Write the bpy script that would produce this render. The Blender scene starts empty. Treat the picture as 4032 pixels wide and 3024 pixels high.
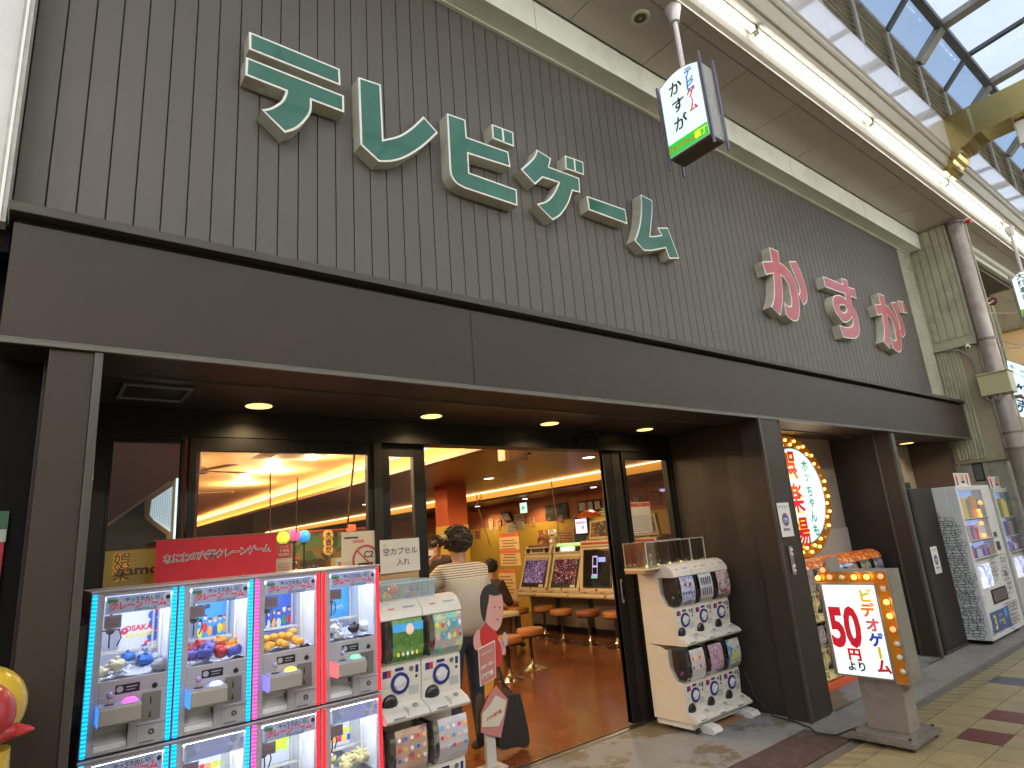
import bpy, bmesh, math, random
from mathutils import Vector, Matrix, noise
from mathutils.geometry import tessellate_polygon
random.seed(7)
R_ = math.radians
scene = bpy.context.scene
COL = scene.collection

# ------------------------------------------------------------------ camera
CAM = Vector((0.0, 0.0, 1.68))
YAW, PITCH, ROLL, FPX = 0.67442446, 0.24513392, 0.07985068, 2415.997
def cam_axes():
    cy, sy, cp, sp = math.cos(YAW), math.sin(YAW), math.cos(PITCH), math.sin(PITCH)
    f = Vector((sy*cp, cy*cp, sp)); r = Vector((cy, -sy, 0)); d = f.cross(r)
    c, s = math.cos(ROLL), math.sin(ROLL)
    return c*r+s*d, -s*r+c*d, f
CR, CD, CF = cam_axes()
cam_data = bpy.data.cameras.new('camera')
cam_data.sensor_width = 36.0
cam_data.lens = 36.0*FPX/4032.0
cam_data.clip_start = 0.05; cam_data.clip_end = 500
cam = bpy.data.objects.new('camera', cam_data); COL.objects.link(cam)
m3 = Matrix((CR, -CD, -CF)).transposed()
cam.matrix_world = Matrix.Translation(CAM) @ m3.to_4x4()
scene.camera = cam

# ------------------------------------------------------------------ world, sun, exposure
world = bpy.data.worlds.new('World'); scene.world = world; world.use_nodes = True
nt = world.node_tree
bg = nt.nodes['Background']
sky = nt.nodes.new('ShaderNodeTexSky'); sky.sky_type = 'NISHITA'; sky.sun_disc = False
sky.sun_elevation = R_(38); sky.sun_rotation = R_(200); sky.air_density = 1.0; sky.dust_density = 2.5
nt.links.new(sky.outputs[0], bg.inputs[0]); bg.inputs[1].default_value = 0.15
sun_d = bpy.data.lights.new('sun', 'SUN'); sun_d.energy = 0.5; sun_d.angle = R_(25); sun_d.color = (1, .96, .9)
sun = bpy.data.objects.new('sun', sun_d); COL.objects.link(sun)
sun.rotation_euler = (R_(52), 0, R_(-20))
scene.view_settings.view_transform = 'Standard'
scene.view_settings.look = 'None'
scene.view_settings.exposure = 1.0
ES = .5   # lit signs are set for exposure 0; this keeps them in step with it
scene.view_settings.gamma = 1.0
scene.view_settings.use_curve_mapping = False
scene.cycles.max_bounces = 8
scene.cycles.transparent_max_bounces = 16
scene.cycles.sample_clamp_indirect = 4.0
scene.cycles.use_denoising = True

# ------------------------------------------------------------------ pixel -> plane helpers (full-size photograph pixels)
def ray(u, v): return (CR*((u-2016)/FPX) + CD*((v-1512)/FPX) + CF)
def on(ax, val, u, v):
    d = ray(u, v); t = (val-CAM[ax])/d[ax]
    return CAM + d*t
class Reg:
    def __init__(s, x0, y0, k): s.x0, s.y0, s.k = x0, y0, k
    def X(s, a, b, v): return on(0, v, s.x0+a*s.k, s.y0+b*s.k)
    def Y(s, a, b, v): return on(1, v, s.x0+a*s.k, s.y0+b*s.k)
    def Z(s, a, b, v): return on(2, v, s.x0+a*s.k, s.y0+b*s.k)

# ------------------------------------------------------------------ materials
MATS = {}
def M(name, col=(.5,.5,.5), rough=.5, metal=0., var=.0, vscale=4., bump=0., bscale=60., emit=None, estr=0., alpha=None, coat=0., dirt=None, dscale=3., damt=.5, dpos=(.5,.68), spec=.5):
    if name in MATS: return MATS[name]
    m = bpy.data.materials.new(name); m.use_nodes = True; MATS[name] = m
    n = m.node_tree; b = n.nodes['Principled BSDF']
    b.inputs['Base Color'].default_value = (*col, 1); b.inputs['Roughness'].default_value = rough
    b.inputs['Metallic'].default_value = metal
    b.inputs['Coat Weight'].default_value = coat
    b.inputs['Specular IOR Level'].default_value = spec
    tc = n.nodes.new('ShaderNodeTexCoord')
    last = None
    if var > 0:
        t = n.nodes.new('ShaderNodeTexNoise'); t.inputs['Scale'].default_value = vscale; t.inputs['Detail'].default_value = 6; t.inputs['Roughness'].default_value = .65
        n.links.new(tc.outputs['Object'], t.inputs['Vector'])
        r = n.nodes.new('ShaderNodeValToRGB')
        r.color_ramp.elements[0].position = .3; r.color_ramp.elements[1].position = .7
        r.color_ramp.elements[0].color = (*[max(0, c*(1-var)) for c in col], 1)
        r.color_ramp.elements[1].color = (*[min(1, c*(1+var)) for c in col], 1)
        n.links.new(t.outputs['Fac'], r.inputs['Fac']); last = r.outputs['Color']
    if dirt:
        t2 = n.nodes.new('ShaderNodeTexNoise'); t2.inputs['Scale'].default_value = dscale; t2.inputs['Detail'].default_value = 8; t2.inputs['Roughness'].default_value = .7
        n.links.new(tc.outputs['Object'], t2.inputs['Vector'])
        r2 = n.nodes.new('ShaderNodeValToRGB'); r2.color_ramp.elements[0].position = dpos[0]; r2.color_ramp.elements[1].position = dpos[1]
        r2.color_ramp.elements[0].color = (0, 0, 0, 1); r2.color_ramp.elements[1].color = (damt, damt, damt, 1)
        n.links.new(t2.outputs['Fac'], r2.inputs['Fac'])
        mx = n.nodes.new('ShaderNodeMix'); mx.data_type = 'RGBA'
        n.links.new(r2.outputs['Color'], mx.inputs['Factor'])
        if last: n.links.new(last, mx.inputs['A'])
        else: mx.inputs['A'].default_value = (*col, 1)
        mx.inputs['B'].default_value = (*dirt, 1); last = mx.outputs['Result']
    if last: n.links.new(last, b.inputs['Base Color'])
    if bump > 0:
        t3 = n.nodes.new('ShaderNodeTexNoise'); t3.inputs['Scale'].default_value = bscale; t3.inputs['Detail'].default_value = 3
        n.links.new(tc.outputs['Object'], t3.inputs['Vector'])
        bp = n.nodes.new('ShaderNodeBump'); bp.inputs['Strength'].default_value = bump; bp.inputs['Distance'].default_value = .01
        n.links.new(t3.outputs['Fac'], bp.inputs['Height']); n.links.new(bp.outputs['Normal'], b.inputs['Normal'])
    if emit:
        b.inputs['Emission Color'].default_value = (*emit, 1); b.inputs['Emission Strength'].default_value = estr*ES
    return m
def GL(name, tint=(1,1,1), refl=.10, rough=.0, frost=0., fk=.45):
    """thin glass: mostly see-through, a little mirror-like; frost adds a translucent share"""
    if name in MATS: return MATS[name]
    m = bpy.data.materials.new(name); m.use_nodes = True; MATS[name] = m
    n = m.node_tree; out = n.nodes['Material Output']; n.nodes.remove(n.nodes['Principled BSDF'])
    tr = n.nodes.new('ShaderNodeBsdfTransparent'); tr.inputs[0].default_value = (*tint, 1)
    gl = n.nodes.new('ShaderNodeBsdfGlossy'); gl.inputs['Roughness'].default_value = rough
    fr = n.nodes.new('ShaderNodeLayerWeight'); fr.inputs[0].default_value = .35
    mp = n.nodes.new('ShaderNodeMath'); mp.operation = 'MULTIPLY_ADD'; mp.inputs[1].default_value = fk; mp.inputs[2].default_value = refl*.35
    n.links.new(fr.outputs['Fresnel'], mp.inputs[0])
    mx = n.nodes.new('ShaderNodeMixShader')
    n.links.new(mp.outputs[0], mx.inputs[0]); n.links.new(tr.outputs[0], mx.inputs[1]); n.links.new(gl.outputs[0], mx.inputs[2])
    res = mx.outputs[0]
    if frost > 0:
        tl = n.nodes.new('ShaderNodeBsdfTranslucent'); tl.inputs[0].default_value = (*tint, 1)
        no = n.nodes.new('ShaderNodeTexNoise'); no.inputs['Scale'].default_value = 2.2; no.inputs['Detail'].default_value = 8
        tc = n.nodes.new('ShaderNodeTexCoord'); n.links.new(tc.outputs['Object'], no.inputs['Vector'])
        ma = n.nodes.new('ShaderNodeMath'); ma.operation = 'MULTIPLY_ADD'; ma.inputs[1].default_value = frost*.4; ma.inputs[2].default_value = frost*.8
        n.links.new(no.outputs['Fac'], ma.inputs[0])
        m2 = n.nodes.new('ShaderNodeMixShader'); n.links.new(ma.outputs[0], m2.inputs[0])
        n.links.new(res, m2.inputs[1]); n.links.new(tl.outputs[0], m2.inputs[2]); res = m2.outputs[0]
    n.links.new(res, out.inputs['Surface'])
    return m
def ART(name, cols, scale=9., emit=0., rough=.45):
    """a busy printed picture: cells of several colours broken up by noise"""
    if name in MATS: return MATS[name]
    m = bpy.data.materials.new(name); m.use_nodes = True; MATS[name] = m
    n = m.node_tree; b = n.nodes['Principled BSDF']; b.inputs['Roughness'].default_value = rough
    tc = n.nodes.new('ShaderNodeTexCoord')
    no = n.nodes.new('ShaderNodeTexNoise'); no.inputs['Scale'].default_value = scale*.6; no.inputs['Detail'].default_value = 3
    n.links.new(tc.outputs['Object'], no.inputs['Vector'])
    ad = n.nodes.new('ShaderNodeVectorMath'); ad.operation = 'MULTIPLY_ADD'; ad.inputs[1].default_value = (.25, .25, .25)
    n.links.new(no.outputs['Color'], ad.inputs[0]); n.links.new(tc.outputs['Object'], ad.inputs[2])
    vo = n.nodes.new('ShaderNodeTexVoronoi'); vo.inputs['Scale'].default_value = scale
    n.links.new(ad.outputs[0], vo.inputs['Vector'])
    sp = n.nodes.new('ShaderNodeSeparateColor'); n.links.new(vo.outputs['Color'], sp.inputs[0])
    r = n.nodes.new('ShaderNodeValToRGB'); r.color_ramp.interpolation = 'CONSTANT'
    k = len(cols)
    while len(r.color_ramp.elements) < k: r.color_ramp.elements.new(.5)
    for q, c in enumerate(cols):
        r.color_ramp.elements[q].position = q/k; r.color_ramp.elements[q].color = (*c, 1)
    n.links.new(sp.outputs[0], r.inputs['Fac']); n.links.new(r.outputs['Color'], b.inputs['Base Color'])
    if emit > 0:
        n.links.new(r.outputs['Color'], b.inputs['Emission Color']); b.inputs['Emission Strength'].default_value = emit*ES
    return m
def E(name, col, s):
    return M(name, col, .5, emit=col, estr=s)

# ------------------------------------------------------------------ mesh builder
ORG = {}
class MB:
    def __init__(s): s.v = []; s.f = []; s.m = []; s.mi = 0
    def add(s, vs, fs, mi=None):
        o = len(s.v); s.v += [Vector(p) for p in vs]
        for f in fs: s.f.append([o+i for i in f]); s.m.append(s.mi if mi is None else mi)
        return s
    def box(s, x0, x1, y0, y1, z0, z1, mi=None):
        vs = [(x, y, z) for x in (x0, x1) for y in (y0, y1) for z in (z0, z1)]
        return s.add(vs, [(0,1,3,2), (4,6,7,5), (0,4,5,1), (2,3,7,6), (0,2,6,4), (1,5,7,3)], mi)
    def cbox(s, x0, x1, y0, y1, z0, z1, c=.01, mi=None):
        """box with its four vertical and top edges chamfered"""
        pl = [(x0+c,y0),(x1-c,y0),(x1,y0+c),(x1,y1-c),(x1-c,y1),(x0+c,y1),(x0,y1-c),(x0,y0+c)]
        pt = [(x0+2*c,y0+c),(x1-2*c,y0+c),(x1-c,y0+2*c),(x1-c,y1-2*c),(x1-2*c,y1-c),(x0+2*c,y1-c),(x0+c,y1-2*c),(x0+c,y0+2*c)]
        vs = [(p[0],p[1],z0) for p in pl]+[(p[0],p[1],z1-c) for p in pl]+[(p[0],p[1],z1) for p in pt]
        fs = [tuple(range(7,-1,-1)), tuple(range(16,24))]
        for r in (0, 8):
            for i in range(8): j = (i+1) % 8; fs.append((r+i, r+j, r+8+j, r+8+i))
        return s.add(vs, fs, mi)
    def quad(s, a, b, c, d, mi=None): return s.add([a, b, c, d], [(0,1,2,3)], mi)
    def poly(s, pts, mi=None): return s.add(pts, [tuple(range(len(pts)))], mi)
    def prism(s, pts, axis, d0, d1, mi=None, holes=(), cap0=True, cap1=True):
        """2-D outline (with holes) swept along an axis; outline coords are the other two axes in x,y,z order"""
        def P(p, d):
            q = [p[0], p[1]]; q.insert(axis, d); return Vector(q)
        loops = [list(pts)]+[list(h) for h in holes]
        flat = [p for l in loops for p in l]; n = len(flat)
        tris = tessellate_polygon([[Vector((p[0], p[1], 0)) for p in l] for l in loops])
        vs = [P(p, d0) for p in flat]+[P(p, d1) for p in flat]; fs = []
        if cap0: fs += [tuple(t) for t in tris]
        if cap1: fs += [tuple(n+i for i in reversed(t)) for t in tris]
        o = 0
        for l in loops:
            k = len(l)
            for i in range(k): j = (i+1) % k; fs.append((o+i, o+j, n+o+j, n+o+i))
            o += k
        return s.add(vs, fs, mi)
    def tube(s, p0, p1, r0, r1=None, seg=12, mi=None, cap=True):
        p0 = Vector(p0); p1 = Vector(p1); r1 = r0 if r1 is None else r1
        d = (p1-p0).normalized(); a = d.orthogonal().normalized(); b = d.cross(a)
        vs = []
        for p, r in ((p0, r0), (p1, r1)):
            for i in range(seg):
                t = 2*math.pi*i/seg; vs.append(p+(a*math.cos(t)+b*math.sin(t))*r)
        fs = [(i, (i+1) % seg, seg+(i+1) % seg, seg+i) for i in range(seg)]
        if cap: fs += [tuple(range(seg-1, -1, -1)), tuple(range(seg, 2*seg))]
        return s.add(vs, fs, mi)
    def path(s, pts, r, seg=8, mi=None):
        pts = [Vector(p) for p in pts]; rings = []; vs = []
        a = None
        for i, p in enumerate(pts):
            d = (pts[min(i+1, len(pts)-1)]-pts[max(i-1, 0)]).normalized()
            a = d.orthogonal().normalized() if a is None else (a-d*a.dot(d)).normalized()
            b = d.cross(a)
            for k in range(seg):
                t = 2*math.pi*k/seg; vs.append(p+(a*math.cos(t)+b*math.sin(t))*(r[i] if isinstance(r, (list, tuple)) else r))
        fs = []
        for i in range(len(pts)-1):
            for k in range(seg): q = (k+1) % seg; fs.append((i*seg+k, i*seg+q, (i+1)*seg+q, (i+1)*seg+k))
        fs += [tuple(range(seg-1, -1, -1)), tuple(range((len(pts)-1)*seg, len(pts)*seg))]
        return s.add(vs, fs, mi)
    def lathe(s, prof, c, axis=(0,0,1), seg=24, mi=None):
        """profile [(radius, height)...] turned about an axis through c"""
        c = Vector(c); d = Vector(axis).normalized(); a = d.orthogonal().normalized(); b = d.cross(a); vs = []; fs = []
        for r, h in prof:
            for k in range(seg):
                t = 2*math.pi*k/seg; vs.append(c+d*h+(a*math.cos(t)+b*math.sin(t))*max(r, 1e-4))
        for i in range(len(prof)-1):
            for k in range(seg): q = (k+1) % seg; fs.append((i*seg+k, i*seg+q, (i+1)*seg+q, (i+1)*seg+k))
        if abs(prof[0][1]-prof[-1][1]) > 1e-5:   # a closed ring or a flat disc needs no caps
            fs += [tuple(range(seg-1, -1, -1)), tuple(range((len(prof)-1)*seg, len(prof)*seg))]
        return s.add(vs, fs, mi)
    def ball(s, c, r, seg=14, rings=9, sc=(1,1,1), mi=None, rough=0.):
        c = Vector(c); vs = []; fs = []
        for i in range(rings+1):
            ph = math.pi*i/rings
            for k in range(seg):
                t = 2*math.pi*k/seg; v = Vector((math.sin(ph)*math.cos(t), math.sin(ph)*math.sin(t), math.cos(ph)))
                q = 1+rough*noise.noise(v*2.3+c*9)
                vs.append(c+Vector((v.x*sc[0], v.y*sc[1], v.z*sc[2]))*r*q)
        for i in range(rings):
            for k in range(seg): q = (k+1) % seg; fs.append((i*seg+k, i*seg+q, (i+1)*seg+q, (i+1)*seg+k))
        return s.add(vs, fs, mi)
    def extr(s, pts, d, mi=None):
        """planar 3-D outline swept by vector d"""
        pts = [Vector(p) for p in pts]; d = Vector(d); n = len(pts)
        tris = tessellate_polygon([pts])
        fs = [tuple(t) for t in tris]+[tuple(n+i for i in reversed(t)) for t in tris]
        fs += [(i, (i+1) % n, n+(i+1) % n, n+i) for i in range(n)]
        return s.add(pts+[p+d for p in pts], fs, mi)
    def text(s, st, o, ux, uy, h, mi=None, bold=0., align='c', vert=False, sx=1., off=(0,0), pitch=1.05):
        """flat lettering: o anchor point, ux/uy unit directions, h character height"""
        o = Vector(o); ux = Vector(ux).normalized(); uy = Vector(uy).normalized()
        if vert:
            for k, ch in enumerate(st):
                cc = '|' if ch in 'ー' else ch
                s.text(cc if cc != '|' else 'ー', o-uy*(k*h*pitch), ux, uy, h, mi, bold, 'c', False, sx, off) if cc != '|' else s.rotbar(o-uy*(k*h*pitch-.40*h), ux, uy, h, mi, bold)
            return s
        vs, fs, w = glyphs(st, bold)
        dx = -w/2 if align == 'c' else (0 if align == 'l' else -w)
        return s.add([o+ux*((x+dx)*h*sx+off[0])+uy*(y*h+off[1]) for x, y in vs], fs, mi)
    def rotbar(s, c, ux, uy, h, mi, bold):
        c = Vector(c)
        a = .05+bold
        return s.add([c-ux*a*h-uy*.4*h, c+ux*a*h-uy*.4*h, c+ux*a*h+uy*.4*h, c-ux*a*h+uy*.4*h], [(0,1,2,3)], mi)
    def build(s, name, mats, parent=None, smooth=False, org=None, bevel=0.):
        me = bpy.data.meshes.new(name)
        o0 = ORG.get(parent.name, Vector((0,0,0))) if parent else (Vector(org) if org else Vector((0,0,0)))
        me.from_pydata([v-o0 for v in s.v], [], s.f)
        if not isinstance(mats, (list, tuple)): mats = [mats]
        for m in mats: me.materials.append(m)
        for p, mi in zip(me.polygons, s.m):
            p.material_index = min(mi, len(mats)-1); p.use_smooth = bool(smooth)
        bm = bmesh.new(); bm.from_mesh(me)
        bmesh.ops.recalc_face_normals(bm, faces=bm.faces)
        bm.to_mesh(me); bm.free()
        if smooth:
            try: me.set_sharp_from_angle(angle=R_(40))
            except Exception: pass
        ob = bpy.data.objects.new(name, me); COL.objects.link(ob)
        if parent: ob.parent = parent
        else: ob.location = o0
        ORG[ob.name] = o0
        if bevel > 0:
            bv = ob.modifiers.new('bevel', 'BEVEL'); bv.width = bevel; bv.segments = 2; bv.limit_method = 'ANGLE'
        return ob
_G = {}
def glyphs(st, bold=0.):
    k = (st, bold)
    if k in _G: return _G[k]
    cu = bpy.data.curves.new('t', 'FONT'); cu.body = st; cu.size = 1.0; cu.offset = bold; cu.resolution_u = 3
    ob = bpy.data.objects.new('t', cu); COL.objects.link(ob)
    dg = bpy.context.evaluated_depsgraph_get(); ev = ob.evaluated_get(dg); me = ev.to_mesh()
    vs = [(v.co.x, v.co.y) for v in me.vertices]; fs = [tuple(p.vertices) for p in me.polygons]
    ev.to_mesh_clear(); bpy.data.objects.remove(ob); bpy.data.curves.remove(cu)
    w = max([v[0] for v in vs] or [0])
    _G[k] = (vs, fs, w); return _G[k]
def tag(o, label=None, cat=None, group=None, kind=None):
    if label: o['label'] = label
    if cat: o['category'] = cat
    if group: o['group'] = group
    if kind: o['kind'] = kind
    return o
def thing(name, label, cat, loc=(0,0,0), rotz=0, group=None, local=False):
    o = bpy.data.objects.new(name, None); COL.objects.link(o); o.empty_display_size = .1
    o.location = loc; o.rotation_euler = (0, 0, rotz); tag(o, label, cat, group)
    ORG[o.name] = Vector((0,0,0)) if local else Vector(loc)
    return o
def struct(mb, name, mats, **k):
    o = mb.build(name, mats, **k); o['kind'] = 'structure'; return o
def copy_tree(o, parent=None):
    c = o.copy(); COL.objects.link(c); ORG[c.name] = ORG.get(o.name, Vector((0,0,0)))
    if parent: c.parent = parent
    for ch in [q for q in COL.objects if q.parent == o]: copy_tree(ch, c)
    return c
def lamp(name, loc, power, col, r=.05, parent=None, kind='POINT', size=None, rot=None, sizey=None, spot=None, spread=None):
    d = bpy.data.lights.new(name, kind); d.energy = power; d.color = col
    if kind in ('POINT', 'SPOT'): d.shadow_soft_size = r
    if kind == 'AREA':
        d.size = size
        if sizey: d.shape = 'RECTANGLE'; d.size_y = sizey
        if spread: d.spread = spread
    if kind == 'SPOT': d.spot_size = spot or R_(100); d.spot_blend = .6
    o = bpy.data.objects.new(name, d); COL.objects.link(o)
    o.location = Vector(loc)-(ORG.get(parent.name, Vector((0,0,0))) if parent else Vector((0,0,0)))
    if rot: o.rotation_euler = rot
    if parent: o.parent = parent
    return o
def offset_loop(pts, d):
    """move a closed 2-D loop inwards by d (positive = towards the inside of a counter-clockwise loop)"""
    n = len(pts); A = sum(pts[i][0]*pts[(i+1) % n][1]-pts[(i+1) % n][0]*pts[i][1] for i in range(n)); sg = 1 if A > 0 else -1
    out = []
    for i in range(n):
        p0 = Vector(pts[i-1]); p = Vector(pts[i]); p1 = Vector(pts[(i+1) % n])
        e0 = (p-p0).normalized(); e1 = (p1-p).normalized()
        n0 = Vector((-e0.y, e0.x))*sg; n1 = Vector((-e1.y, e1.x))*sg
        b = n0+n1
        if b.length < 1e-6: b = n0
        b.normalize(); c = max(.45, b.dot(n0))
        q = p+b*(d/c); out.append((q.x, q.y))
    return out
def smooth_loop(pts, tags, k=5):
    """Catmull-Rom through points whose tag is 1; tag 0 keeps a corner"""
    n = len(pts); out = []
    for i in range(n):
        a = pts[i]; b = pts[(i+1) % n]; out.append(a)
        if tags[i] or tags[(i+1) % n]:
            p0 = pts[i-1] if tags[i] else a; p3 = pts[(i+2) % n] if tags[(i+1) % n] else b
            for j in range(1, k):
                t = j/k
                out.append(tuple(.5*((2*a[c])+(-p0[c]+b[c])*t+(2*p0[c]-5*a[c]+4*b[c]-p3[c])*t*t+(-p0[c]+3*a[c]-3*b[c]+p3[c])*t**3) for c in (0,1)))
    return out
UX, UY, UZ = Vector((1,0,0)), Vector((0,1,0)), Vector((0,0,1))
# ------------------------------------------------------------------ shared materials
brown = M('painted_metal_brown', (.040,.029,.022), .50, .0, var=.10, vscale=1.3, bump=.04, bscale=300, spec=.28)
brown_dk = M('dark_brown_metal', (.022,.017,.0145), .48, .0, var=.12, vscale=1.5, spec=.3)
plank = M('cladding_metal', (.104,.094,.083), .52, .0, var=.07, vscale=.9, bump=.05, bscale=350, spec=.35)
black = M('black_frame', (.011,.010,.010), .42, .0, spec=.25)
cream = M('cream_paint', (.80,.82,.74), .45, var=.05, vscale=2, dirt=(.38,.36,.30), dscale=2.2, damt=.25)
beige = M('beige_cornice', (.60,.54,.45), .45, var=.04, vscale=2)
ceil_tile = M('ceiling_tile', (.46,.40,.36), .30, var=.06, vscale=1.4)
gloss_white = M('glossy_panel', (.58,.56,.57), .12, var=.03, vscale=1.5, coat=.6)
dark_gap = M('dark_gap', (.02,.018,.015), .9)
white_pl = M('white_plastic', (.72,.70,.62), .35, var=.04, vscale=6)
gold = M('gold_metal', (.52,.39,.14), .26, 1.0, var=.10, vscale=1.2)
steel = M('steel', (.55,.53,.50), .28, 1.0, var=.1, vscale=12)
chrome = M('chrome', (.75,.74,.72), .12, 1.0)
glass = GL('clear_glass')
conc = M('concrete', (.20,.19,.175), .85, var=.22, vscale=3, bump=.25, bscale=60, dirt=(.11,.10,.09), dscale=2.0, damt=.7)
letter_white = M('letter_rim', (.78,.78,.72), .5)
letter_side = M('letter_side', (.52,.50,.42), .55, var=.10, vscale=5, dirt=(.27,.23,.17), dscale=4.5, damt=.6)
green = M('letter_green', (.020,.120,.075), .28, var=.18, vscale=3, coat=.3)
red_face = M('letter_red', (.42,.060,.065), .28, var=.12, vscale=3, coat=.3)
paper = M('paper', (.72,.70,.66), .7)
ink = M('ink_black', (.02,.02,.025), .6)
ink_red = M('ink_red', (.55,.03,.04), .6)
ink_blue = M('ink_blue', (.04,.10,.45), .6)
rubber = M('rubber', (.02,.02,.02), .7)

# ------------------------------------------------------------------ ground
def pavement_tiles():
    mb = MB(); px, py = .302, .287; x0, y0 = 5.545-.302*30, 2.065
    rnd = random.Random(3)
    for j in range(-14, 2):
        for i in range(0, 75):
            xa = x0+i*px; ya = y0+j*py; yb = min(ya+py, 2.51)
            if ya >= 2.50: continue
            k = i-30; mi = 0
            if j == -1 and k in (0, 2, 9, 11): mi = 2
            elif j == 0 and k in (6,): mi = 3
            elif j == -3 and k in (3, 5, 10): mi = 2
            elif j == -4 and k in (0, 1, 7): mi = 3
            elif j >= 1: mi = 1
            g = .0035
            mb.box(xa+g, xa+px-g, ya+g, yb-g, -.02, .004, mi)
    return mb
def tile_mat(name, col, groove, gcol):
    m = M(name, col, .42, var=.12, vscale=5, bump=.15, bscale=90)
    n = m.node_tree; b = n.nodes['Principled BSDF']; tc = n.nodes.new('ShaderNodeTexCoord')
    mp = n.nodes.new('ShaderNodeMapping'); mp.inputs['Rotation'].default_value = (0, 0, R_(-28)); n.links.new(tc.outputs['Object'], mp.inputs[0])
    w = n.nodes.new('ShaderNodeTexWave'); w.inputs['Scale'].default_value = 2.4; w.inputs['Distortion'].default_value = 1.6; w.inputs['Detail'].default_value = 2; w.inputs['Detail Scale'].default_value = 3
    n.links.new(mp.outputs[0], w.inputs['Vector'])
    r = n.nodes.new('ShaderNodeValToRGB'); r.color_ramp.elements[0].position = .55; r.color_ramp.elements[1].position = .75
    n.links.new(w.outputs['Fac'], r.inputs[0])
    sc = n.nodes.new('ShaderNodeMath'); sc.operation = 'MULTIPLY'; sc.inputs[1].default_value = groove; n.links.new(r.outputs[0], sc.inputs[0])
    mx = n.nodes.new('ShaderNodeMix'); mx.data_type = 'RGBA'; n.links.new(sc.outputs[0], mx.inputs['Factor'])
    src = b.inputs['Base Color'].links[0].from_socket
    n.links.new(src, mx.inputs['A']); mx.inputs['B'].default_value = (*gcol, 1); n.links.new(mx.outputs['Result'], b.inputs['Base Color'])
    return m
t_yel = tile_mat('tile_yellow', (.285,.235,.125), .22, (.24,.20,.10))
t_yel2 = tile_mat('tile_yellow_ribbed', (.27,.225,.12), .75, (.15,.125,.07))
t_red = M('tile_red', (.135,.040,.034), .4, var=.12, vscale=6)
t_blu = M('tile_slate', (.06,.065,.085), .4, var=.12, vscale=6)
struct(pavement_tiles(), 'pavement', [t_yel, t_yel2, t_red, t_blu])
gm = MB(); gm.box(-60, 60, -60, 2.51, -.4, -.006)
struct(gm, 'ground', M('grout', (.12,.105,.07), .9))
gm = MB(); gm.box(-3, 24, 2.51, 2.60, -.3, .0)
struct(gm, 'gutter_strip', M('gutter', (.115,.105,.085), .8, var=.25, vscale=6, bump=.3))
gm = MB(); gm.box(-3, 24, 2.60, 2.612, -.3, -.02)
struct(gm, 'drain_gap', dark_gap)
slab_mat = M('slab_paint', (.215,.225,.235), .55, var=.12, vscale=3.5, bump=.15, bscale=50, dirt=(.135,.11,.07), dscale=1.6, damt=.95, dpos=(.50,.545))
gm = MB(); gm.box(-3, 5.70, 2.99, 4.10, -.3, .004); gm.box(5.70, 8.30, 3.04, 3.80, -.3, .004)
struct(gm, 'entrance_slab', slab_mat)
gm = MB(); gm.box(5.12, 24, 2.612, 3.0, -.3, .006); gm.box(8.30, 24, 3.0, 3.9, -.3, .006)
struct(gm, 'concrete_apron', conc)
gm = MB(); gm.box(-3, 5.12, 2.612, 2.99, -.3, .002)
mat_red = M('red_mat', (.070,.040,.036), .9, var=.35, vscale=28, bump=.5, bscale=180, dirt=(.16,.14,.12), dscale=9, damt=.5)
struct(gm, 'entrance_mat', mat_red)
# shop floor: large brown tiles with a varnished sheen
fm = MB()
for i in range(22):
    for j in range(51):
        fm.box(.1+i*.45+.002, .1+(i+1)*.45-.002, 4.13+j*.45+.002, 4.13+(j+1)*.45-.002, -.05, .004)
fl = M('shop_floor_tile', (.165,.050,.016), .20, var=.22, vscale=2.2, bump=.06, bscale=25, dirt=(.34,.16,.06), dscale=1.7, damt=.35)
struct(fm, 'shop_floor', fl)
gm = MB(); gm.box(.1, 10, 4.1, 28, -.3, -.001); struct(gm, 'shop_floor_base', M('floor_joint', (.06,.028,.014), .8))

# ------------------------------------------------------------------ the shop building
YF, YW, YD = 3.0, 3.2, 4.10
shop = thing('shop_building', 'brown metal clad games arcade front with big green and red letters', 'building', (0, 3.0, 0))
def part(name, mb, mats, parent=shop, **k): return mb.build(name, mats, parent=parent, **k)
# vertical cladding: planks with real grooves
mb = MB(); mb.box(-.20, 10.64, YW+.012, YW+.06, 3.0, 5.72, 1)
g0 = on(1, YW, 452*.6076, 0).x; pit = .1142; k = -2
while True:
    xa = g0+k*pit; xb = xa+pit
    if xa > 10.64: break
    mb.box(max(xa+.0035, -.20), min(xb-.0035, 10.64), YW, YW+.012, 3.0, 5.70, 0); k += 1
    if k > 110: break
part('cladding', mb, [plank, dark_gap])
mb = MB(); jx = 3.94
xj = Reg(1344,1008,.6076).Y(850, 600, YF).x
mb.box(-.15, xj-.0015, YF, 3.40, 2.590, 3.098); mb.box(xj+.0015, 11.14, YF, 3.40, 2.590, 3.098); mb.box(-.14, 11.13, YF+.004, 3.3, 2.6, 3.09, 1)
part('fascia', mb, [brown, brown_dk], bevel=.002)
mb = MB(); mb.box(-.17, 11.16, YF-.035, 3.26, 3.134, 3.178); mb.box(-.14, 11.13, YF+.03, 3.2, 3.0985, 3.134, 1)  # dark band below the ledge is its shadow, built as a dark recess
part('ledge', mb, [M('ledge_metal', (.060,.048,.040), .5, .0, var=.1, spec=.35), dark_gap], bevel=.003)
mb = MB(); mb.box(-.15, 11.14, YF-.010, YF+.01, 2.576, 2.594); mb.box(-.15, 11.14, YF-.003, YF+.01, 2.594, 2.606, 0)
part('fascia_lip', mb, M('lip_metal', (.095,.085,.073), .35, .3), bevel=.003)
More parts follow.
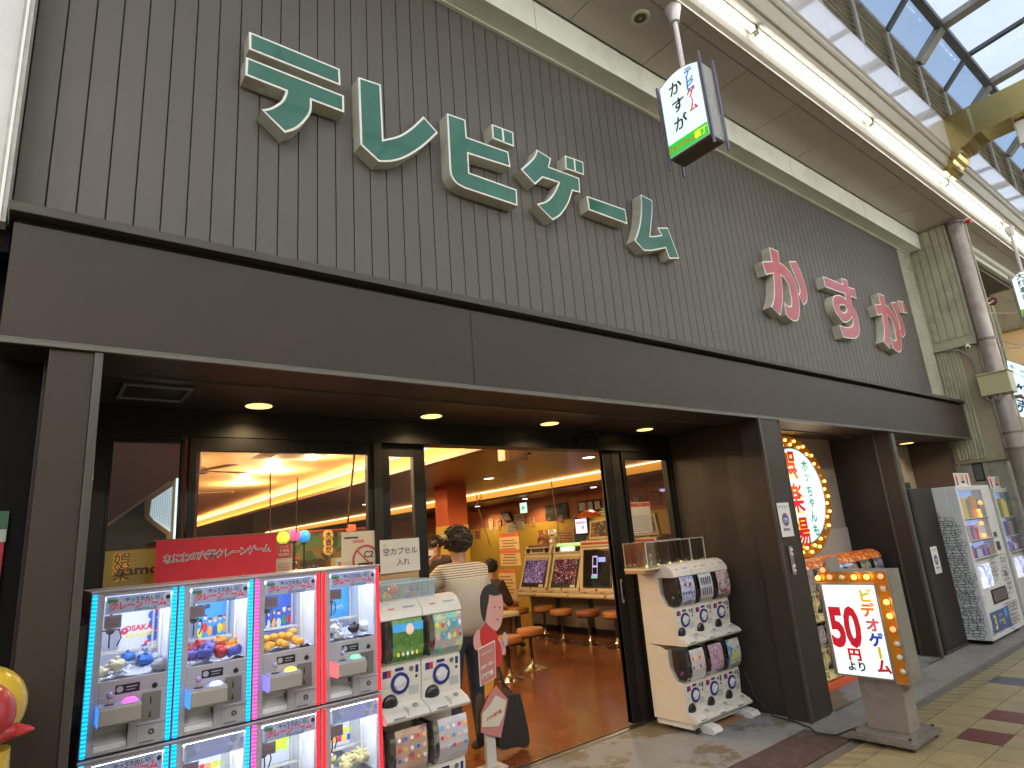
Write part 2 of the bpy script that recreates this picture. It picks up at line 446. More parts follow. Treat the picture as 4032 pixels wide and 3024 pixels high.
# soffits over the three bays
sof = M('soffit_brown', (.038,.030,.027), .35, .1)
mb = MB(); mb.box(.0, 5.52, 3.41, 4.12, 2.605, 2.66); mb.box(5.60, 8.32, 3.42, 3.86, 2.612, 2.66); mb.box(8.32, 11.14, 3.42, 3.86, 2.608, 2.66)
part('soffit', mb, sof)
mb = MB()
for xa, xb in ((.16, 5.28), (5.70, 8.28)):
    mb.box(xa, xb, 3.375, 3.385, 2.578, 2.590); mb.box(xa, xb, 3.395, 3.41, 2.590, 2.612)
part('soffit_trim', mb, M('trim_line', (.16,.14,.13), .25, .5))
mb = MB(); mb.box(.012, .165, YF+.01, 3.14, 0, 2.588); mb.box(.165, .197, YF-.0, 3.18, 0, 2.588, 1)
mb.box(.0, .17, 3.14, 4.1, 0, 2.6, 2)
part('pillar', mb, [brown, M('pillar_edge', (.060,.051,.044), .4, .1), brown_dk], bevel=.003)
# pillar between the entrance and the second bay
mb = MB(); mb.box(5.285, 5.60, YF, 3.22, 0, 2.588); mb.box(5.60, 5.68, 3.02, 3.78, 0, 2.588, 2); mb.box(5.27, 5.295, YF-.006, 3.02, 0, 2.588, 1)
mb.box(5.34, 5.60, 3.225, 3.80, 0, 2.6, 0); mb.box(5.36, 5.45, 3.80, 4.1, 0, 2.6, 0); mb.box(5.325, 5.345, 3.215, 3.235, 0, 2.6, 1)
part('pillar', mb, [brown, M('pillar_edge'), brown_dk], bevel=.002)
mb = MB(); mb.box(8.30, 8.36, 3.06, 3.24, 0, 2.588); mb.box(8.32, 8.36, 3.24, 3.82, 0, 2.6, 2); mb.box(8.285, 8.31, 3.22, 3.245, 0, 2.588, 1); mb.box(8.29, 8.38, 3.03, 3.06, 0, 2.588, 1)
part('pillar', mb, [brown, M('pillar_edge'), brown_dk], bevel=.002)
# low access panel on the pillar side
taupe = M('taupe_wall', (.27,.225,.20), .6, var=.06, vscale=3)
mb = MB(); mb.box(5.60, 8.32, 3.80, 3.90, 0, 2.62, 0); mb.box(8.36, 11.10, 3.86, 3.95, 0, 2.62, 1); mb.box(11.10, 11.20, 3.31, 3.95, 0, 2.62, 2); mb.box(7.0, 8.32, 3.785, 3.80, 0.0, 1.48, 3)
part('bay_wall', mb, [taupe, M('bay_cream', (.42,.37,.29), .7), M('bay_brown', (.09,.06,.045), .7), M('bay_light', (.36,.33,.31), .6)])
# header band above the glass, window frames
mb = MB(); mb.box(.19, 5.40, YD, YD+.16, 2.432, 2.612); mb.box(.19, .335, YD, YD+.12, 0, 2.43); mb.box(5.33, 5.42, YD+.002, YD+.12, 0, 2.43)
mb.box(.335, .705, YD, YD+.08, 2.41, 2.431)
part('header', mb, M('header_black', (.014,.012,.0115), .42, .0, spec=.3), bevel=.002)
# interior shell
wall_o = M('wall_orange', (.42,.15,.06), .55, var=.08, vscale=2)
wall_y = M('wall_yellow', (.50,.33,.05), .5, var=.06)
wall_d = M('wall_dark_red', (.20,.07,.045), .6)
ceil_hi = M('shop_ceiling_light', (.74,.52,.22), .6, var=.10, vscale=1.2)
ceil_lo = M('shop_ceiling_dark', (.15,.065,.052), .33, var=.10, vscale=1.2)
mould = M('moulding', (.20,.13,.07), .4)
mb = MB()
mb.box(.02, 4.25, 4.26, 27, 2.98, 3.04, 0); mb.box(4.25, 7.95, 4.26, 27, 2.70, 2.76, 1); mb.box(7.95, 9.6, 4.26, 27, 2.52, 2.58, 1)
part('shop_ceiling', mb, [ceil_hi, ceil_lo])
mb = MB(); mb.box(.0, 9.7, 27, 27.1, 0, 3.1, 0); mb.box(.0, 9.7, 26.97, 27, 0, 1.9, 1)
mb.box(-.08, .02, 4.24, 27, 0, 3.1, 2)
mb.box(9.4, 9.5, 4.24, 27, 0, 2.6, 0); mb.box(9.38, 9.4, 4.24, 27, 0, 1.98, 1)
mb.box(5.42, 9.5, 4.12, 4.24, 0, 2.7, 2); mb.box(.0, 9.7, 4.13, 4.26, 2.612, 3.1, 2)
mb.box(.05, .93, 4.75, 4.82, .004, 2.97, 2)
part('shop_wall', mb, [wall_o, wall_y, wall_d])
cove_lit = M('cove_face_painted_glow', (.16,.07,.02), .6, emit=(1.0,.42,.06), estr=.95)  # orange glow put into the faces, standing in for lamp light on them
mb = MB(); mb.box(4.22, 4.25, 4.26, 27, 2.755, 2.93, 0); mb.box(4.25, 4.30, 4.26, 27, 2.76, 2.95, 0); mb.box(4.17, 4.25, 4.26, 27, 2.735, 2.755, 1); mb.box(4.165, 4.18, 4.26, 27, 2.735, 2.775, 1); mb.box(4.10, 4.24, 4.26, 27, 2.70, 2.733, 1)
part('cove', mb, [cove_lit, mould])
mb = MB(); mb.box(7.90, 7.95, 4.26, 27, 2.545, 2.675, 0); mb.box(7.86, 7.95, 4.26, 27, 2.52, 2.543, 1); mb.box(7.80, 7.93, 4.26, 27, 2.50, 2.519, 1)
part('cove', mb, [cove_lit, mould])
warm = (1.0, .52, .14)
cl = MB(); cl.box(4.195, 4.215, 4.3, 26.9, 2.757, 2.765); part('cove_lamp', cl, E('cove_glow', (1.0,.60,.22), 190))
cl = MB(); cl.box(7.865, 7.885, 4.3, 26.9, 2.68, 2.688); part('cove_lamp', cl, E('cove_glow2', (1.0,.60,.22), 14))
cl = MB(); cl.box(4.26, 4.50, 4.6, 18.9, 2.952, 2.96)
# orange pillar indoors
mb = MB(); mb.box(5.98, 6.40, 9.62, 10.05, 1.98, 2.70, 0); mb.box(5.975, 6.405, 9.615, 10.055, 0, 1.98, 1)
part('shop_pillar', mb, [M('pillar_red_orange', (.40,.075,.02), .5, var=.06), wall_y])

# window frames and panes
def frame(name, x0, x1, z0, z1, w, y=YD, glassy=True, parent=shop, d=.05, wz=None):
    wz = wz or w
    mb = MB(); mb.box(x0, x0+w, y, y+d, z0, z1); mb.box(x1-w, x1, y, y+d, z0, z1); mb.box(x0+w, x1-w, y+.001, y+d-.001, z1-wz, z1); mb.box(x0+w, x1-w, y+.001, y+d-.001, z0, z0+max(wz, .08))
    f = mb.build(name, black, parent=parent, bevel=.002)
    if glassy:
        g = MB(); g.box(x0+w-.002, x1-w+.002, y+d*.5, y+d*.5+.006, z0+.06, z1-wz+.002); g.build('pane', glass, parent=f)
    return f
frame('window', .335, .72, .05, 2.412, .02)
frame('window', .745, 1.945, .05, 2.43, .045, y=YD+.005, wz=.085)
for q in ((1.94, 2.005, YD-.01, YD+.10, 0, 2.431), (4.49, 4.60, YD+.045, YD+.12, 0, 2.43)):
    mb = MB(); mb.box(*q); part('mullion', mb, M('mullion_bronze', (.024,.020,.017), .4, .0, spec=.3), bevel=.002)
frame('sliding_door', 2.0, 2.40, .02, 2.43, .10, y=YD+.06, wz=.085)
d2 = frame('sliding_door', 4.375, 4.52, .02, 2.43, .012, y=YD+.06, glassy=False)
mb = MB(); mb.box(4.375, 4.475, YD+.05, YD+.10, .02, 2.43); mb.build('door_stile', black, parent=d2, bevel=.003)
mb = MB()
hz0, hz1 = Reg(1950,2000,.4218).Y(1250,875,YD+.045).z, Reg(1950,2000,.4218).Y(1225,655,YD+.045).z
mb.cbox(4.405, 4.435, YD+.035, YD+.05, hz0, hz1, .004); mb.box(4.413, 4.427, YD+.03, YD+.036, hz0+.03, hz1-.03, 1)
mb.build('door_handle', [steel, black], parent=d2)
frame('window', 4.60, 5.335, .02, 2.425, .05, y=YD+.02, wz=.075)
mb = MB(); mb.box(2.4, 5.33, YD-.02, YD+.06, .0, .012); mb.box(2.0, 5.33, YD+.03, YD+.045, .012, .016, 1)
part('threshold', mb, [steel, dark_gap])
# sensor over the door
s_ = MB(); p0 = Reg(1344,1008,.6076).Y(1535,1185,YD-.03); p1 = Reg(1344,1008,.6076).Y(1660,1210,YD-.03)
s_.cbox(p0.x, p1.x, YD-.06, YD, p1.z-.012, p0.z+.012, .008)
tag(s_.build('motion_sensor', black, org=((p0.x+p1.x)/2, YD, p0.z)), 'small black motion sensor on the header above the open doorway', 'sensor')

# downlights under the soffit (each with its own lamp)
emit_dl = E('downlight_glow', (1.0,.62,.18), 2.6)
def downlight(x, y, z, r, label, power=0., group='warm round downlights in the shopfront soffit', glow=None, name='downlight', spot=True):
    t = thing(name, label, 'downlight', (x, y, z), group=group)
    mb = MB(); mb.lathe([(r*1.12, -.006), (r*1.16, -.002), (r*1.16, .0)], (x, y, z-.0005)); mb.build('rim', M('downlight_rim', (.25,.2,.12), .3, .8), parent=t, smooth=True)
    mb = MB(); mb.lathe([(.0, -.008), (r, -.008), (r, -.006)], (x, y, z)); mb.build('diffuser', glow or emit_dl, parent=t)
    if power: lamp('lamp', (x, y, z-(.03 if spot else .14)), power, (1,.72,.38), .04, parent=t, kind='SPOT' if spot else 'POINT', spot=R_(150))
    return t
for x, y, lb, pw in ((1.085,3.90,'warm downlight over the crane games, leftmost in the entrance soffit',10), (2.308,3.874,'warm downlight in the entrance soffit above the narrow glass door leaf',10), (3.462,3.861,'warm downlight in the entrance soffit above the middle of the open doorway',10), (4.679,3.846,'warm downlight in the entrance soffit above the white capsule machine rack',10)):
    downlight(x, y, 2.605, .078, lb, pw)
downlight(10.42, 3.62, 2.607, .09, 'warm downlight above the covered cabinet at the right end of the fascia', 6)
# soffit vent
t = thing('soffit_vent', 'square framed grille panel in the dark soffit left of the first downlight', 'vent', (.49, 3.73, 2.605))
mb = MB(); x0, x1, y0, y1 = .325, .655, 3.57, 3.90
for a, b, c, d in ((x0,x1,y0,y0+.022),(x0,x1,y1-.022,y1),(x0,x0+.022,y0+.022,y1-.022),(x1-.022,x1,y0+.022,y1-.022)): mb.box(a, b, c, d, 2.588, 2.604)
mb.build('vent_frame', M('vent_metal', (.20,.18,.18), .35, .4), parent=t, bevel=.003)
mb = MB(); mb.box(x0+.022, x1-.022, y0+.022, y1-.022, 2.598, 2.603); mb.build('vent_panel', brown_dk, parent=t)

# ------------------------------------------------------------------ big sign letters
YL = 3.10
def letter(name, label, reg, loops, group, face, holes=(), splits=()):
    """loops: list of (points, tags) outlines in zoom pixels; each becomes a raised body and a coloured face"""
    allp = []
    for pts, tg in loops: allp += [reg.Y(a, b, YL) for a, b in pts]
    cx = sum(p.x for p in allp)/len(allp); cz = min(p.z for p in allp)
    t = thing(name, label, 'sign letter', (cx, YW, cz), group=group)
    body = MB(); rim = MB(); fc = MB()
    for li, (pts, tg) in enumerate(loops):
        w = [(reg.Y(a, b, YL).x, reg.Y(a, b, YL).z) for a, b in pts]
        w = smooth_loop(w, tg)
        hs = []
        for hp, ht, hl in holes:
            if hl == li: hs.append(smooth_loop([(reg.Y(a, b, YL).x, reg.Y(a, b, YL).z) for a, b in hp], ht))
        def P(l, y): return l
        body.prism(w, 1, YL+.002, YW+.011, 0, holes=hs)
        rim.prism(w, 1, YL-.003, YL+.002, 0, holes=hs)
        o = offset_loop(w, .0135); ho = [offset_loop(h, -.014) for h in hs]
        fc.prism(o, 1, YL-.006, YL-.0031, 0, holes=ho)
    body.build('letter_body', letter_side, parent=t); rim.build('letter_rim', letter_white, parent=t); fc.build('letter_face', face, parent=t)
    for q in splits:
        m = MB(); a, b = [reg.Y(*p, YL) for p in q]; m.prism([(a.x-.008, a.z), (a.x+.008, a.z), (b.x+.008, b.z), (b.x-.008, b.z)], 1, YL-.0085, YL-.0062); m.build('divider', letter_white, parent=t)
    return t
gt, gr = 'green katakana letters on the brown cladding', 'red hiragana letters on the brown cladding'
RT = Reg(900,80,.3014)
letter('sign_letter', 'green and white block letter TE, leftmost and largest on the cladding', RT, [
  ([(265,152),(1450,640),(1462,857),(265,380)], [0]*4),
  ([(225,482),(1505,988),(1508,1207),(1085,1048),(1080,1180),(1040,1270),(960,1360),(870,1430),(735,1474),(430,1168),(530,1150),(620,1105),(690,1050),(732,970),(742,925),(215,718)], [0,0,0,0,1,1,1,1,0,0,1,1,1,1,0,0])], gt, green)
R2 = Reg(1344,0,.6076)
letter('sign_letter', 'green and white block letter RE, second from the left on the cladding', R2, [
  ([(108,500),(255,550),(272,905),(370,880),(450,830),(530,755),(625,862),(530,950),(420,1020),(330,1048),(243,1050),(123,938)], [0,0,0,1,1,0,0,1,1,1,0,0])], gt, green)
letter('sign_letter', 'green and white block letter BI, third from the left on the cladding', R2, [
  ([(683,735),(802,778),(812,890),(1080,985),(1095,1085),(822,998),(828,1120),(1135,1230),(1140,1335),(800,1222),(745,1190),(710,1140),(700,1090)], [0,0,0,0,0,0,0,0,0,0,1,1,0]),
  ([(972,805),(1112,858),(1117,952),(980,898)], [0]*4)], gt, green, splits=(((1040,835),(1048,920)),))
letter('sign_letter', 'green and white block letter GE, fourth from the left on the cladding', R2, [
  ([(1265,970),(1358,1028),(1345,1082),(1540,1155),(1547,1250),(1497,1238),(1470,1320),(1420,1395),(1368,1428),(1265,1322),(1330,1300),(1375,1250),(1405,1185),(1305,1152),(1255,1197),(1162,1098),(1220,1045),(1250,1010)], [0,0,0,0,0,0,1,1,0,0,1,1,0,0,0,0,1,1]),
  ([(1447,1008),(1565,1050),(1571,1136),(1452,1095)], [0]*4)], gt, green, splits=(((1505,1030),(1512,1112)),))
letter('sign_letter', 'green and white block long vowel bar between the GE and MU letters', R2, [
  ([(1588,1270),(1838,1358),(1852,1453),(1603,1362)], [0]*4)], gt, green)
letter('sign_letter', 'green and white block letter MU, rightmost green letter on the cladding', Reg(2400,720,.2169), [
  ([(560,210),(770,320),(772,560),(735,965),(820,965),(938,945),(865,812),(1052,815),(1262,1378),(1085,1380),(1015,1188),(900,1210),(760,1238),(625,1237),(450,1045),(505,900),(550,700),(570,430)], [0,0,1,0,1,0,0,0,0,0,0,1,1,0,0,1,1,1])], gt, green)
letter('sign_letter', 'red and white brush letter KA, leftmost of the three red letters', Reg(2940,950,.2171), [
  ([(405,108),(565,180),(590,385),(690,455),(790,570),(880,760),(930,950),(958,1150),(950,1350),(920,1440),(850,1450),(770,1400),(715,1335),(670,1100),(740,1170),(800,1175),(812,1090),(790,950),(755,800),(690,685),(618,620),(635,760),(655,950),(640,1180),(612,1348),(440,1190),(480,1080),(497,900),(480,590),(348,610),(275,368),(455,362)], [0,0,0,1,1,1,1,1,1,1,1,1,0,0,1,1,1,1,1,1,0,1,1,1,0,0,1,1,0,0,0,0]),
  ([(762,362),(890,362),(990,590),(1070,830),(1098,1010),(1085,1100),(1038,1165),(945,970),(960,900),(935,790)], [0,0,1,1,1,1,0,0,1,1])], gr, red_face)
letter('sign_letter', 'red and white brush letter SU, middle one of the three red letters', Reg(3180,1060,.1869), [
  ([(320,148),(735,315),(700,182),(830,230),(855,375),(980,410),(1028,625),(905,575),(940,750),(1030,950),(1085,1180),(1090,1330),(1040,1440),(950,1468),(755,1440),(665,1165),(760,1210),(870,1225),(940,1180),(955,1100),(935,1015),(850,1110),(760,1120),(660,1010),(570,860),(525,680),(545,570),(620,545),(700,560),(800,630),(785,520),(372,380)], [0,0,0,0,0,0,0,0,1,1,1,1,1,1,0,0,1,1,1,1,0,1,1,1,1,1,1,1,1,0,0,0])], gr, red_face,
  holes=[([(715,760),(790,775),(822,840),(800,900),(750,912),(700,880),(668,820),(675,775)], [1]*8, 0)])
letter('sign_letter', 'red and white brush letter GA, rightmost of the three red letters', Reg(3400,1130,.1748), [
  ([(320,140),(458,190),(485,400),(580,470),(680,640),(760,800),(820,1000),(850,1200),(855,1400),(820,1470),(760,1465),(670,1385),(615,1130),(680,1200),(735,1180),(720,1080),(690,900),(630,740),(525,630),(560,800),(600,1000),(600,1200),(585,1385),(445,1240),(465,1100),(460,900),(420,625),(318,640),(245,400),(378,385)], [0,0,0,1,1,1,1,1,1,1,1,0,0,1,1,1,1,1,0,1,1,1,0,0,1,1,0,0,0,0]),
  ([(612,342),(722,350),(790,560),(880,780),(930,950),(938,1070),(880,1150),(800,980),(820,900),(740,640)], [0,0,1,1,1,1,0,0,1,1]),
  ([(770,300),(895,330),(985,600),(850,570)], [0]*4)], gr, red_face, splits=(((832,335),(905,580)),))
# ------------------------------------------------------------------ arcade canopy over the street
XA, XB = -3.0, 24.0
canopy = thing('arcade_canopy', 'cream arcade roof edge with tiled soffit, glossy frieze and glass vault', 'canopy', (0, 2.3, 6.0))
def cpart(name, mb, mats, **k): return mb.build(name, mats, parent=canopy, **k)
ZC = 6.0
mb = MB(); mb.box(XA, 11.16, 2.33, 3.6, ZC+.021, ZC+.06, 1); mb.box(11.16, XB, 2.33, 4.4, ZC+.02, ZC+.06, 1)
sx0 = 4.125*1.0458; sp = .9622
for k in range(-8, 20):
    a, b = sx0+k*sp+.004, sx0+(k+1)*sp-.004
    if a < XA: continue
    mb.box(a, b, 2.352, 2.449, ZC, ZC+.02, 0); mb.box(a, b, 2.457, 2.990, ZC, ZC+.02, 0)
    if a > 11.0: mb.box(max(a, 11.45), b, 2.998, 3.60, ZC, ZC+.02, 0)
cpart('soffit_tiles', mb, [ceil_tile, dark_gap])
# long cream beam over the cladding
mb = MB()
prof = [(3.0,5.70),(3.0,5.985),(3.012,5.985),(3.012,6.02),(3.25,6.02),(3.25,5.685),(3.17,5.685),(3.17,5.715),(3.02,5.715),(3.02,5.70)]
mb.prism(prof, 0, XA, 11.13, 0)
for k in range(6): mb.box(.9+k*2.05, .902+k*2.05, 2.9992, 3.01, 5.702, 5.984, 1)
cpart('beam', mb, [cream, dark_gap])
# right-hand continuation: recessed beam further in
mb = MB(); mb.prism([(3.62,5.60),(3.62,6.0),(3.80,6.0),(3.80,5.60)], 0, 11.5, XB, 0); mb.box(11.4, XB, 4.35, 4.45, 4.6, 6.02, 1); mb.box(11.5, XB, 3.8, 4.4, 5.70, 5.74, 2)
cpart('beam', mb, [cream, M('old_plaster', (.33,.29,.20), .85, var=.2, vscale=3, dirt=(.16,.14,.09), dscale=3, damt=.6), M('dark_soffit', (.13,.11,.08), .8)])
# cove, moulding and frieze profile
prof = [(2.325,6.0),(2.325,6.03),(2.295,6.055),(2.27,6.10),(2.285,6.115),(2.285,6.20),(2.155,6.20),(2.155,6.185),(2.13,6.185),(2.12,6.20),(2.11,6.215),(2.085,6.222),(2.075,6.235),(2.06,6.27),(2.045,6.31),(2.035,6.345),(2.015,6.352),(2.0,6.37),(1.995,6.41),(1.985,6.415),(1.985,6.44),(2.40,6.44),(2.40,6.03),(2.345,6.0)]
xs = sx0-8*sp; mb = MB()
for k in range(-8, 20):
    mb.prism(prof, 0, sx0+k*sp+.0015, sx0+(k+1)*sp-.0015, 0)
mb.box(sx0-8*sp, XB, 2.34, 2.38, 6.06, 6.40, 1)
cpart('cornice', mb, [M('cove_paint', (.42,.385,.32), .45, var=.04, vscale=2), dark_gap])
mb = MB()
for k in range(-8, 20): mb.box(sx0+k*sp+.0015, sx0+(k+1)*sp-.0015, 1.98, 2.02, 6.432, 6.93, 0)
mb.box(sx0-8*sp, XB, 1.99, 2.03, 6.44, 6.925, 1)
cpart('frieze', mb, [gloss_white, dark_gap])
# louvred band and glass vault
fr_m = M('roof_steel', (.30,.285,.245), .5, .2, var=.15, vscale=3, dirt=(.12,.11,.09), dscale=5, damt=.6)
fr_d = M('roof_steel_dark', (.10,.11,.115), .5, .3, var=.2, vscale=4)
lou = M('louvre', (.60,.57,.48), .5, var=.1)
P0, P1 = 7.25, 1.03
mb = MB(); lv = MB(); rf = MB(); rd = MB(); gp = MB()
mb.box(XA, XB, 1.985, 2.06, 7.66, 7.72); mb.box(XA, XB, 1.99, 2.06, 6.93, 6.96)
KN = (1.637, 8.05); FLT = [(-.2, 8.22), (-3.2, 8.1), (-5.0, 7.2)]
for k in range(-10, 17):
    x = P0+k*P1
    mb.box(x-.045, x+.045, 1.985, 2.06, 6.95, 7.66)
    for q in range(7):
        z = 7.0+q*.088
        lv.add([(x+.05, 2.00, z), (x+P1-.05, 2.00, z), (x+P1-.05, 2.045, z+.075), (x+.05, 2.045, z+.075)], [(0,1,2,3)])
        lv.add([(x+.05, 2.004, z-.004), (x+P1-.05, 2.004, z-.004), (x+P1-.05, 2.049, z+.071), (x+.05, 2.049, z+.071)], [(0,1,2,3)])
    big = (k % 2 == 0)
    w = .075 if big else .035; d = .09 if big else .05; tgt = MB()
    pts = [(2.0, 7.70), KN]+FLT
    for (ya, za), (yb, zb) in zip(pts[:-1], pts[1:]):
        n = Vector((0, yb-ya, zb-za)).normalized(); up = Vector((0, -n.z, n.y)); 
        if up.z > 0: up = -up
        A = Vector((x, ya, za)); B = Vector((x, yb, zb))
        tgt.add([A-UX*w, A+UX*w, B+UX*w, B-UX*w, A-UX*w+up*d, A+UX*w+up*d, B+UX*w+up*d, B-UX*w+up*d], [(0,1,2,3),(4,5,6,7),(0,1,5,4),(1,2,6,5),(2,3,7,6),(3,0,4,7)])
    if tgt.v: cpart('rafter', tgt, fr_m if big else fr_d)
for (y, z, w) in ((KN[0], KN[1], .05), (.72, 8.13, .035), (-.2, 8.21, .05), (-1.7, 8.15, .035)):
    m_ = MB(); m_.box(XA, XB, y-w, y+w, z-.10, z-.01); cpart('purlin', m_, fr_d)
lv.box(XA, XB, 2.062, 2.08, 6.93, 7.72)
cpart('louvre_frame', mb, fr_m); cpart('louvre', lv, [lou])
mb = MB()
pts = [(2.0, 7.705), (KN[0], KN[1]+.006)]+[(a, b+.006) for a, b in FLT]
for (ya, za), (yb, zb) in zip(pts[:-1], pts[1:]): mb.quad((XA, ya, za), (XB, ya, za), (XB, yb, zb), (XA, yb, zb))
cpart('roof_glass', mb, GL('roof_glass', (.84,.88,.88), refl=0., frost=.75, fk=.03))
# gold arch beam crossing the street
gb = thing('gold_beam', 'polished gold arch beam crossing the street under the glass roof', 'beam', (9.75, 1.9, 6.1))
x0 = 9.72
prof = [(1.98,6.93),(-4.0,6.93),(-4.0,6.52),(1.62,6.50),(1.72,6.475),(1.78,6.43),(1.83,6.40),(1.87,6.405),(1.895,6.38),(1.90,6.33),(1.93,6.29),(1.975,6.285),(2.0,6.25),(2.005,6.20),(2.04,6.17),(2.10,6.165),(2.14,6.182),(2.10,6.212),(2.08,6.232),(2.02,6.345),(1.985,6.41)]
mb = MB(); mb.prism(prof, 0, x0, x0+.42, 0); mb.build('beam_body', gold, parent=gb, bevel=.004)
mb = MB(); mb.prism([(1.70,6.905),(1.665,6.905),(1.665,6.53),(1.70,6.52)], 0, x0-.004, x0+.1, 0); mb.build('joint_strip', M('gold_light', (.80,.66,.36), .2, 1.), parent=gb)
wb = MB(); pA = Reg(3332,0,.3165).X(2050,1440,9.9); wb.cbox(9.86, 10.3, -.2, pA.y, 6.16, 6.49, .02); 
tag(wb.build('light_box', white_pl, org=(10, .4, 6.3)), 'white box lamp fixed under the gold beam at the top right corner', 'light box')

# fluorescent tubes in the cove
tube_e = E('tube_glow', (1.0,1.0,.94), 14)
names = ['first fluorescent tube in the cove, running out of the top edge above the hanging sign', 'second fluorescent tube in the cove, the long one right of the hanging sign', 'third fluorescent tube in the cove, ending just below the gold beam', 'fourth fluorescent tube in the cove, beyond the gold beam', 'fifth fluorescent tube in the cove, farthest one at the right edge']
xs = [2.60, 5.05, 7.56, 10.05, 12.65, 15.2]
t0 = None
for k in range(-1, 6):
    xa = 5.055+(k-1)*2.52; xb = xa+2.52
    nm = names[min(max(k, 0), 4)]
    if k < 0: nm = 'fluorescent tube in the cove before the first visible one'
    if k > 4: nm = 'last fluorescent tube at the far end of the cove'
    if k < 0 or k > 4: continue
    t = thing('fluorescent_tube', nm, 'tube light', (xa, 2.215, 6.155), group='white fluorescent tubes in the canopy cove')
    mb = MB(); mb.tube((xa+.045, 2.215, 6.15), (xb-.045, 2.215, 6.15), .019, seg=14); mb.build('tube', tube_e, parent=t, smooth=True)
    mb = MB()
    for q in (xa+.02, xb-.045): mb.box(q, q+.025, 2.19, 2.24, 6.13, 6.20)
    mb.box(xa+.02, xb-.02, 2.195, 2.235, 6.178, 6.199); mb.build('tube_holder', white_pl, parent=t)

# speaker in the soffit
sp_c = Reg(2150,0,.3165).Z(1172, 215, ZC)
t = thing('ceiling_speaker', 'round cream speaker set in the canopy soffit above the hanging sign', 'speaker', (sp_c.x, sp_c.y, ZC))
mb = MB(); mb.lathe([(.085,0),(.085,-.012),(.072,-.018),(.055,-.012),(.055,0)], (sp_c.x, sp_c.y, ZC), seg=32); mb.build('bezel', M('speaker_cream', (.58,.55,.42), .45), parent=t, smooth=True)
mb = MB(); mb.lathe([(0,-.010),(.0545,-.008),(.0545,0)], (sp_c.x, sp_c.y, ZC)); mb.lathe([(0,-.016),(.010,-.015),(.012,-.006)], (sp_c.x, sp_c.y, ZC), mi=1); mb.build('grille', [M('speaker_mesh', (.13,.11,.08), .8, bump=.6, bscale=900), M('speaker_cream')], parent=t, smooth=True)

# ------------------------------------------------------------------ hanging sign boxes
purple = M('purple_grey_metal', (.16,.15,.22), .45, .2, var=.1)
sign_lit = M('sign_lit_white', (.75,.82,.80), .4, emit=(.80,1.0,.95), estr=.70)
sg_green = M('sign_green', (.02,.45,.06), .4, emit=(.02,.62,.06), estr=.75)
sg_blue = M('sign_blue', (.03,.15,.55), .4, emit=(.02,.14,.50), estr=.5)
sg_red = M('sign_red', (.6,.03,.03), .4, emit=(.65,.02,.01), estr=.6)
sg_pink = M('sign_crimson', (.55,.05,.12), .4, emit=(.55,.04,.09), estr=.5)
sg_yel = M('sign_yellow', (.85,.75,.02), .4, emit=(.95,.85,.02), estr=.8)
sg_dark = M('sign_dark', (.03,.01,.05), .4)
def hanging_sign(label, xf, yl, yr, zt, zb, th, cup, main, small, arch=.10, sz=.13, group='lit arched sign boxes hanging from the canopy'):
    """lit arched box facing -x; yl is its left (larger y) edge"""
    yc = (yl+yr)/2
    t = thing('hanging_sign', label, 'hanging sign', (xf+th/2, yc, zb), group=group)
    W = yl-yr
    n = 14; out = []
    for i in range(n+1):
        q = i/n; out.append((yl-W*q, zt-arch*(1-math.sin(math.pi*q))))
    loop = [(yl, zb)]+out+[(yr, zb)]
    mb = MB(); mb.prism(loop, 0, xf, xf+th, 0)
    mb.build('sign_box', M('sign_casing', (.30,.30,.28), .5, var=.08, vscale=6), parent=t)
    f = MB(); il = offset_loop(loop, .012); f.prism(il, 0, xf-.004, xf-.0005, 0)
    face = f.build('sign_face', sign_lit, parent=t)
    g = MB(); gz = zb+.012; gh = (zt-zb)*.145
    g.box(xf-.006, xf-.0042, yr+.013, yl-.013, gz, gz+gh, 0)
    g.build('green_band', sg_green, parent=t)
    w = MB(); ux = -UY
    x_ = xf-.0075; H = zt-zb
    for k, ch in enumerate(main): w.text(ch, (x_, yl-W*.40, zt-H*(.27+.225*k) if len(main) == 3 else zt-H*(.16+.16*k)), ux, UZ, sz, 0, .018)
    for k, ch in enumerate(small):
        mi = 1 if k < 3 else 2
        o = (x_, yl-W*.74, zt-H*(.165+.088*k))
        if ch == 'ー': w.rotbar(Vector(o)+UZ*sz*.2, ux, UZ, sz*.5, mi, .02)
        else: w.text(ch, o, ux, UZ, sz*.64, mi, .035)
    w.text('ジャンジャン', (x_-.001, yl-W*.34, gz+gh*.26), ux, UZ, gh*.62, 3, .03, sx=.66)
    w.text('横丁', (x_-.001, yl-W*.80, gz+gh*.26), ux, UZ, gh*.66, 4, .03, sx=.85)
    w.build('lettering', [sg_dark, sg_blue, sg_pink, sg_red, sg_yel], parent=t)
    b = MB(); b.box(xf+.012, xf+th-.012, yr+.012, yl-.012, zb-.012, zb-.001); b.build('bottom_plate', M('rusty_brown', (.085,.055,.035), .6, var=.3, vscale=8), parent=t)
    for yy in (yl+.012, yr-.018):
        for xx in (xf-.012, xf+th-.01):
            p = MB(); p.box(xx, xx+.022, yy-.004, yy+.010, zb-.085, zt+.02 if yy < yc else zt-.03); p.build('side_bar', purple, parent=t)
    p = MB(); cz = cup[1]; p.tube((xf+th/2, yc, zt-.03), (xf+th/2, yc, cz-.10), .022, seg=14)
    p.lathe([(.072,0),(.072,-.01),(.045,-.11),(.040,-.145),(.024,-.15)], (xf+th/2, yc, cz)); p.build('hanger_pole', M('pole_paint', (.60,.57,.58), .35, var=.08, vscale=8), parent=t, smooth=True)
    return t
HS = Reg(2500,100,.3919)
xf = 3.93
a = HS.X(235, 655, xf); b = HS.X(775, 1085, xf); c = HS.X(355, 1350, xf); tp = HS.X(440, 420, xf); tr = HS.X(620, 330, xf)
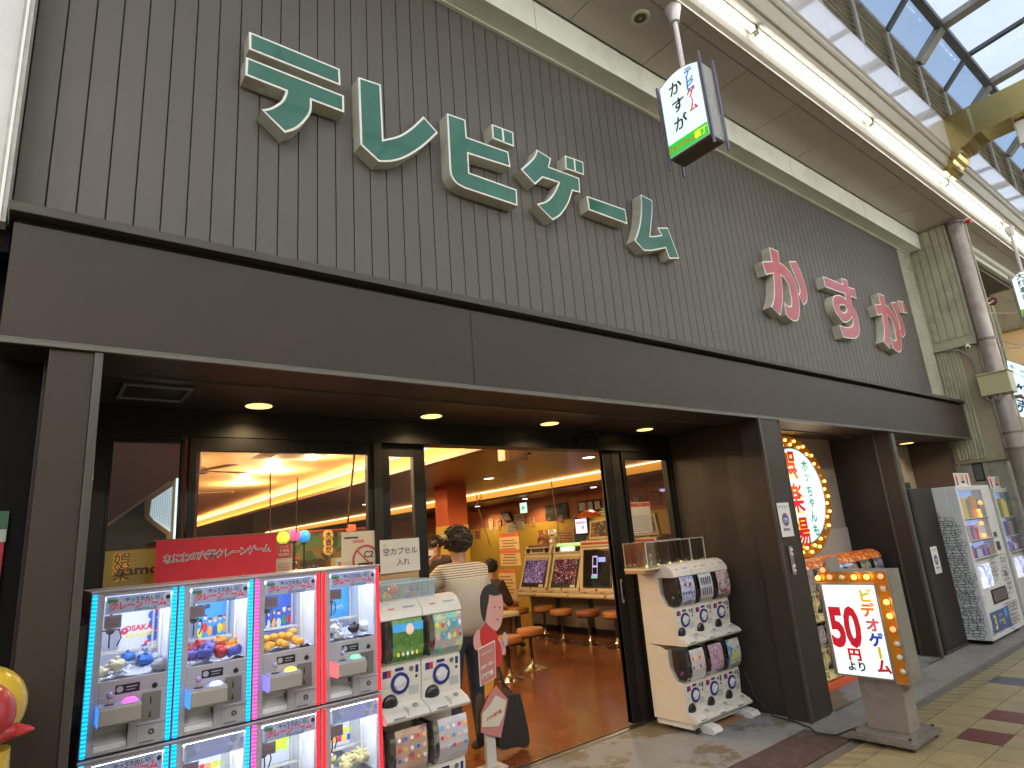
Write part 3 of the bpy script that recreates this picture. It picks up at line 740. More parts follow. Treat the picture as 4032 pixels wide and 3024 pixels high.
SIGN_DBG = (a, b, c, tp, tr)
yl = (a.y+c.y)/2; yr = (b.y+tr.y)/2; zb = (b.z+c.z)/2; ztop = tr.z+.03
hanging_sign('lit white sign box on a pole, three dark hiragana over a green band', xf, yl, yr, ztop, zb, .19, (0, ZC), 'かすが', 'テレビゲーム', arch=max(.04, ztop-a.z), sz=.135)
NN = Reg(3700,950,.2411)
xf2 = 12.3
a2 = NN.X(1165, 640, xf2); c2 = NN.X(1300, 1250, xf2)
hanging_sign('lit white sign box at the right edge, black kanji over a green band', xf2, a2.y, a2.y-.30, a2.z+.10, c2.z, .19, (0, ZC), '大興寿司', '', arch=.10, sz=.11)
# ------------------------------------------------------------------ neighbouring buildings
old_cream = M('old_cream_metal', (.42,.40,.29), .55, .1, var=.10, vscale=4, dirt=(.16,.15,.10), dscale=3.2, damt=.55)
old_wall = M('old_plaster')
nb = thing('neighbour_building', 'old dirty beige building with planked and corrugated column right of the arcade', 'building', (11.4, 3.0, 0))
def npart(name, mb, mats, **k): return mb.build(name, mats, parent=nb, **k)
mb = MB(); mb.box(11.165, 11.62, 2.64, 3.30, 4.06, 5.99, 0); mb.box(11.15, 11.64, 2.625, 3.30, 4.00, 4.09, 0)
ys = [2.66, 2.745, 2.85, 2.96, 3.07, 3.16, 3.21, 3.28]
for a, b in zip(ys[:-1], ys[1:]): mb.box(11.15, 11.165, a+.008, b-.008, 4.15, 5.985, 0)
mb.box(11.145, 11.17, 2.625, 2.65, 4.09, 5.985, 0)
npart('planked_column', mb, old_cream, bevel=.003)
mb = MB()
pts = [(11.20, 2.885)]
yy = 2.885
while yy < 3.24: pts += [(11.185, yy+.006), (11.185, yy+.022), (11.205, yy+.030), (11.205, yy+.040)]; yy += .046
pts += [(11.26, yy), (11.26, 2.885)]
mb.prism(pts, 2, 3.14, 3.99, 0); mb.prism(pts, 2, 2.29, 3.135, 0)
npart('corrugated_panel', mb, old_cream)
mb = MB(); mb.box(11.215, 11.6, 2.66, 3.30, 2.24, 4.0, 0); mb.box(11.26, 11.62, 2.70, 3.30, 0, 2.24, 1); mb.box(11.25, 11.27, 2.93, 3.24, 1.0, 2.27, 1); mb.box(11.24, 11.255, 2.975, 3.105, 1.96, 2.23, 2); mb.box(11.235, 11.245, 2.99, 3.09, 1.98, 2.21, 3)
mb.box(11.245, 11.27, 3.26, 3.34, 0, 2.6, 0); mb.box(11.24, 11.26, 3.285, 3.315, 2.26, 2.49, 2)
npart('column_wall', mb, [old_wall, M('grey_plaster', (.27,.26,.22), .8, var=.15, vscale=5, dirt=(.12,.11,.09), dscale=4, damt=.6), black, M('dim_window', (.10,.11,.10), .2)])
# fluted cream trim between cladding and column
mb = MB(); mb.box(10.645, 11.15, 3.205, 3.26, 3.0, 5.70, 0)
for q in range(8): mb.box(10.652+q*.062, 10.690+q*.062, 3.19, 3.205, 3.16, 5.69, 0)
npart('fluted_trim', mb, M('trim_cream', (.50,.48,.38), .5, var=.08, vscale=5, dirt=(.25,.23,.16), dscale=4, damt=.5))
# shops beyond the pipe
mb = MB(); mb.box(11.6, 24, 3.3, 3.4, 0, 6.0, 0); mb.box(11.62, 24, 2.80, 3.3, 5.74, 5.80, 1)
npart('shop_wall', mb, [old_wall, M('dark_soffit', (.13,.11,.08), .8)])
mb = MB(); mb.box(11.66, 24, 2.72, 2.80, 5.83, 5.995, 0); mb.box(11.66, 24, 2.66, 2.72, 5.90, 5.995, 0)
npart('beam', mb, cream)
pc = NN.X(820, 900, 13.4); pr = NN.X(1150, 780, 13.4)
mb = MB(); mb.box(13.4, 13.6, 2.2, pc.y, 4.55, pr.z, 0); mb.box(13.25, 13.4, pc.y-.02, pc.y+.12, 3.9, pc.z-.05, 1)
npart('wing_wall', mb, [M('wing_plaster', (.36,.31,.20), .85, var=.12, vscale=3, dirt=(.15,.12,.08), dscale=2.5, damt=.6), M('old_cream_metal')])
mb = MB(); mb.box(13.6, 13.7, 2.1, 3.3, 3.95, 4.55, 0); npart('warm_fascia', mb, M('warm_fascia_m', (.60,.45,.28), .6, emit=(.9,.55,.22), estr=.25))

# drain pipe
px_, py_ = 11.25, 2.515
t = thing('drain_pipe', 'thick grey pink drain pipe running from the canopy soffit down past the cream box', 'pipe', (px_, py_, 0))
pipe_m = M('pipe_paint', (.36,.31,.29), .32, .1, var=.10, vscale=5, dirt=(.18,.13,.10), dscale=4, damt=.55)
mb = MB(); mb.tube((px_, py_, 2.37), (px_, py_, 5.99), .113, seg=32); mb.tube((px_, py_, 0), (px_, py_, 2.37), .119, seg=32, mi=1)
mb.build('pipe', [pipe_m, M('pipe_lower', (.22,.19,.15), .6, var=.25, vscale=6, dirt=(.09,.08,.07), dscale=4, damt=.7)], parent=t, smooth=True)
mb = MB()
for z, r, h in ((2.37,.135,.03),(2.60,.122,.03),(4.03,.125,.035),(5.95,.13,.03)): mb.lathe([(r,-h/2),(r,h/2)], (px_, py_, z), seg=32)
mb.build('clamp', M('clamp_m', (.20,.15,.15), .5, .3), parent=t, smooth=True)
mb = MB(); mb.tube((px_-.05, py_-.12, 5.93), (px_-.09, py_-.20, 5.93), .02); mb.tube((px_-.09, py_-.18, 5.90), (px_-.10, py_-.24, 5.88), .035, mi=1)
mb.build('valve', [M('valve_m', (.5,.45,.4), .4), M('valve_red', (.45,.04,.04), .4)], parent=t, smooth=True)
mb = MB(); mb.path([(px_+.03, py_-.125, z) for z in (2.6, 3.3, 4.0, 5.0, 5.9)], .012); mb.build('conduit', old_cream, parent=t, smooth=True)
# cream electrical box on the pipe
e = [on(0, 11.08, 3750+a*.3615, 1350+b*.3615) for a, b in ((245,350),(600,285),(300,585),(655,525))]
y1, y0 = e[0].y, e[1].y; z1 = (e[0].z+e[1].z)/2; z0 = (e[2].z+e[3].z)/2
t = thing('electrical_box', 'cream metal electrical box strapped around the drain pipe', 'electrical box', (11.1, py_, z0))
bx = M('box_cream', (.50,.47,.27), .35, .1, var=.06, vscale=5)
mb = MB(); mb.box(11.08, 11.13, y0+.01, y1-.01, z0, z1-.02); mb.box(11.13, 11.36, y0+.01, y1-.01, z0, z1-.02); mb.build('box_body', bx, parent=t, bevel=.006)
mb = MB(); mb.box(11.06, 11.38, y0-.005, y1+.005, z1-.02, z1); mb.build('box_lid', bx, parent=t, bevel=.004)
mb = MB()
for q in (.06, .16): mb.path([(11.10, y1-q, z0+.01), (11.08, y1-q-.01, z0-.07), (11.09, y1-q-.06, z0-.10), (11.12, y1-q-.10, z0-.06), (11.14, y1-q-.12, z0+.0)], .012)
mb.build('flex_conduit', M('conduit_grey', (.20,.18,.17), .6), parent=t, smooth=True)
# dome camera, cables, siren
cp_ = Reg(3750,1350,.3615).X(165, 45, 11.1)
t = thing('security_camera', 'small white dome camera under the planked column box', 'camera', (11.13, cp_.y, 4.0))
mb = MB(); mb.ball((11.11, cp_.y, cp_.z), .036); mb.tube((11.11, cp_.y, cp_.z), (11.14, cp_.y, 4.0), .022); mb.build('dome', white_pl, parent=t, smooth=True)
mb = MB(); mb.ball((11.085, cp_.y-.008, cp_.z-.012), .018); mb.build('lens', black, parent=t, smooth=True)
mb = MB()
for q in (0, .02): mb.path([(11.16, 3.05-q, 3.99), (11.14, 2.93-q, 3.975-q), (11.15, 2.84, 3.93-q), (11.17, 2.76-q, 3.80), (11.19, 2.735-q, 3.66), (11.2, 2.74-q, 3.45)], .010)
tag(mb.build('cable', M('cable_dirty', (.22,.21,.18), .6), smooth=True, org=(11.15, 2.8, 3.6)), 'pair of grey cables curving down from under the planked column box', 'cable')
sr = NN.X(880, 985, 11.5)
t = thing('red_siren', 'dark red round siren on a bracket beside the drain pipe', 'siren', (11.5, sr.y, sr.z))
mb = MB(); mb.lathe([(.05,0),(.062,.03),(.062,.055),(.045,.06),(.0,.03)], (11.52, sr.y, sr.z), axis=(-1,0,0)); mb.build('siren_bell', M('siren_red', (.16,.015,.025), .35), parent=t, smooth=True)
mb = MB(); mb.lathe([(0,.07),(.022,.068),(.024,.04)], (11.52, sr.y, sr.z), axis=(-1,0,0)); mb.build('siren_hub', M('siren_hub_m', (.45,.36,.34), .4), parent=t, smooth=True)
mb = MB(); mb.tube((11.53, sr.y, sr.z), (11.4, sr.y+.06, sr.z-.03), .012); mb.ball((11.36, sr.y+.085, sr.z-.035), .028); mb.ball((11.36, sr.y+.08, sr.z-.2), .03); mb.build('bracket', white_pl, parent=t, smooth=True)
mb = MB(); mb.path([(11.3, sr.y+.06, sr.z-.2), (12.0, sr.y-.03, sr.z-.12), (13.0, 2.2, sr.z+.02)], .008)
tag(mb.build('cable', M('cable_light', (.40,.38,.30), .5), smooth=True, org=(12, 2.4, 4.4)), 'pale cable running from the drain pipe towards the right hand hanging sign', 'cable')
mb = MB(); mb.path([(11.38, 2.5, 4.05), (12.2, 2.35, 4.02), (13.2, 2.15, 4.12)], .006); mb.path([(11.38, 2.5, 3.88), (12.2, 2.35, 3.98), (13.2, 2.1, 4.2)], .006)
tag(mb.build('cable', M('cable_dirty'), smooth=True, org=(12, 2.4, 4.0)), 'thin dark wires crossing behind the drain pipe below the siren', 'cable')
mb = MB(); p_ = Reg(3750,1350,.3615).X(665, 590, 11.3); mb.tube((11.3, p_.y+.03, p_.z), (11.3, p_.y-.08, p_.z-.005), .028); mb.ball((11.3, p_.y-.085, p_.z-.006), .029, mi=1)
tag(mb.build('alarm_lamp', [M('clamp_m'), M('valve_red')], smooth=True, org=(11.3, p_.y, p_.z)), 'small red alarm lamp on the drain pipe below the electrical box', 'alarm lamp')
# lit calligraphy sign
c4 = [on(0, 13.0, 3750+a*.3615, 1350+b*.3615) for a, b in ((585,180),(792,250),(800,825),(690,795))]
t = thing('lit_sign', 'slanting lit pale sign with dark blue brush lettering behind the drain pipe', 'sign', (13.0, 2.6, 3.0))
def lp(u, v):  # across 0..1.3, down 0..1
    top = c4[0].lerp(c4[1], u); bot = c4[3].lerp(c4[2], u); return top.lerp(bot, v)
mb = MB(); mb.extr([lp(0,0), lp(1.9,0), lp(1.9,1), lp(0,1)], (.12,0,0)); mb.build('sign_box', M('sign_frame_grey', (.25,.26,.24), .5), parent=t)
mb = MB(); mb.extr([lp(.03,.012)-UX*.003, lp(1.87,.012)-UX*.003, lp(1.87,.988)-UX*.003, lp(.03,.988)-UX*.003], (.002,0,0)); mb.build('sign_face', M('sign_cyan_white', (.7,.85,.83), .4, emit=(.72,1.0,.97), estr=.9), parent=t)
mb = MB(); ux = (lp(1,0)-lp(0,0)).normalized(); uz = (lp(0,0)-lp(0,1)).normalized()
mb.text('春', lp(.28,.13)-UX*.005, ux, uz, .075, 0); mb.text('の一品', lp(.62,.24)-UX*.005, ux, uz, .06, 0); mb.text('海鮮', lp(.9,.15)-UX*.005, ux, uz, .06, 0)
mb.text('笑', lp(.95,.62)-UX*.005, ux, uz, .26, 0, .03, sx=.8); mb.text('売', lp(.90,.90)-UX*.005, ux, uz, .26, 0, .02, sx=.8)
mb.build('lettering', M('sign_navy', (.03,.05,.30), .5), parent=t)
# white building at the far left
lb = thing('neighbour_building', 'white stone clad building edge beside the cladding at the far left', 'building', (-1.5, 3.0, 0))
mb = MB(); mb.box(-3.0, -.215, 3.04, 3.3, 3.12, 8.0, 0); mb.build('stone_panel', M('white_stone', (.60,.61,.58), .35, var=.05, vscale=5, dirt=(.5,.5,.47), dscale=14, damt=.35), parent=lb)
mb = MB(); mb.box(-.215, -.178, 3.02, 3.3, 3.10, 8.0, 0); mb.box(-.205, -.195, 3.012, 3.02, 3.10, 8.0, 1); mb.build('corner_trim', [M('mortar_grey', (.45,.44,.40), .9, var=.2, vscale=12), M('trim_bright', (.8,.8,.78), .3)], parent=lb)
mb = MB(); mb.box(-3.0, -.16, 3.45, 3.6, 0, 3.12, 0); mb.box(-3.0, -.16, 3.1, 3.45, 3.0, 3.12, 0); mb.box(-.19, -.16, 3.3, 3.45, 0, 3.1); mb.box(-.16, .012, 3.30, 3.42, 0, 2.6); mb.build('dark_recess', M('recess_black', (.008,.007,.007), .8, spec=.1), parent=lb)
q = [Reg(0,1900,.6774).Y(a, b, 3.29) for a, b in ((0,165),(55,165),(40,270),(25,345),(0,640))]
mb = MB(); mb.box(-.6, q[1].x, 3.285, 3.295, q[2].z, q[1].z, 0); mb.box(-.6, q[2].x, 3.285, 3.295, q[3].z, q[2].z-.001, 1); mb.box(-.6, q[3].x, 3.285, 3.295, 1.1, q[3].z-.001, 2)
mb.build('poster', [M('poster_green', (.03,.09,.05), .5), M('poster_pale', (.30,.36,.30), .5), M('poster_red', (.30,.01,.02), .5)], parent=lb)
mb = MB(); mb.box(-.14, -.10, 3.2, 3.26, .6, 1.12, 0); mb.build('red_post', M('poster_red'), parent=lb)
led = MB(); led.box(-.128, -.122, 3.195, 3.199, .7, 1.10, 0); led.build('led_line', E('led_violet', (.35,.35,1.0), 1.6), parent=lb)
# far street end and the other side of the street, seen only in reflections
ob = thing('opposite_building', 'row of shop fronts on the other side of the covered street', 'building', (5, -5.6, 0))
mb = MB(); mb.box(-6, 26, -5.8, -5.6, 0, 6.0, 0); mb.box(-6, 26, -5.6, -4.6, 5.98, 6.04, 1); mb.box(-6, 26, -4.62, -4.55, 6.0, 7.2, 2)
for k in range(7): mb.box(-5+k*4.4, -1.2+k*4.4, -5.59, -5.55, 0.2, 2.6, 3)
mb.build('shop_front', [M('opposite_wall', (.30,.27,.24), .7, var=.3, vscale=.4), ceil_tile, gloss_white, M('opposite_glass', (.25,.20,.14), .3, emit=(1.0,.75,.45), estr=.15)], parent=ob)
for k in range(10):  # unseen tubes, added as the main light on the facade and beam
    mb = MB(); mb.tube((-6+k*3.1, -4.75, 5.94), (-3.6+k*3.1, -4.75, 5.94), .02, seg=8); mb.build('tube', E('unseen_tube_glow', (1.0,.99,.90), 215), parent=ob)

# ------------------------------------------------------------------ second bay: oval sign, stickers
RO = Reg(3000,1650,.3617)
YO = 3.70
oc = Vector((7.06, YO, 1.905)); oa, ob_ = .775, .70; ia, ib = .60, .545
t = thing('oval_sign', 'lit oval sign ringed with yellow bulbs in the bay right of the entrance', 'sign', (oc.x, YO+.08, oc.z-.7))
def ell(a, b, n=64): return [(oc.x+a*math.cos(2*math.pi*i/n), oc.z+b*math.sin(2*math.pi*i/n)) for i in range(n)]
mb = MB(); mb.prism(ell(oa, ob_), 1, YO, YO+.085, 0); mb.build('sign_box', M('oval_side', (.45,.22,.03), .4, .4), parent=t, smooth=True)
mb = MB(); mb.prism(ell(oa-.004, ob_-.004), 1, YO-.004, YO-.001, 0, holes=[ell(ia+.012, ib+.012)]); mb.build('bulb_ring', M('amber_reflector', (.55,.22,.02), .25, .6, emit=(1.0,.30,.01), estr=.12), parent=t)
mb = MB(); mb.prism(ell(ia+.012, ib+.012), 1, YO-.022, YO-.001, 0, holes=[ell(ia, ib)]); mb.build('inner_rim', steel, parent=t)
mb = MB(); mb.prism(ell(ia-.001, ib-.001), 1, YO-.012, YO-.001, 0); mb.build('sign_face', M('oval_face', (.55,.65,.65), .4, emit=(.72,.95,1.0), estr=.85), parent=t)
bulb_on = E('bulb_on', (1.0,.62,.16), 3.2); bulb_off = M('bulb_off', (.62,.50,.30), .2)
bulb_mid = E('bulb_mid', (1.0,.40,.14), .9)
nb_ = 0
for k in range(44):
    th = math.pi/2-2*math.pi*(k+.3)/44
    r0 = .48+.34*((k % 2)-.5)
    x = oc.x+(ia+(oa-ia)*r0)*math.cos(th); z = oc.z+(ib+(ob_-ib)*r0)*math.sin(th)
    if x < 6.55: continue
    mb = MB(); mb.ball((x, YO-.014, z), .019, seg=10, rings=6)
    dg = math.degrees(th) % 360
    mb.build('bulb', bulb_off if (15 < dg < 38 or 300 < dg < 318) and k % 3 else bulb_on, parent=t, smooth=True)
lamp('sign_lamp', (oc.x+.2, YO-.25, oc.z+.2), 3.5, (1,.65,.35), .3, parent=t)
w = MB(); yk = YO-.014
for ch, a, b, hh in (('娯', 325, 620, .35), ('楽', 410, 985, .35), ('場', 478, 1355, .35)):
    p = RO.Y(a, b, yk)
    for dx, dz, mi, bo in ((-.012,-.010,1,.035), (.0,.0,0,.022)):
        w.text(ch, (p.x+dx-.03, yk-.001*(1-mi), p.z+dz), UX, UZ, hh, mi, bo, sx=1.0)
for ch, (a, b) in zip('ホッちゃんも', ((470,560),(490,670),(525,835),(548,950),(572,1110),(600,1260))):
    p = RO.Y(a, b, yk); w.text(ch, (p.x, yk-.002, p.z), UX, UZ, .15, 2, .03)
w.build('lettering', [M('sg_deepred', (.5,.0,.01), .4, emit=(.62,.01,.01), estr=.55), M('sg_amber', (.8,.7,.05), .4, emit=(1.0,.85,.10), estr=.75), M('sg_teal', (.02,.35,.25), .4, emit=(.02,.30,.20), estr=.35)], parent=t)
def notice(x0, x1, z0, z1, y, label, name='notice'):
    t = thing(name, label, 'notice', ((x0+x1)/2, y, z0), group='no bicycle parking notices taped to the dark front')
    mb = MB(); mb.box(x0, x1, y-.002, y, z0, z1); mb.build('sheet', paper, parent=t)
    W = x1-x0; cx = (x0+x1)/2; H = z1-z0; r = W*.29; cz = z0+H*.50
    mb = MB(); mb.lathe([(0,.0),(r,.0)], (cx, y-.003, cz), axis=(0,-1,0), seg=32, mi=0); mb.lathe([(0,.001),(r*.80,.001)], (cx, y-.003, cz), axis=(0,-1,0), seg=32, mi=1)
    for s in (-1, 1):
        mb.lathe([(r*.22,.002),(r*.30,.002)], (cx+s*r*.36, y-.003, cz-.1*r), axis=(0,-1,0), seg=16, mi=2)
    mb.box(cx-r*.36, cx+r*.36, y-.0056, y-.0052, cz+r*.05, cz+r*.13, 2); mb.box(cx-r*.05, cx+r*.05, y-.0056, y-.0052, cz-.1*r, cz+r*.3, 2)
    mb.build('no_bicycle_symbol', [M('ring_red', (.45,.10,.10), .6), M('disc_blue', (.07,.12,.36), .6), paper], parent=t)
    mb = MB(); mb.text('自転車の駐輪はご遠慮ください', (cx, y-.004, z1-H*.13), UX, UZ, W*.065, 0, .01); mb.text('(バイク含む)', (cx, y-.004, z1-H*.19), UX, UZ, W*.06, 0); mb.text('駐輪禁止', (cx, y-.004, z0+H*.18), UX, UZ, W*.13, 0, .02, sx=1.15)
    mb.build('lettering', ink, parent=t)
notice(5.315, 5.52, 1.50, 1.80, 2.993, 'white no bicycle parking notice on the pillar right of the entrance')
notice(8.62, 8.83, .873, 1.183, 3.012, 'white no bicycle parking notice on the dark cabinet beside the vending machine')
t = thing('switch_plate', 'narrow metal key switch plate below the notice on the pillar', 'switch plate', (5.41, 2.993, 1.17))
mb = MB(); mb.cbox(5.375, 5.435, 2.985, 2.994, 1.175, 1.42, .003); mb.build('plate', steel, parent=t)
for q in (1.34, 1.20):
    mb = MB(); mb.box(5.39, 5.42, 2.975, 2.985, q, q+.06, 0); mb.box(5.395, 5.415, 2.9725, 2.9749, q+.02, q+.04, 1); mb.build('key_switch', [paper, ink_red], parent=t)

# dark covered cabinet and vending machines
t = thing('dark_cabinet', 'tall dark brown covered cabinet left of the vending machines', 'cabinet', (8.75, 3.2, 0))
mb = MB(); mb.box(8.40, 9.14, 3.02, 3.6, .01, 1.885, 0); mb.build('cabinet_body', brown_dk, parent=t, bevel=.004)
mb = MB(); mb.box(8.395, 9.145, 3.013, 3.02, .01, .04, 0); mb.box(8.44, 8.445, 3.016, 3.0199, .05, 1.86, 1); mb.build('cabinet_trim', [M('pillar_edge'), black], parent=t)
mb = MB(); mb.box(8.55, 8.72, 3.1, 3.25, 1.886, 1.97, 0); mb.box(8.57, 8.70, 3.09, 3.1, 1.90, 1.96, 1); tag(mb.build('small_box', [M('khaki', (.20,.16,.08), .7), black], org=(8.6, 3.2, 1.886)), 'small khaki box lying on top of the dark covered cabinet', 'box')
vend_w = M('vending_white', (.66,.67,.66), .35, var=.03)
def vending(x0, x1, label, body, first, card_label):
    t = thing('vending_machine', label, 'vending machine', ((x0+x1)/2, 3.1, 0), group='vending machines standing by the column')
    y0 = 2.76; y1 = 3.42; W = x1-x0; zt = 1.88 if first else 1.83
    mb = MB(); mb.box(x0, x1, y0+.12, y1, .06, zt, 0); mb.box(x0, x0+.04, y0, y0+.12, .06, zt, 0); mb.box(x1-.30*W, x1, y0, y0+.12, .06, zt, 0); mb.box(x0+.04, x1-.30*W, y0, y0+.12, .06, .98, 0); mb.box(x0+.04, x1-.30*W, y0, y0+.12, 1.82*zt/1.88, zt, 0)
    mb.build('body', body, parent=t, bevel=.006)
    xa, xb = x0+.04, x1-.30*W
    rows = ((1.47,1.82),(1.205,1.455),(.99,1.185)); sc = zt/1.88
    for k, (za, zb_) in enumerate(rows):
        za *= sc; zb_ *= sc
        s = MB(); s.box(xa, xb, y0-.015, y0+.10, za-.022, za, 0)
        n = 16
        for q in range(n): s.box(xa+(q+.2)*(xb-xa)/n, xa+(q+.8)*(xb-xa)/n, y0-.022, y0-.015, za-.018, za-.004, 1)
        s.build('shelf', [white_pl, M('button_dark', (.12,.12,.13), .4)], parent=t)
        d = MB(); cols = 9
        rnd = random.Random(k+int(x0*10))
        for q in range(cols):
            if k == 0 and first and q > 3: pass
            wq = (xb-xa)/cols; x = xa+wq*q; hh = (zb_-za)*rnd.uniform(.55,.80)
            mi = rnd.randrange(8); 
            if k < 2: d.box(x+.008, x+wq-.008, y0+.05, y0+.10, za+.002, za+hh, mi)
            else: d.tube((x+wq*.5, y0+.06, za+.002), (x+wq*.5, y0+.06, za+hh*.75), wq*.38, seg=10, mi=mi); d.tube((x+wq*.5, y0+.06, za+hh*.75), (x+wq*.5, y0+.06, za+hh*.95), wq*.18, seg=8, mi=(mi+3) % 8)
        d.build('display_goods', VG, parent=t)
        bp_ = MB(); bp_.box(xa+.001, xb-.001, y0+.11, y0+.119, za, zb_, 0); bp_.build('lit_back', E('vend_glow' if k != 0 else 'vend_glow_top', (.42,.55,1.0) if k else (.30,.50,.95), .9), parent=t)
    if first:
        for (x, z) in ((x0+.86,1.66),(x0+.72,1.555),(x0+.74,1.50),(x0+.70,1.40),(x0+.70,1.245)):
            b = MB(); b.tube((x, y0+.02, z-.03), (x, y0+.02, z), .022, seg=10); b.ball((x, y0+.02, z), .024, seg=10, rings=6); b.build('lit_lamp', E('small_amber', (1,.42,.08), 3.0), parent=t, smooth=True)
    g = MB(); g.box(xa, xb, y0-.008, y0-.004, .985*sc, 1.82*sc); g.build('front_pane', glass, parent=t)
    # lower door
    m = MB(); m.box(x0+.06*W+.02, x0+.38*W, y0-.012, y0, .64*sc, .91*sc, 0); m.build('small_display', ART('display_art', [(.5,.6,.9),(.8,.82,.95),(.3,.35,.6),(.9,.9,.95)], 14, .5), parent=t)
    m = MB(); m.box(x0+.25*W, x0+.70*W, y0-.006, y0+.001, .43*sc, .60*sc, 0); m.box(x0+.27*W, x0+.68*W, y0-.010, y0-.006, .45*sc, .58*sc, 1); m.build('delivery_flap', [black, M('flap_brown', (.10,.07,.06), .25)], parent=t, bevel=.003)
    m = MB(); m.box(x1-.24*W, x1-.15*W, y0-.005, y0, 1.20*sc, 1.26*sc, 0); m.box(x1-.24*W, x1-.13*W, y0-.005, y0, 1.03*sc, 1.14*sc, 0); m.box(x1-.22*W, x1-.14*W, y0-.006, y0, .70*sc, .76*sc, 1); m.build('coin_panel', [M('coin_dark', (.10,.09,.07), .3, .4), steel], parent=t)
    m = MB(); m.box(x0+.1, x0+.18, y0+.05, y1-.1, .0, .06, 0); m.box(x1-.18, x1-.1, y0+.05, y1-.1, .0, .06, 0); m.build('feet', black, parent=t)
    return t
VG = [M('vg%d' % i, c, .4, emit=c, estr=.35) for i, c in enumerate([(.55,.08,.08),(.08,.15,.5),(.7,.68,.72),(.6,.35,.08),(.1,.35,.2),(.65,.2,.35),(.35,.32,.6),(.75,.6,.2)])]
v1 = vending(9.155, 10.46, 'white vending machine covered in black line drawn rubble, next to the dark cabinet', vend_w, True, '')
v2 = vending(10.60, 11.95, 'grey white vending machine cut by the right edge of the picture', M('vending_grey', (.50,.50,.50), .4), False, '')
# line drawing of tumbled blocks on the first machine: outlined stones as raised ink strokes
def strokes(mb, quads, wdt, toP, mi=0):
    for pl in quads:
        for i in range(len(pl)):
            a = Vector((*pl[i], 0)); b = Vector((*pl[(i+1) % len(pl)], 0)); d = b-a
            if d.length < 1e-4: continue
            n = Vector((-d.y, d.x, 0)).normalized()*wdt; e_ = d.normalized()*wdt*.6
            mb.add([toP(a-n-e_), toP(b-n+e_), toP(b+n+e_), toP(a+n-e_)], [(0,1,2,3)], mi)
rnd = random.Random(11)
def stones(n, u0, u1, v0, v1, k=1.):
    out = []
    v = v0
    while v < v1:
        h = rnd.uniform(.045, .085)*k; u = u0+rnd.uniform(-.03, 0)*k; tilt = rnd.uniform(-.16, .16)
        while u < u1:
            w_ = rnd.uniform(.06, .17)*k; j = lambda: rnd.uniform(-.014, .014)*k; ca = tilt+rnd.uniform(-.22, .22)
            c_ = (u+w_/2, v+h/2); hw, hh = w_*.52, h*.50
            pl = [(c_[0]+(sx_*hw+j())*math.cos(ca)-(sy_*hh+j())*math.sin(ca), c_[1]+(sx_*hw+j())*math.sin(ca)+(sy_*hh+j())*math.cos(ca)) for sx_, sy_ in ((-1,-1),(1,-1),(1,1),(-1,1))]
            if all(u0+.001 < p[0] < u1-.001 and v0 < p[1] < v1 for p in pl): out.append(pl)
            u += w_*.98
        v += h*.85
    return out
mb = MB(); st = stones(0, 0, .56, .07, 1.62, .55)
st = [p for p in st if p[0][1] < 1.38+.7*min(p[0][0], .3)]
strokes(mb, st, .0021, lambda p: Vector((9.1525, 2.765+p.x, p.y+.0)))
fr = stones(0, 0, 1.20, .08, .42, .7)
strokes(mb, [p for p in fr if not (.05 < p[0][0] < .62 and .12 < p[0][1] < .38)], .0024, lambda p: Vector((9.16+p.x, 2.757, p.y)))
fr = stones(0, .85, 1.25, .42, .98); strokes(mb, fr, .0024, lambda p: Vector((9.16+p.x, 2.757, p.y)))
fr = stones(0, .0, .10, .42, .98)+stones(0, .42, .84, .62, .97); strokes(mb, fr, .0024, lambda p: Vector((9.16+p.x, 2.757, p.y)))
mb.build('line_drawing', M('ink_line', (.04,.045,.05), .6), parent=v1)
mb = MB(); mb.box(9.24, 9.93, 2.752, 2.7565, .13, .36, 0); mb.text('3', (9.36, 2.751, .17), UX, UZ, .22, 1, .03); mb.text('年連続', (9.60, 2.751, .19), UX, UZ, .075, 1, .02); mb.text('日本一', (9.60, 2.751, .28), UX, UZ, .05, 2); mb.lathe([(0,0),(.055,0)], (9.80, 2.7515, .30), axis=(0,-1,0), mi=3)
mb.build('price_sticker', [M('st_blue', (.05,.09,.28), .5), M('st_yel', (.75,.65,.05), .5), paper, M('st_blue2', (.10,.30,.55), .5)], parent=v1)
for x0, x1, lb_ in ((9.42, 9.99, 'white card with red figures standing on the rubble patterned vending machine'), (10.78, 11.40, 'white card with red figures standing on the second vending machine')):
    t = thing('display_card', lb_, 'card', ((x0+x1)/2, 2.83, 1.88), group='cards standing on the vending machines')
    zz = 1.882 if x0 < 10 else 1.832
    mb = MB(); mb.box(x0, x1, 2.825, 2.83, zz, zz+.17); mb.build('card', M('card_cream', (.70,.60,.50), .6), parent=t)
    mb = MB()
    for s in (.12, .80): mb.ball((x0+(x1-x0)*s, 2.822, zz+.13), .022, sc=(1,.12,1), mi=0); mb.box(x0+(x1-x0)*s-.022, x0+(x1-x0)*s+.022, 2.8195, 2.823, zz+.065, zz+.115, 0); mb.box(x0+(x1-x0)*s-.018, x0+(x1-x0)*s-.002, 2.8195, 2.823, zz+.01, zz+.064, 1); mb.box(x0+(x1-x0)*s+.002, x0+(x1-x0)*s+.018, 2.8195, 2.823, zz+.01, zz+.064, 1)
    mb.text('お得に当たる', ((x0+x1)/2, 2.822, zz+.125), UX, UZ, .028, 2, .02); mb.text('1000円', ((x0+x1)/2, 2.822, zz+.085), UX, UZ, .04, 0, .02); mb.box((x0+x1)/2-.05, (x0+x1)/2+.05, 2.820, 2.823, zz+.04, zz+.07, 3)
    mb.build('print', [ink_red, ink_blue, M('ink_teal', (.1,.3,.25), .6), ink], parent=t)
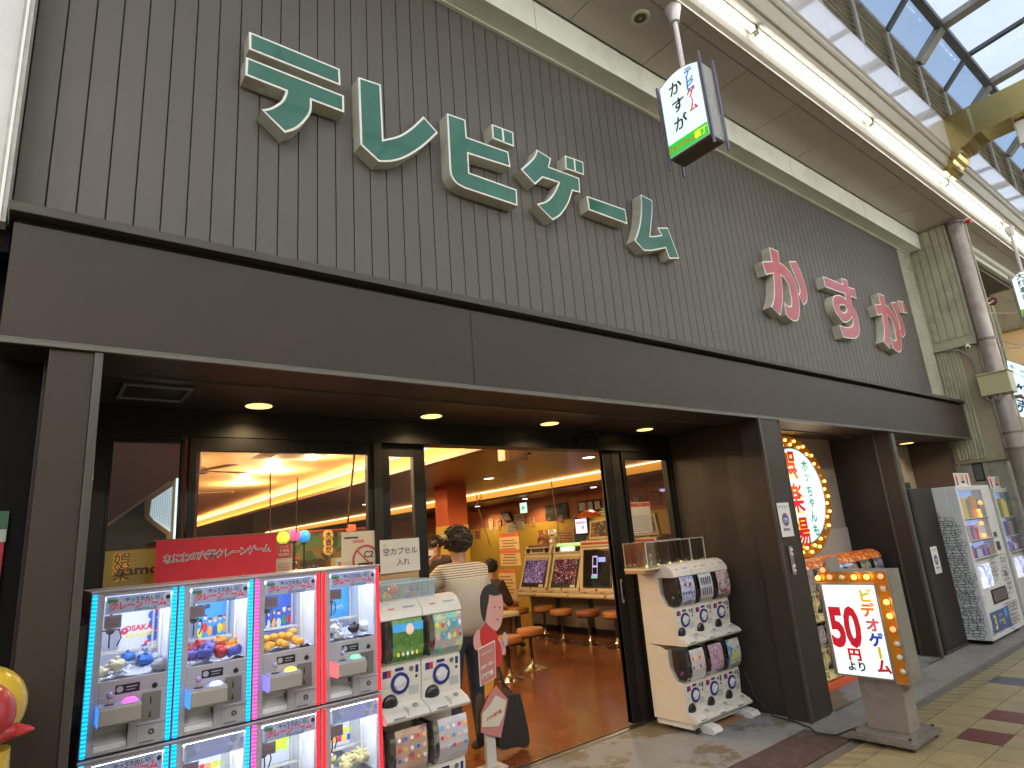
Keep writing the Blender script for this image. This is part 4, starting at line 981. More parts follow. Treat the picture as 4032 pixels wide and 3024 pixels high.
# ------------------------------------------------------------------ crane games (local frame: x across, y back, z up)
shell_m = M('crane_shell', (.40,.38,.42), .35, .1, var=.04, vscale=6)
shell_in = M('crane_inner_painted_glow', (.82,.84,.90), .5, emit=(.55,.65,1.0), estr=.12)  # faint blue glow put into the lining, imitating case light on it
panel_tan = M('control_tan', (.33,.30,.27), .5)
hdr_m = ART('header_print', [(.28,.33,.50),(.34,.38,.52),(.22,.27,.42),(.40,.42,.55)], 16, .16)
blackp = M('black_plastic', (.015,.015,.018), .3)
def led_mat(name, col, s):
    m = M(name, tuple(c*.5 for c in col), .3, emit=col, estr=s)
    n = m.node_tree; b = n.nodes['Principled BSDF']; tc = n.nodes.new('ShaderNodeTexCoord')
    sp_ = n.nodes.new('ShaderNodeSeparateXYZ'); n.links.new(tc.outputs['Object'], sp_.inputs[0])
    mu = n.nodes.new('ShaderNodeMath'); mu.operation = 'MULTIPLY'; mu.inputs[1].default_value = 2*math.pi/.017; n.links.new(sp_.outputs['Z'], mu.inputs[0])
    si = n.nodes.new('ShaderNodeMath'); si.operation = 'SINE'; n.links.new(mu.outputs[0], si.inputs[0])
    ma = n.nodes.new('ShaderNodeMath'); ma.operation = 'MULTIPLY_ADD'; ma.inputs[1].default_value = s*.55; ma.inputs[2].default_value = s*.75; n.links.new(si.outputs[0], ma.inputs[0])
    n.links.new(ma.outputs[0], b.inputs['Emission Strength'])
    return m
led_c = led_mat('led_cyan', (.0,.50,1.0), 1.1); led_p = led_mat('led_magenta', (1.0,.10,.50), .9); led_r = led_mat('led_red', (1.0,.02,.03), 1.1)
CW, CH, CDp = .3495, .685, .60
G_CR = 'crane games stacked two high in front of the window'
def crane(x0, z0, label, ledl, ledr, back, boxcol, btn, joyc, theme, full=True):
    t = thing('crane_game', label, 'crane game', (x0, 3.45, z0), group=G_CR, local=True)
    def b(name, mb, mats, **k): return mb.build(name, mats, parent=t, **k)
    W, H = CW, CH
    u = lambda q: q*W
    wz0, wz1 = .295, .655
    m = MB()
    m.box(.002, u(.155), 0, CDp, .004, H-.004); m.box(u(.925), W-.002, 0, CDp, .004, H-.004)     # stiles
    m.box(u(.155), u(.925), .0, CDp, wz1, H-.004); m.box(u(.155), u(.925), 0, .03, .235, wz0)
    m.box(u(.155), u(.925), CDp-.02, CDp, .004, wz1); m.box(u(.155), u(.925), .03, CDp-.02, .235, wz0-.012)
    m.box(u(.51), u(.925), 0, .03, .004, .235); m.box(u(.155), u(.51), 0, .03, .118, .235); m.box(u(.155), u(.51), 0, .03, .004, .016)
    m.box(-.001, W+.001, -.010, .02, H-.012, H-.002)
    m.box(u(.155), u(.51), .03, .25, .004, .012); m.box(u(.155), u(.51), .25, .27, .004, .235)
    cab = b('cabinet', m, shell_m, bevel=.002)
    m = MB(); m.box(u(.157), u(.923), CDp-.024, CDp-.021, wz0, wz1, 0); m.box(u(.156), u(.16), .03, CDp-.02, wz0, wz1, 0); m.box(u(.92), u(.924), .03, CDp-.02, wz0, wz1, 0); m.box(u(.16), u(.92), .03, CDp-.03, wz1-.008, wz1-.001, 0)
    m.box(u(.88), u(.915), .20, .23, wz0, wz1-.06, 1); m.box(u(.84), u(.86), .30, .32, wz0, wz1-.06, 1); m.box(u(.16), u(.92), .24, .26, .382, .394, 1)
    b('display_lining', m, [shell_in, white_pl])
    m = MB(); m.box(u(.18), u(.90), .035, .06, wz1-.018, wz1-.009); b('case_lamp', m, E('case_glow', (.80,.88,1.0), 55))
    m = MB(); m.box(u(.17), u(.91), .012, .014, wz0+.004, wz1-.07); b('window_pane', m, glass)
    for q, l in ((.045, ledl), (.955, ledr)):
        m = MB(); m.box(u(q)-.0085, u(q)+.0085, -.008, -.0005, .006, H-.02); b('led_strip', m, l)
    # printed header
    m = MB(); m.box(u(.17), u(.915), .002, .010, wz1-.078, wz1-.004, 0)
    if theme != 'cute':
        m.text('やってたのしい', (u(.58), .0012, wz1-.030), UX, UZ, .020, 1, .03); m.text('クレーンゲーム', (u(.54), .001, wz1-.060), UX, UZ, .036, 2, .05, sx=.90); m.text('とれてうれしい', (u(.62), .0012, wz1-.075), UX, UZ, .013, 1, .03)
        m.box(u(.19), u(.30), .0005, .0015, wz1-.030, wz1-.016, 3)
        m.ball((u(.88), .002, wz1-.028), .010, sc=(1,.1,1), mi=1)
    else:
        m.text('ぬいぐるみ', (u(.5), .0012, wz1-.032), UX, UZ, .026, 4, .03, sx=1.3); m.text('Cute', (u(.5), .0012, wz1-.070), UX, UZ, .040, 4, .02, sx=1.5)
    b('header_sign', m, [hdr_m, ink, M('print_red', (.55,.03,.05), .5, emit=(.7,.05,.08), estr=.2), M('print_green', (.05,.20,.08), .5), M('print_lilac', (.25,.25,.60), .5, emit=(.3,.3,.8), estr=.25)])
    m = MB(); m.box(u(.17), u(.36), .016, .019, wz1-.14, wz1-.085, 0); m.text('クレーン', (u(.265), .0152, wz1-.108), UX, UZ, .016, 1, .02, sx=.9); m.text('ゲーム', (u(.265), .0152, wz1-.130), UX, UZ, .016, 1, .02, sx=.9); b('side_card', m, [M('card_grey', (.22,.22,.28), .5), ink_red])
    # picture on the back wall
    m = MB(); back(m, u(.54), u(.915), .35, .373, .558); b('picture', m, PIC)
    # claw
    m = MB(); cx_ = u(.27); cy_ = .12; ct = wz1-.10
    m.cbox(cx_-.018, cx_+.018, cy_-.018, cy_+.018, ct-.045, ct, .004); m.tube((cx_, cy_, ct), (cx_, cy_, wz1-.01), .005); m.ball((cx_, cy_-.01, ct-.055), .020)
    for a in (0, 2.1, 4.2):
        d = Vector((math.cos(a+.4), math.sin(a+.4), 0)); c = Vector((cx_, cy_, ct-.055))
        m.path([c, c+d*.042+Vector((0,0,-.004)), c+d*.052+Vector((0,0,-.04)), c+d*.035+Vector((0,0,-.075))], .0035, seg=6)
    b('claw', m, blackp, smooth=True)
    # control deck
    m = MB(); c = .02; m.prism([(0,.128),(-.105,.128),(-.115,.138),(-.115,.196),(-.105,.206),(0,.206)], 0, u(.155), u(.60), 0); ctl = b('control_deck', m, panel_tan, bevel=.002)
    m = MB(); m.prism([(0,.130),(-.104,.130),(-.113,.140),(-.113,.194),(-.104,.204),(0,.204)], 0, u(.155)-.004, u(.155)-.0005, 0); m.box(u(.157), u(.598), -.104, -.001, .2065, .2075, 1); m.build('light_edge', [boxcol, M('deck_top', (.42,.42,.62), .3)], parent=ctl)
    m = MB(); jx = u(.27); m.lathe([(.020,0),(.020,.003),(.006,.004)], (jx, -.06, .2075)); m.build('joystick_base', blackp, parent=ctl, smooth=True)
    m = MB(); m.tube((jx, -.06, .21), (jx, -.06, .235), .004, mi=1); m.ball((jx, -.06, .245), .014, mi=0); b('joystick', m, [joyc, M('joy_shaft', (.6,.4,.15), .4)], smooth=True)
    m = MB(); m.lathe([(.030,0),(.028,.006),(.018,.014),(.0,.016)], (u(.49), -.055, .2078)); b('push_button', m, btn, smooth=True)
    # small panels
    m = MB(); m.box(u(.34), u(.61), -.002, 0, .235, .272, 0); m.lathe([(0,0),(.013,0)], (u(.39), -.0025, .254), axis=(0,-1,0), mi=1); m.box(u(.46), u(.58), -.003, -.002, .257, .262, 1); m.box(u(.46), u(.56), -.003, -.002, .246, .249, 1); b('instruction_plate', m, [blackp, M('plate_grey', (.35,.35,.42), .5)])
    m = MB(); m.box(u(.64), u(.86), -.004, 0, .105, .222, 0); m.box(u(.735), u(.75), -.006, -.004, .17, .20, 1); m.box(u(.72), u(.76), -.006, -.004, .118, .123, 1); m.box(u(.735), u(.75), -.006, -.004, .118, .14, 1); b('coin_plate', m, [M('coin_metal', (.30,.29,.30), .35, .7), blackp], bevel=.0015)
    m = MB(); m.lathe([(.012,0),(.010,.005),(.0,.006)], (u(.78), -.001, .245), axis=(0,-1,0)); b('lock', m, blackp, smooth=True)
    m = MB(); m.box(u(.61), u(.925), -.003, 0, .010, .085, 0); m.lathe([(.013,.003),(.012,.006),(.006,.006),(.005,.003)], (u(.77), 0, .056), axis=(0,-1,0), mi=1); m.box(u(.64), u(.80), -.004, -.003, .016, .020, 2); m.box(u(.60), u(.93), -.008, 0, .090, .097, 0); b('cash_door', m, [shell_m, M('lock_dark', (.12,.12,.13), .3, .6), blackp], bevel=.001)
    m = MB(); m.box(u(.158), u(.508), .02, .022, .014, .045, 0); m.prism([(.012,.0165),(.012,.03),(.06,.075),(.06,.117),(.075,.117),(.075,.0165)], 0, u(.156), u(.509), 1); b('prize_chute', m, [M('chute_edge', (.5,.5,.52), .4), M('chute_white', (.78,.79,.82), .5)])
    return t
PIC = [M('pic%d' % i, c, .5, emit=c, estr=.45) for i, c in enumerate([(.62,.66,.74),(.60,.03,.05),(.03,.10,.45),(.70,.60,.05),(.05,.30,.62),(.75,.35,.08),(.70,.50,.40),(.03,.25,.10),(.03,.03,.06),(.60,.85,.05)])]
def disc(m, cx, cy, cz, r, mi, sc=(1,1), k=20): m.add([(cx+r*sc[0]*math.cos(2*math.pi*i/k), cy, cz+r*sc[1]*math.sin(2*math.pi*i/k)) for i in range(k)], [tuple(range(k))], mi)
def pic_osaka(m, x0, x1, y, z0, z1):
    x0 -= .03; W = x1-x0; H = z1-z0; m.box(x0, x1, y, y+.004, z0, z1, 0)
    for (a, b_, r, c) in ((.88,.86,.030,2),(.93,.62,.036,2),(.90,.30,.034,2),(.80,.10,.030,1),(.95,.95,.018,1),(.99,.50,.018,1),(.68,.02,.026,2)): disc(m, x0+W*a, y-.001-.0003*c, z0+H*b_, r*.75, c, (1, 1))
    m.text('OSAKA', (x0+W*.50, y-.003, z0+H*.50), UX, UZ, H*.20, 1, .035); m.text('SOUVENIR', (x0+W*.52, y-.003, z0+H*.34), UX, UZ, H*.13, 3, .03)
    disc(m, x0+W*.12, y-.002, z0+H*.52, .017, 1); disc(m, x0+W*.12, y-.003, z0+H*.53, .009, 2); disc(m, x0+W*.12, y-.0035, z0+H*.535, .004, 0)
    m.box(x0+W*.76, x1-.004, y-.004, y-.003, z0+.008, z0+.030, 0); m.text('OSAKA', (x0+W*.88, y-.0045, z0+.014), UX, UZ, .008, 8)
def people_pic(m, x0, x1, y, z0, z1, bgc, cols):
    W = x1-x0; H = z1-z0; m.box(x0, x1, y, y+.004, z0, z1, bgc)
    rnd = random.Random(int(x0*1000)+bgc)
    for q, c in enumerate(cols):
        a = (q+.6)/len(cols)*.92; hh = rnd.uniform(.45, .8)
        disc(m, x0+W*a, y-.001-.0004*q, z0+H*hh*.42, W*.10, c, (.8, 1.6)); disc(m, x0+W*a, y-.0012-.0004*q, z0+H*(hh*.42+.27), W*.055, 6, (1, 1.1)); disc(m, x0+W*a, y-.0014-.0004*q, z0+H*(hh*.42+.33), W*.06, cols[(q+2) % len(cols)] if q % 2 else 8, (1.1, .6))
def pic_a(m, x0, x1, y, z0, z1): people_pic(m, x0-.03, x1, y, z0, z1, 4, [3, 1, 5, 2, 3, 5]); m.text('祭', (x0+.02, y-.004, z1-.030), UX, UZ, .028, 8, .03)
def pic_b(m, x0, x1, y, z0, z1): people_pic(m, x0-.03, x1, y, z0-.01, z1+.0, 2, [0, 5, 0, 7, 1])
def pic_c(m, x0, x1, y, z0, z1): m.box(x0-.03, x1, y, y+.004, z0, z1, 4); m.text('150円', ((x0+x1)/2-.02, y-.002, (z0+z1)/2-.03), UX, UZ, .03, 0)
def pic_star(m, x0, x1, y, z0, z1):
    m.box(x0-.03, x1, y, y+.004, z0, z1, 0); c = ((x0+x1)/2, (z0+z1)/2+.01); pts = []
    for i in range(10): r = .060 if i % 2 == 0 else .034; a = math.pi/2+math.pi*i/5; pts.append((c[0]+r*math.cos(a), c[1]+r*math.sin(a)))
    m.prism(smooth_loop(pts, [1]*10, 3), 1, y-.004, y-.001, 9)
def pic_food(m, x0, x1, y, z0, z1): m.box(x0-.02, x1, y, y+.004, z0, z1, 0); [m.box(x0+.01+.03*(q % 4), x0+.035+.03*(q % 4), y-.002, y-.001, z0+.02+.04*(q//4), z0+.05+.04*(q//4), (5,1,3,2,1,5,3,9)[q]) for q in range(8)]
btn_p = E('btn_pink', (1.0,.10,.75), 1.6); btn_b = E('btn_blue', (.45,.55,1.0), 1.5); btn_y = E('btn_yellow', (1.0,.85,.10), 1.3); btn_g = E('btn_green', (.2,.95,.35), 1.2)
joy = M('joy_ball', (.40,.28,.55), .15, coat=.5)
edge_b = M('edge_blue', (.1,.3,.8), .3, emit=(.05,.30,1.0), estr=.8); edge_v = M('edge_violet', (.3,.3,.8), .3, emit=(.22,.25,1.0), estr=.6); edge_r = M('edge_pinkred', (.8,.2,.2), .3, emit=(1.0,.18,.20), estr=.8)
X0 = .258
tops = [
 (led_c, led_c, pic_osaka, edge_b, btn_p, 'crane game with cyan strips and an OSAKA picture, leftmost of the upper row'),
 (led_c, led_c, pic_a, edge_b, btn_b, 'crane game with cyan strips and a crowded blue and yellow picture, upper row'),
 (led_p, led_r, pic_b, edge_v, btn_y, 'crane game with a magenta left strip and orange balls inside, upper row'),
 (led_r, led_r, pic_c, edge_r, btn_g, 'crane game with red light strips and plain blue back, rightmost of the upper row')]
for k, (l, r, bk, ec, bt, lb) in enumerate(tops): crane(X0+CW*k, .910, lb, l, r, bk, ec, bt, joy, 'std')
lows = [
 (led_c, led_c, pic_osaka, edge_b, btn_b, 'std', 'lower crane game under the OSAKA picture machine, cut by the bottom edge'),
 (led_c, led_c, pic_food, edge_b, btn_y, 'cute', 'lower crane game headed Cute with a food picture, second from the left'),
 (led_p, led_r, pic_star, edge_v, btn_p, 'std', 'lower crane game with a yellow star picture, below the orange ball machine'),
 (led_r, led_r, pic_food, edge_r, btn_g, 'cute', 'lower crane game headed Cute with pale yellow prizes, rightmost of the lower row')]
for k, (l, r, bk, ec, bt, th, lb) in enumerate(lows): crane(X0+CW*k, .222, lb, l, r, bk, ec, bt, joy, th)
t = thing('crane_plinth', 'grey plinth carrying the two rows of crane games', 'plinth', (.95, 3.45, 0))
mb = MB(); mb.box(X0, X0+4*CW, 3.47, 4.02, .004, .22); mb.build('plinth', shell_m, parent=t, bevel=.004)
# side bracket seen left of the first game
mb = MB(); mb.prism([(3.50,1.12),(3.50,1.45),(3.60,1.48),(3.60,1.02)], 0, X0-.035, X0-.002)
tag(mb.build('side_pocket', GL('acrylic_frosted', (.8,.85,.9), .2, frost=.3), org=(X0-.02, 3.55, 1.0)), 'clear plastic leaflet pocket on the left side of the crane games', 'pocket')
# prizes
PZ = {0: [(M('pz_cream', (.62,.58,.42), .7), 2), (M('pz_blue', (.03,.13,.42), .7), 2), (M('pz_grey', (.35,.38,.45), .7), 3)],
      1: [(M('pz_orange', (.72,.26,.03), .7), 3), (M('pz_indigo', (.08,.09,.40), .7), 3), (M('pz_red', (.40,.03,.04), .7), 4), (M('pz_violet', (.22,.16,.45), .7), 2)],
      2: [(M('pz_gold', (.75,.36,.04), .55), 15)],
      3: [(M('pz_white', (.70,.70,.72), .7), 3), (M('pz_black', (.03,.02,.03), .6), 1), (M('pz_grey'), 2)]}
PN = {'pz_cream': 'cream plush', 'pz_blue': 'blue plush', 'pz_grey': 'grey plush', 'pz_orange': 'orange plush', 'pz_indigo': 'dark blue plush', 'pz_red': 'dark red plush', 'pz_violet': 'violet plush', 'pz_gold': 'orange ball', 'pz_white': 'white plush', 'pz_black': 'black plush', 'pz_yellow': 'pale yellow plush'}
WH = {0: 'OSAKA picture crane game', 1: 'second upper crane game', 2: 'third upper crane game', 3: 'rightmost upper crane game'}
ORD = ['first','second','third','fourth','fifth','sixth','seventh','eighth','ninth','tenth','eleventh','twelfth','thirteenth','fourteenth','fifteenth','sixteenth','seventeenth','eighteenth','nineteenth','twentieth','twenty first','twenty second']
def relabel(objs, fmt, axis=0):
    for i, o in enumerate(sorted(objs, key=lambda o: o.location[axis])): o['label'] = fmt % (o['label'], ORD[i])
def prize(x, y, z, r, mat, lb, gr, spiky):
    m = MB(); m.ball((x, y, z), r, seg=14, rings=9, sc=(1.1, .9, .82), rough=.30 if not spiky else .12)
    if not spiky:
        a = random.uniform(0, 6.28)
        for s in (-.5, .5): m.ball((x+r*.9*math.cos(a+s), y-r*.2, z+r*.75*abs(math.sin(a+s))+r*.2), r*.32, seg=8, rings=6)
    o = m.build('prize', mat, smooth=True, org=(x, y, z-r*.8)); tag(o, lb, 'prize', gr); return o
def fill(k, z0, spec, where):
    rnd = random.Random(100+k+int(z0*50)); pos = []
    allm = [m_ for m_, n in spec for _ in range(n)]; rnd.shuffle(allm)
    if k == 2: allm = [spec[0][0]]*spec[0][1]
    n = len(allm); zf = z0+.296; made = []
    for i, m_ in enumerate(allm):
        r = .024 if k == 2 else rnd.uniform(.026, .036)
        for tr_ in range(30):
            x = X0+CW*k+rnd.uniform(.17, .90)*CW; y = 3.45+rnd.uniform(.05, .20); 
            if all((x-q[0])**2+(y-q[1])**2 > (r*1.25)**2 for q in pos): break
        z = zf+r*.8+(y-3.5)*.22+ (.018 if i % 3 == 2 else 0); pos.append((x, y))
        made.append(prize(x, y, z, r, m_, PN[m_.name], 'prizes in the crane games', k == 2))
    relabel(made, '%s prize, %s from the left inside the '+where)
for k in range(4): fill(k, .910, PZ[k], WH[k])
pzy = M('pz_yellow', (.62,.55,.28), .7)
fill(3, .222, [(pzy, 9)], 'lower right crane game headed Cute')
fill(2, .222, [(M('pz_orange'), 3), (M('pz_white'), 3)], 'lower star picture crane game')
# white foam pellets bed
for k in range(4):
    m = MB(); xx = X0+CW*k
    nx, ny = 16, 8; vs = []; 
    for j in range(ny+1):
        for i in range(nx+1): vs.append((xx+CW*(.162+.756*i/nx), 3.485+.235*j/ny, 1.2065+.030*abs(noise.noise(Vector((i*.9, j*.9, k*3.1))))+j*.004))
    m.add(vs, [(j*(nx+1)+i, j*(nx+1)+i+1, (j+1)*(nx+1)+i+1, (j+1)*(nx+1)+i) for j in range(ny) for i in range(nx)])
    tag(m.build('filler_beads', M('beads', (.62,.64,.74), .6, bump=1.0, bscale=120, var=.2, vscale=60)), None, None, kind='stuff')

# ------------------------------------------------------------------ capsule machines
cap_w = M('capsule_white', (.66,.62,.55), .32, var=.03, vscale=5, coat=.3)
cap_side = M('capsule_side', (.60,.54,.44), .45, var=.04, vscale=3)
cap_dark = M('capsule_dark', (.05,.045,.04), .25)
blue_ring = M('dial_blue', (.018,.028,.17), .4)
clear_h = GL('clear_hood', (.96,.96,.96), .16)
def capsule(loc, label, art, group, UW=.268, lid=True, H=.578, body=None, side=None, lidm=None, base=False, dial=True, left=False):
    t = thing('capsule_machine', label, 'capsule machine', loc, group=group, local=True)
    body = body or cap_w; side = side or cap_side; lidm = lidm or cap_w
    def b(name, mb, mats, **k): return mb.build(name, mats, parent=t, **k)
    s = H/.597
    g = .003
    # lower front housing: tray lip, sloping tray, dial panel  (y 0 = lip front)
    pr = [(.44,0),(.016,0),(.0,.006),(-.012,.022),(.02,.05),(.065,.068),(.095,.080),(.082,.275),(.088,.30),(.16,.315),(.215,.42),(.215,.552),(.44,.552)]
    pr = [(y, z*s) for y, z in pr]
    m = MB(); m.prism(pr, 0, g, UW-g, 0); b('housing', m, body, bevel=.002)
    if left:
        m = MB(); sp_ = [(.44,0),(.05,0),(.10,.08),(.09,.30),(.15,.32),(.205,.42),(.215,.553),(.15,.60),(.44,.60)]
        m.prism([(y, z*s) for y, z in [(.445,0),(.03,0),(.03,.02),(.09,.075),(.083,.29),(.15,.31),(.22,.42),(.22,.545),(.27,.575),(.445,.597)]], 0, -.004, g-.0005, 0); b('side_panel', m, side, bevel=.0015)
    # clear hood bulging forward with a dark inside
    arc = [(.088,.30),(.062,.315),(.040,.35),(.030,.40),(.030,.46),(.036,.52),(.045,.552)]
    arc = [(y, z*s) for y, z in arc]
    m = MB()
    for (ya, za), (yb, zb) in zip(arc[:-1], arc[1:]): m.quad((g, ya, za), (UW-g, ya, za), (UW-g, yb, zb), (g, yb, zb))
    m.poly([(g, y, z) for y, z in arc]+[(g, .215, .552*s), (g, .215, .42*s), (g, .16, .315*s)]); m.poly([(UW-g, y, z) for y, z in arc]+[(UW-g, .215, .552*s), (UW-g, .215, .42*s), (UW-g, .16, .315*s)])
    b('clear_hood', m, clear_h)
    m = MB(); m.box(g+.001, g+.012, .10, .214, .33*s, .55*s, 0) if not left else None; m.box(UW*.13, UW*.17, .05, .2, .32*s, .55*s, 0); b('inner_rail', m, cap_dark)
    # printed card inside the hood, curved with it
    m = MB(); xa, xb = UW*.27, UW*.985
    cc = [(y+.005, z) for y, z in arc]
    for (ya, za), (yb, zb) in zip(cc[:-1], cc[1:]): m.quad((xa, ya, za), (xb, ya, za), (xb, yb, zb), (xa, yb, zb))
    ar = b('printed_card', m, art[0])
    if len(art) > 1 and art[1]:
        m = MB(); art[1](m, xa, xb, .0325, .37*s, .53*s); m.build('card_print', PIC, parent=ar)
    # capsules in the bin
    m = MB(); rnd = random.Random(int(loc[0]*100+loc[2]*10))
    for q in range(7): m.ball((UW*rnd.uniform(.12,.9), rnd.uniform(.10,.17), (.355+.03*rnd.random())*s), .022, seg=10, rings=6, mi=rnd.randrange(3))
    b('capsules', m, [M('cps_a', (.5,.12,.10), .2), M('cps_b', (.55,.5,.42), .2), M('cps_c', (.15,.2,.35), .2)], smooth=True)
    if dial:
        def F(x, z, d=0.): # point on the dial panel face
            q = (z/s-.08)/(.275-.08); return Vector((x, .095-.013*q-d, z))
        cx_, cz_ = UW*.49, .195*s; ax_ = (0,-1,-.067)
        m = MB(); m.lathe([(.050,0),(.058,.002),(.058,.010),(.043,.012),(.040,.006)], F(cx_, cz_, -.001), axis=ax_, seg=28); dl = b('dial_ring', m, blue_ring, smooth=True)
        m = MB(); m.lathe([(0,.010),(.039,.009),(.0405,.003)], F(cx_, cz_), axis=ax_, seg=28); k_ = F(cx_, cz_, .02); 
        a_ = .35; dx, dz = .036*math.cos(a_), .036*math.sin(a_)
        m.extr([k_+Vector((-dx-.004, 0, -dz+.009)), k_+Vector((dx-.004, 0, dz+.009)), k_+Vector((dx+.004, 0, dz-.009)), k_+Vector((-dx+.004, 0, -dz-.009))], (0,.014,0)); m.build('dial_knob', M('knob_grey', (.62,.62,.62), .25), parent=dl, smooth=True)
        # chute mouth
        m = MB(); m.ball((UW*.27, .096, .095*s), .048, sc=(1,.5,1)); m.lathe([(.049,.0),(.046,.012),(.043,.0)], F(UW*.26, .093*s, -.002), axis=ax_, mi=0); b('chute_mouth', m, blackp, smooth=True)
        # tray divider and coin cup
        m = MB(); m.box(UW*.50, UW*.515, -.010, .085, .03*s, .07*s, 1); m.box(UW*.15, UW*.42, -.0125, -.011, .024*s, .034*s, 2); m.ball((UW*.76, .050, .066*s), .022, sc=(.8,1,.45), mi=0); m.ball((UW*.76, .045, .070*s), .013, sc=(.8,1,.5), mi=3); b('tray', m, [M('cup_grey', (.35,.34,.30), .35), body, M('tiny_print', (.25,.25,.3), .6), M('cup_hole', (.12,.11,.10), .4)], smooth=False)
        m = MB()
        def st(x0, x1, z0, z1, mi): m.extr([F(UW*x0, z0*s, .001), F(UW*x1, z0*s, .001), F(UW*x1, z1*s, .001), F(UW*x0, z1*s, .001)], (0,.0008,0), mi)
        st(.10,.20,.235,.275,0); st(.20,.29,.235,.275,1); st(.38,.58,.262,.280,2); st(.86,.93,.235,.278,2); st(.70,.93,.115,.165,3)
        m.lathe([(0,0),(.015,0)], F(UW*.76, .262*s, .002), axis=ax_, mi=4); m.lathe([(0,0),(.009,0)], F(UW*.88, .215*s, .002), axis=ax_, mi=5); m.box(UW*.06, UW*.24, .086, .0865, .18*s, .185*s, 3)
        b('stickers', m, [blue_ring, ink_red, blue_ring, M('print_pale', (.42,.43,.40), .6), M('coin_brown', (.22,.19,.17), .35, .4), cap_dark])
    if lid:
        la = [(.45,.555),(.045,.553),(.038,.560),(.050,.600),(.085,.640),(.13,.662),(.18,.664),(.25,.640),(.30,.600),(.45,.600)]
        m = MB(); m.prism([(y, z*s) for y, z in la], 0, g*.6, UW-g*.6, 0); l_ = b('lid', m, lidm, bevel=.002)
        if lidm is cap_w:
            n_ = Vector((0, .084-.041, (.638-.575)*s)).normalized(); p_ = Vector((0, .058, .605*s)); nn = Vector((0, -n_.z, n_.y))
            m = MB(); o = p_+nn*.002
            a0 = o+UX*UW*.30; m.add([a0-UX*.018-n_*.014, a0+UX*.018-n_*.014, a0+UX*.018+n_*.018, a0-UX*.018+n_*.018], [(0,1,2,3)], 0)
            m.text('BAN', a0+n_*.004+nn*.001, UX, n_, .013, 1, .02); m.text('DAI', a0-n_*.010+nn*.001, UX, n_, .013, 1, .02)
            m.text('Gashapon', o+UX*UW*.72+n_*.012, UX, n_, .020, 2, .02); m.text('ガシャポン', o+UX*UW*.72-n_*.014, UX, n_, .024, 2, .02)
            m.build('lid_print', [ink_red, paper, M('ink_steel', (.12,.15,.28), .6)], parent=l_)
    if base:
        m = MB(); m.box(g, UW-g, .03, .44, -.07, .0, 0); b('base', m, base)
    return t
def art_round(cols):
    def f(m, xa, xb, y, z0, z1):
        for j in range(3):
            for i in range(5): disc(m, xa+(xb-xa)*(i+.5)/5, y, z0+(z1-z0)*(j+.5)/3, .011, cols[(i+j*2) % len(cols)], k=10)
    return f
def art_figs(cols, n=5):
    def f(m, xa, xb, y, z0, z1):
        for i in range(n):
            x = xa+(xb-xa)*(i+.5)/n
            for j in (.28, .72): disc(m, x, y, z0+(z1-z0)*j, .012, cols[(i*2+int(j*2)) % len(cols)], (.8,1.4), k=10); disc(m, x, y-.0005, z0+(z1-z0)*j+.016, .006, 6, k=8)
    return f
def art_bars(m, xa, xb, y, z0, z1):
    for i in range(5):
        for j in (0, .55): x = xa+(xb-xa)*(i+1)/6.2; m.box(x-.006, x+.006, y-.001, y, z0+(z1-z0)*j, z0+(z1-z0)*(j+.4), 8)
def art_face(m, xa, xb, y, z0, z1): m.box(xa, xb, y, y+.0005, z1-.045, z1+.0, 4); disc(m, (xa+xb)/2+.01, y-.001, z1-.035, .026, 6, (1,1.2)); [disc(m, xa+.03+.03*i, y-.001, z0-.01, .009, (3,6,0,6,3)[i], (.8,1.3)) for i in range(5)]
A_ = {'meadow': ART('art_meadow', [(0.14,0.35,0.07),(0.18,0.42,0.10),(0.11,0.28,0.06)], 30), 'teal': ART('art_teal', [(0.21,0.59,0.59),(0.28,0.70,0.63),(0.70,0.73,0.42),(0.63,0.42,0.45)], 22), 'tan': ART('art_tan', [(0.59,0.39,0.28),(0.67,0.46,0.35),(0.42,0.17,0.20)], 16), 'pale': ART('art_pale', [(0.84,0.81,0.84),(0.77,0.74,0.81),(0.85,0.84,0.85)], 16), 'lav': ART('art_lav', [(0.70,0.70,0.85),(0.81,0.80,0.85),(0.28,0.35,0.70)], 26), 'redp': ART('art_redp', [(0.85,0.70,0.67),(0.70,0.17,0.17),(0.85,0.81,0.77),(0.28,0.21,0.28)], 34), 'pink': ART('art_pink', [(0.84,0.49,0.63),(0.85,0.63,0.73),(0.49,0.35,0.49)], 28), 'blueyel': ART('art_by', [(0.14,0.42,0.84),(0.85,0.84,0.35),(0.84,0.85,0.84)], 18)}
GLg = 'white capsule machines stacked left of the doorway'
y_ = 3.405
capsule((1.652, y_, .732), 'white capsule machine with a green meadow card beside the red strip', [A_['meadow'], art_face], GLg, UW=.277)
capsule((1.929, y_, .732), 'white capsule machine with a pale teal card, upper right of its stack', [A_['teal'], art_figs([6,3,4,1,0])], GLg, UW=.277)
capsule((1.652, y_, .150), 'white capsule machine with a tan card of balloons, lower left of the stack', [A_['tan'], art_round([2,6,1,5,0])], GLg, UW=.277, lid=False)
capsule((1.929, y_, .150), 'white capsule machine with rows of round badges, lower right of the stack', [A_['pale'], art_round([6,0,1,5,4])], GLg, UW=.277, lid=False)
m = MB(); m.box(1.656, 2.20, y_+.05, y_+.42, .006, .147); tag(m.build('machine_stand', cap_w, org=(1.93, 3.6, 0), bevel=.004), 'low white stand under the capsule machines left of the doorway', 'stand')
GR = 'white capsule machines in the wheeled rack right of the doorway'
y2 = 3.515
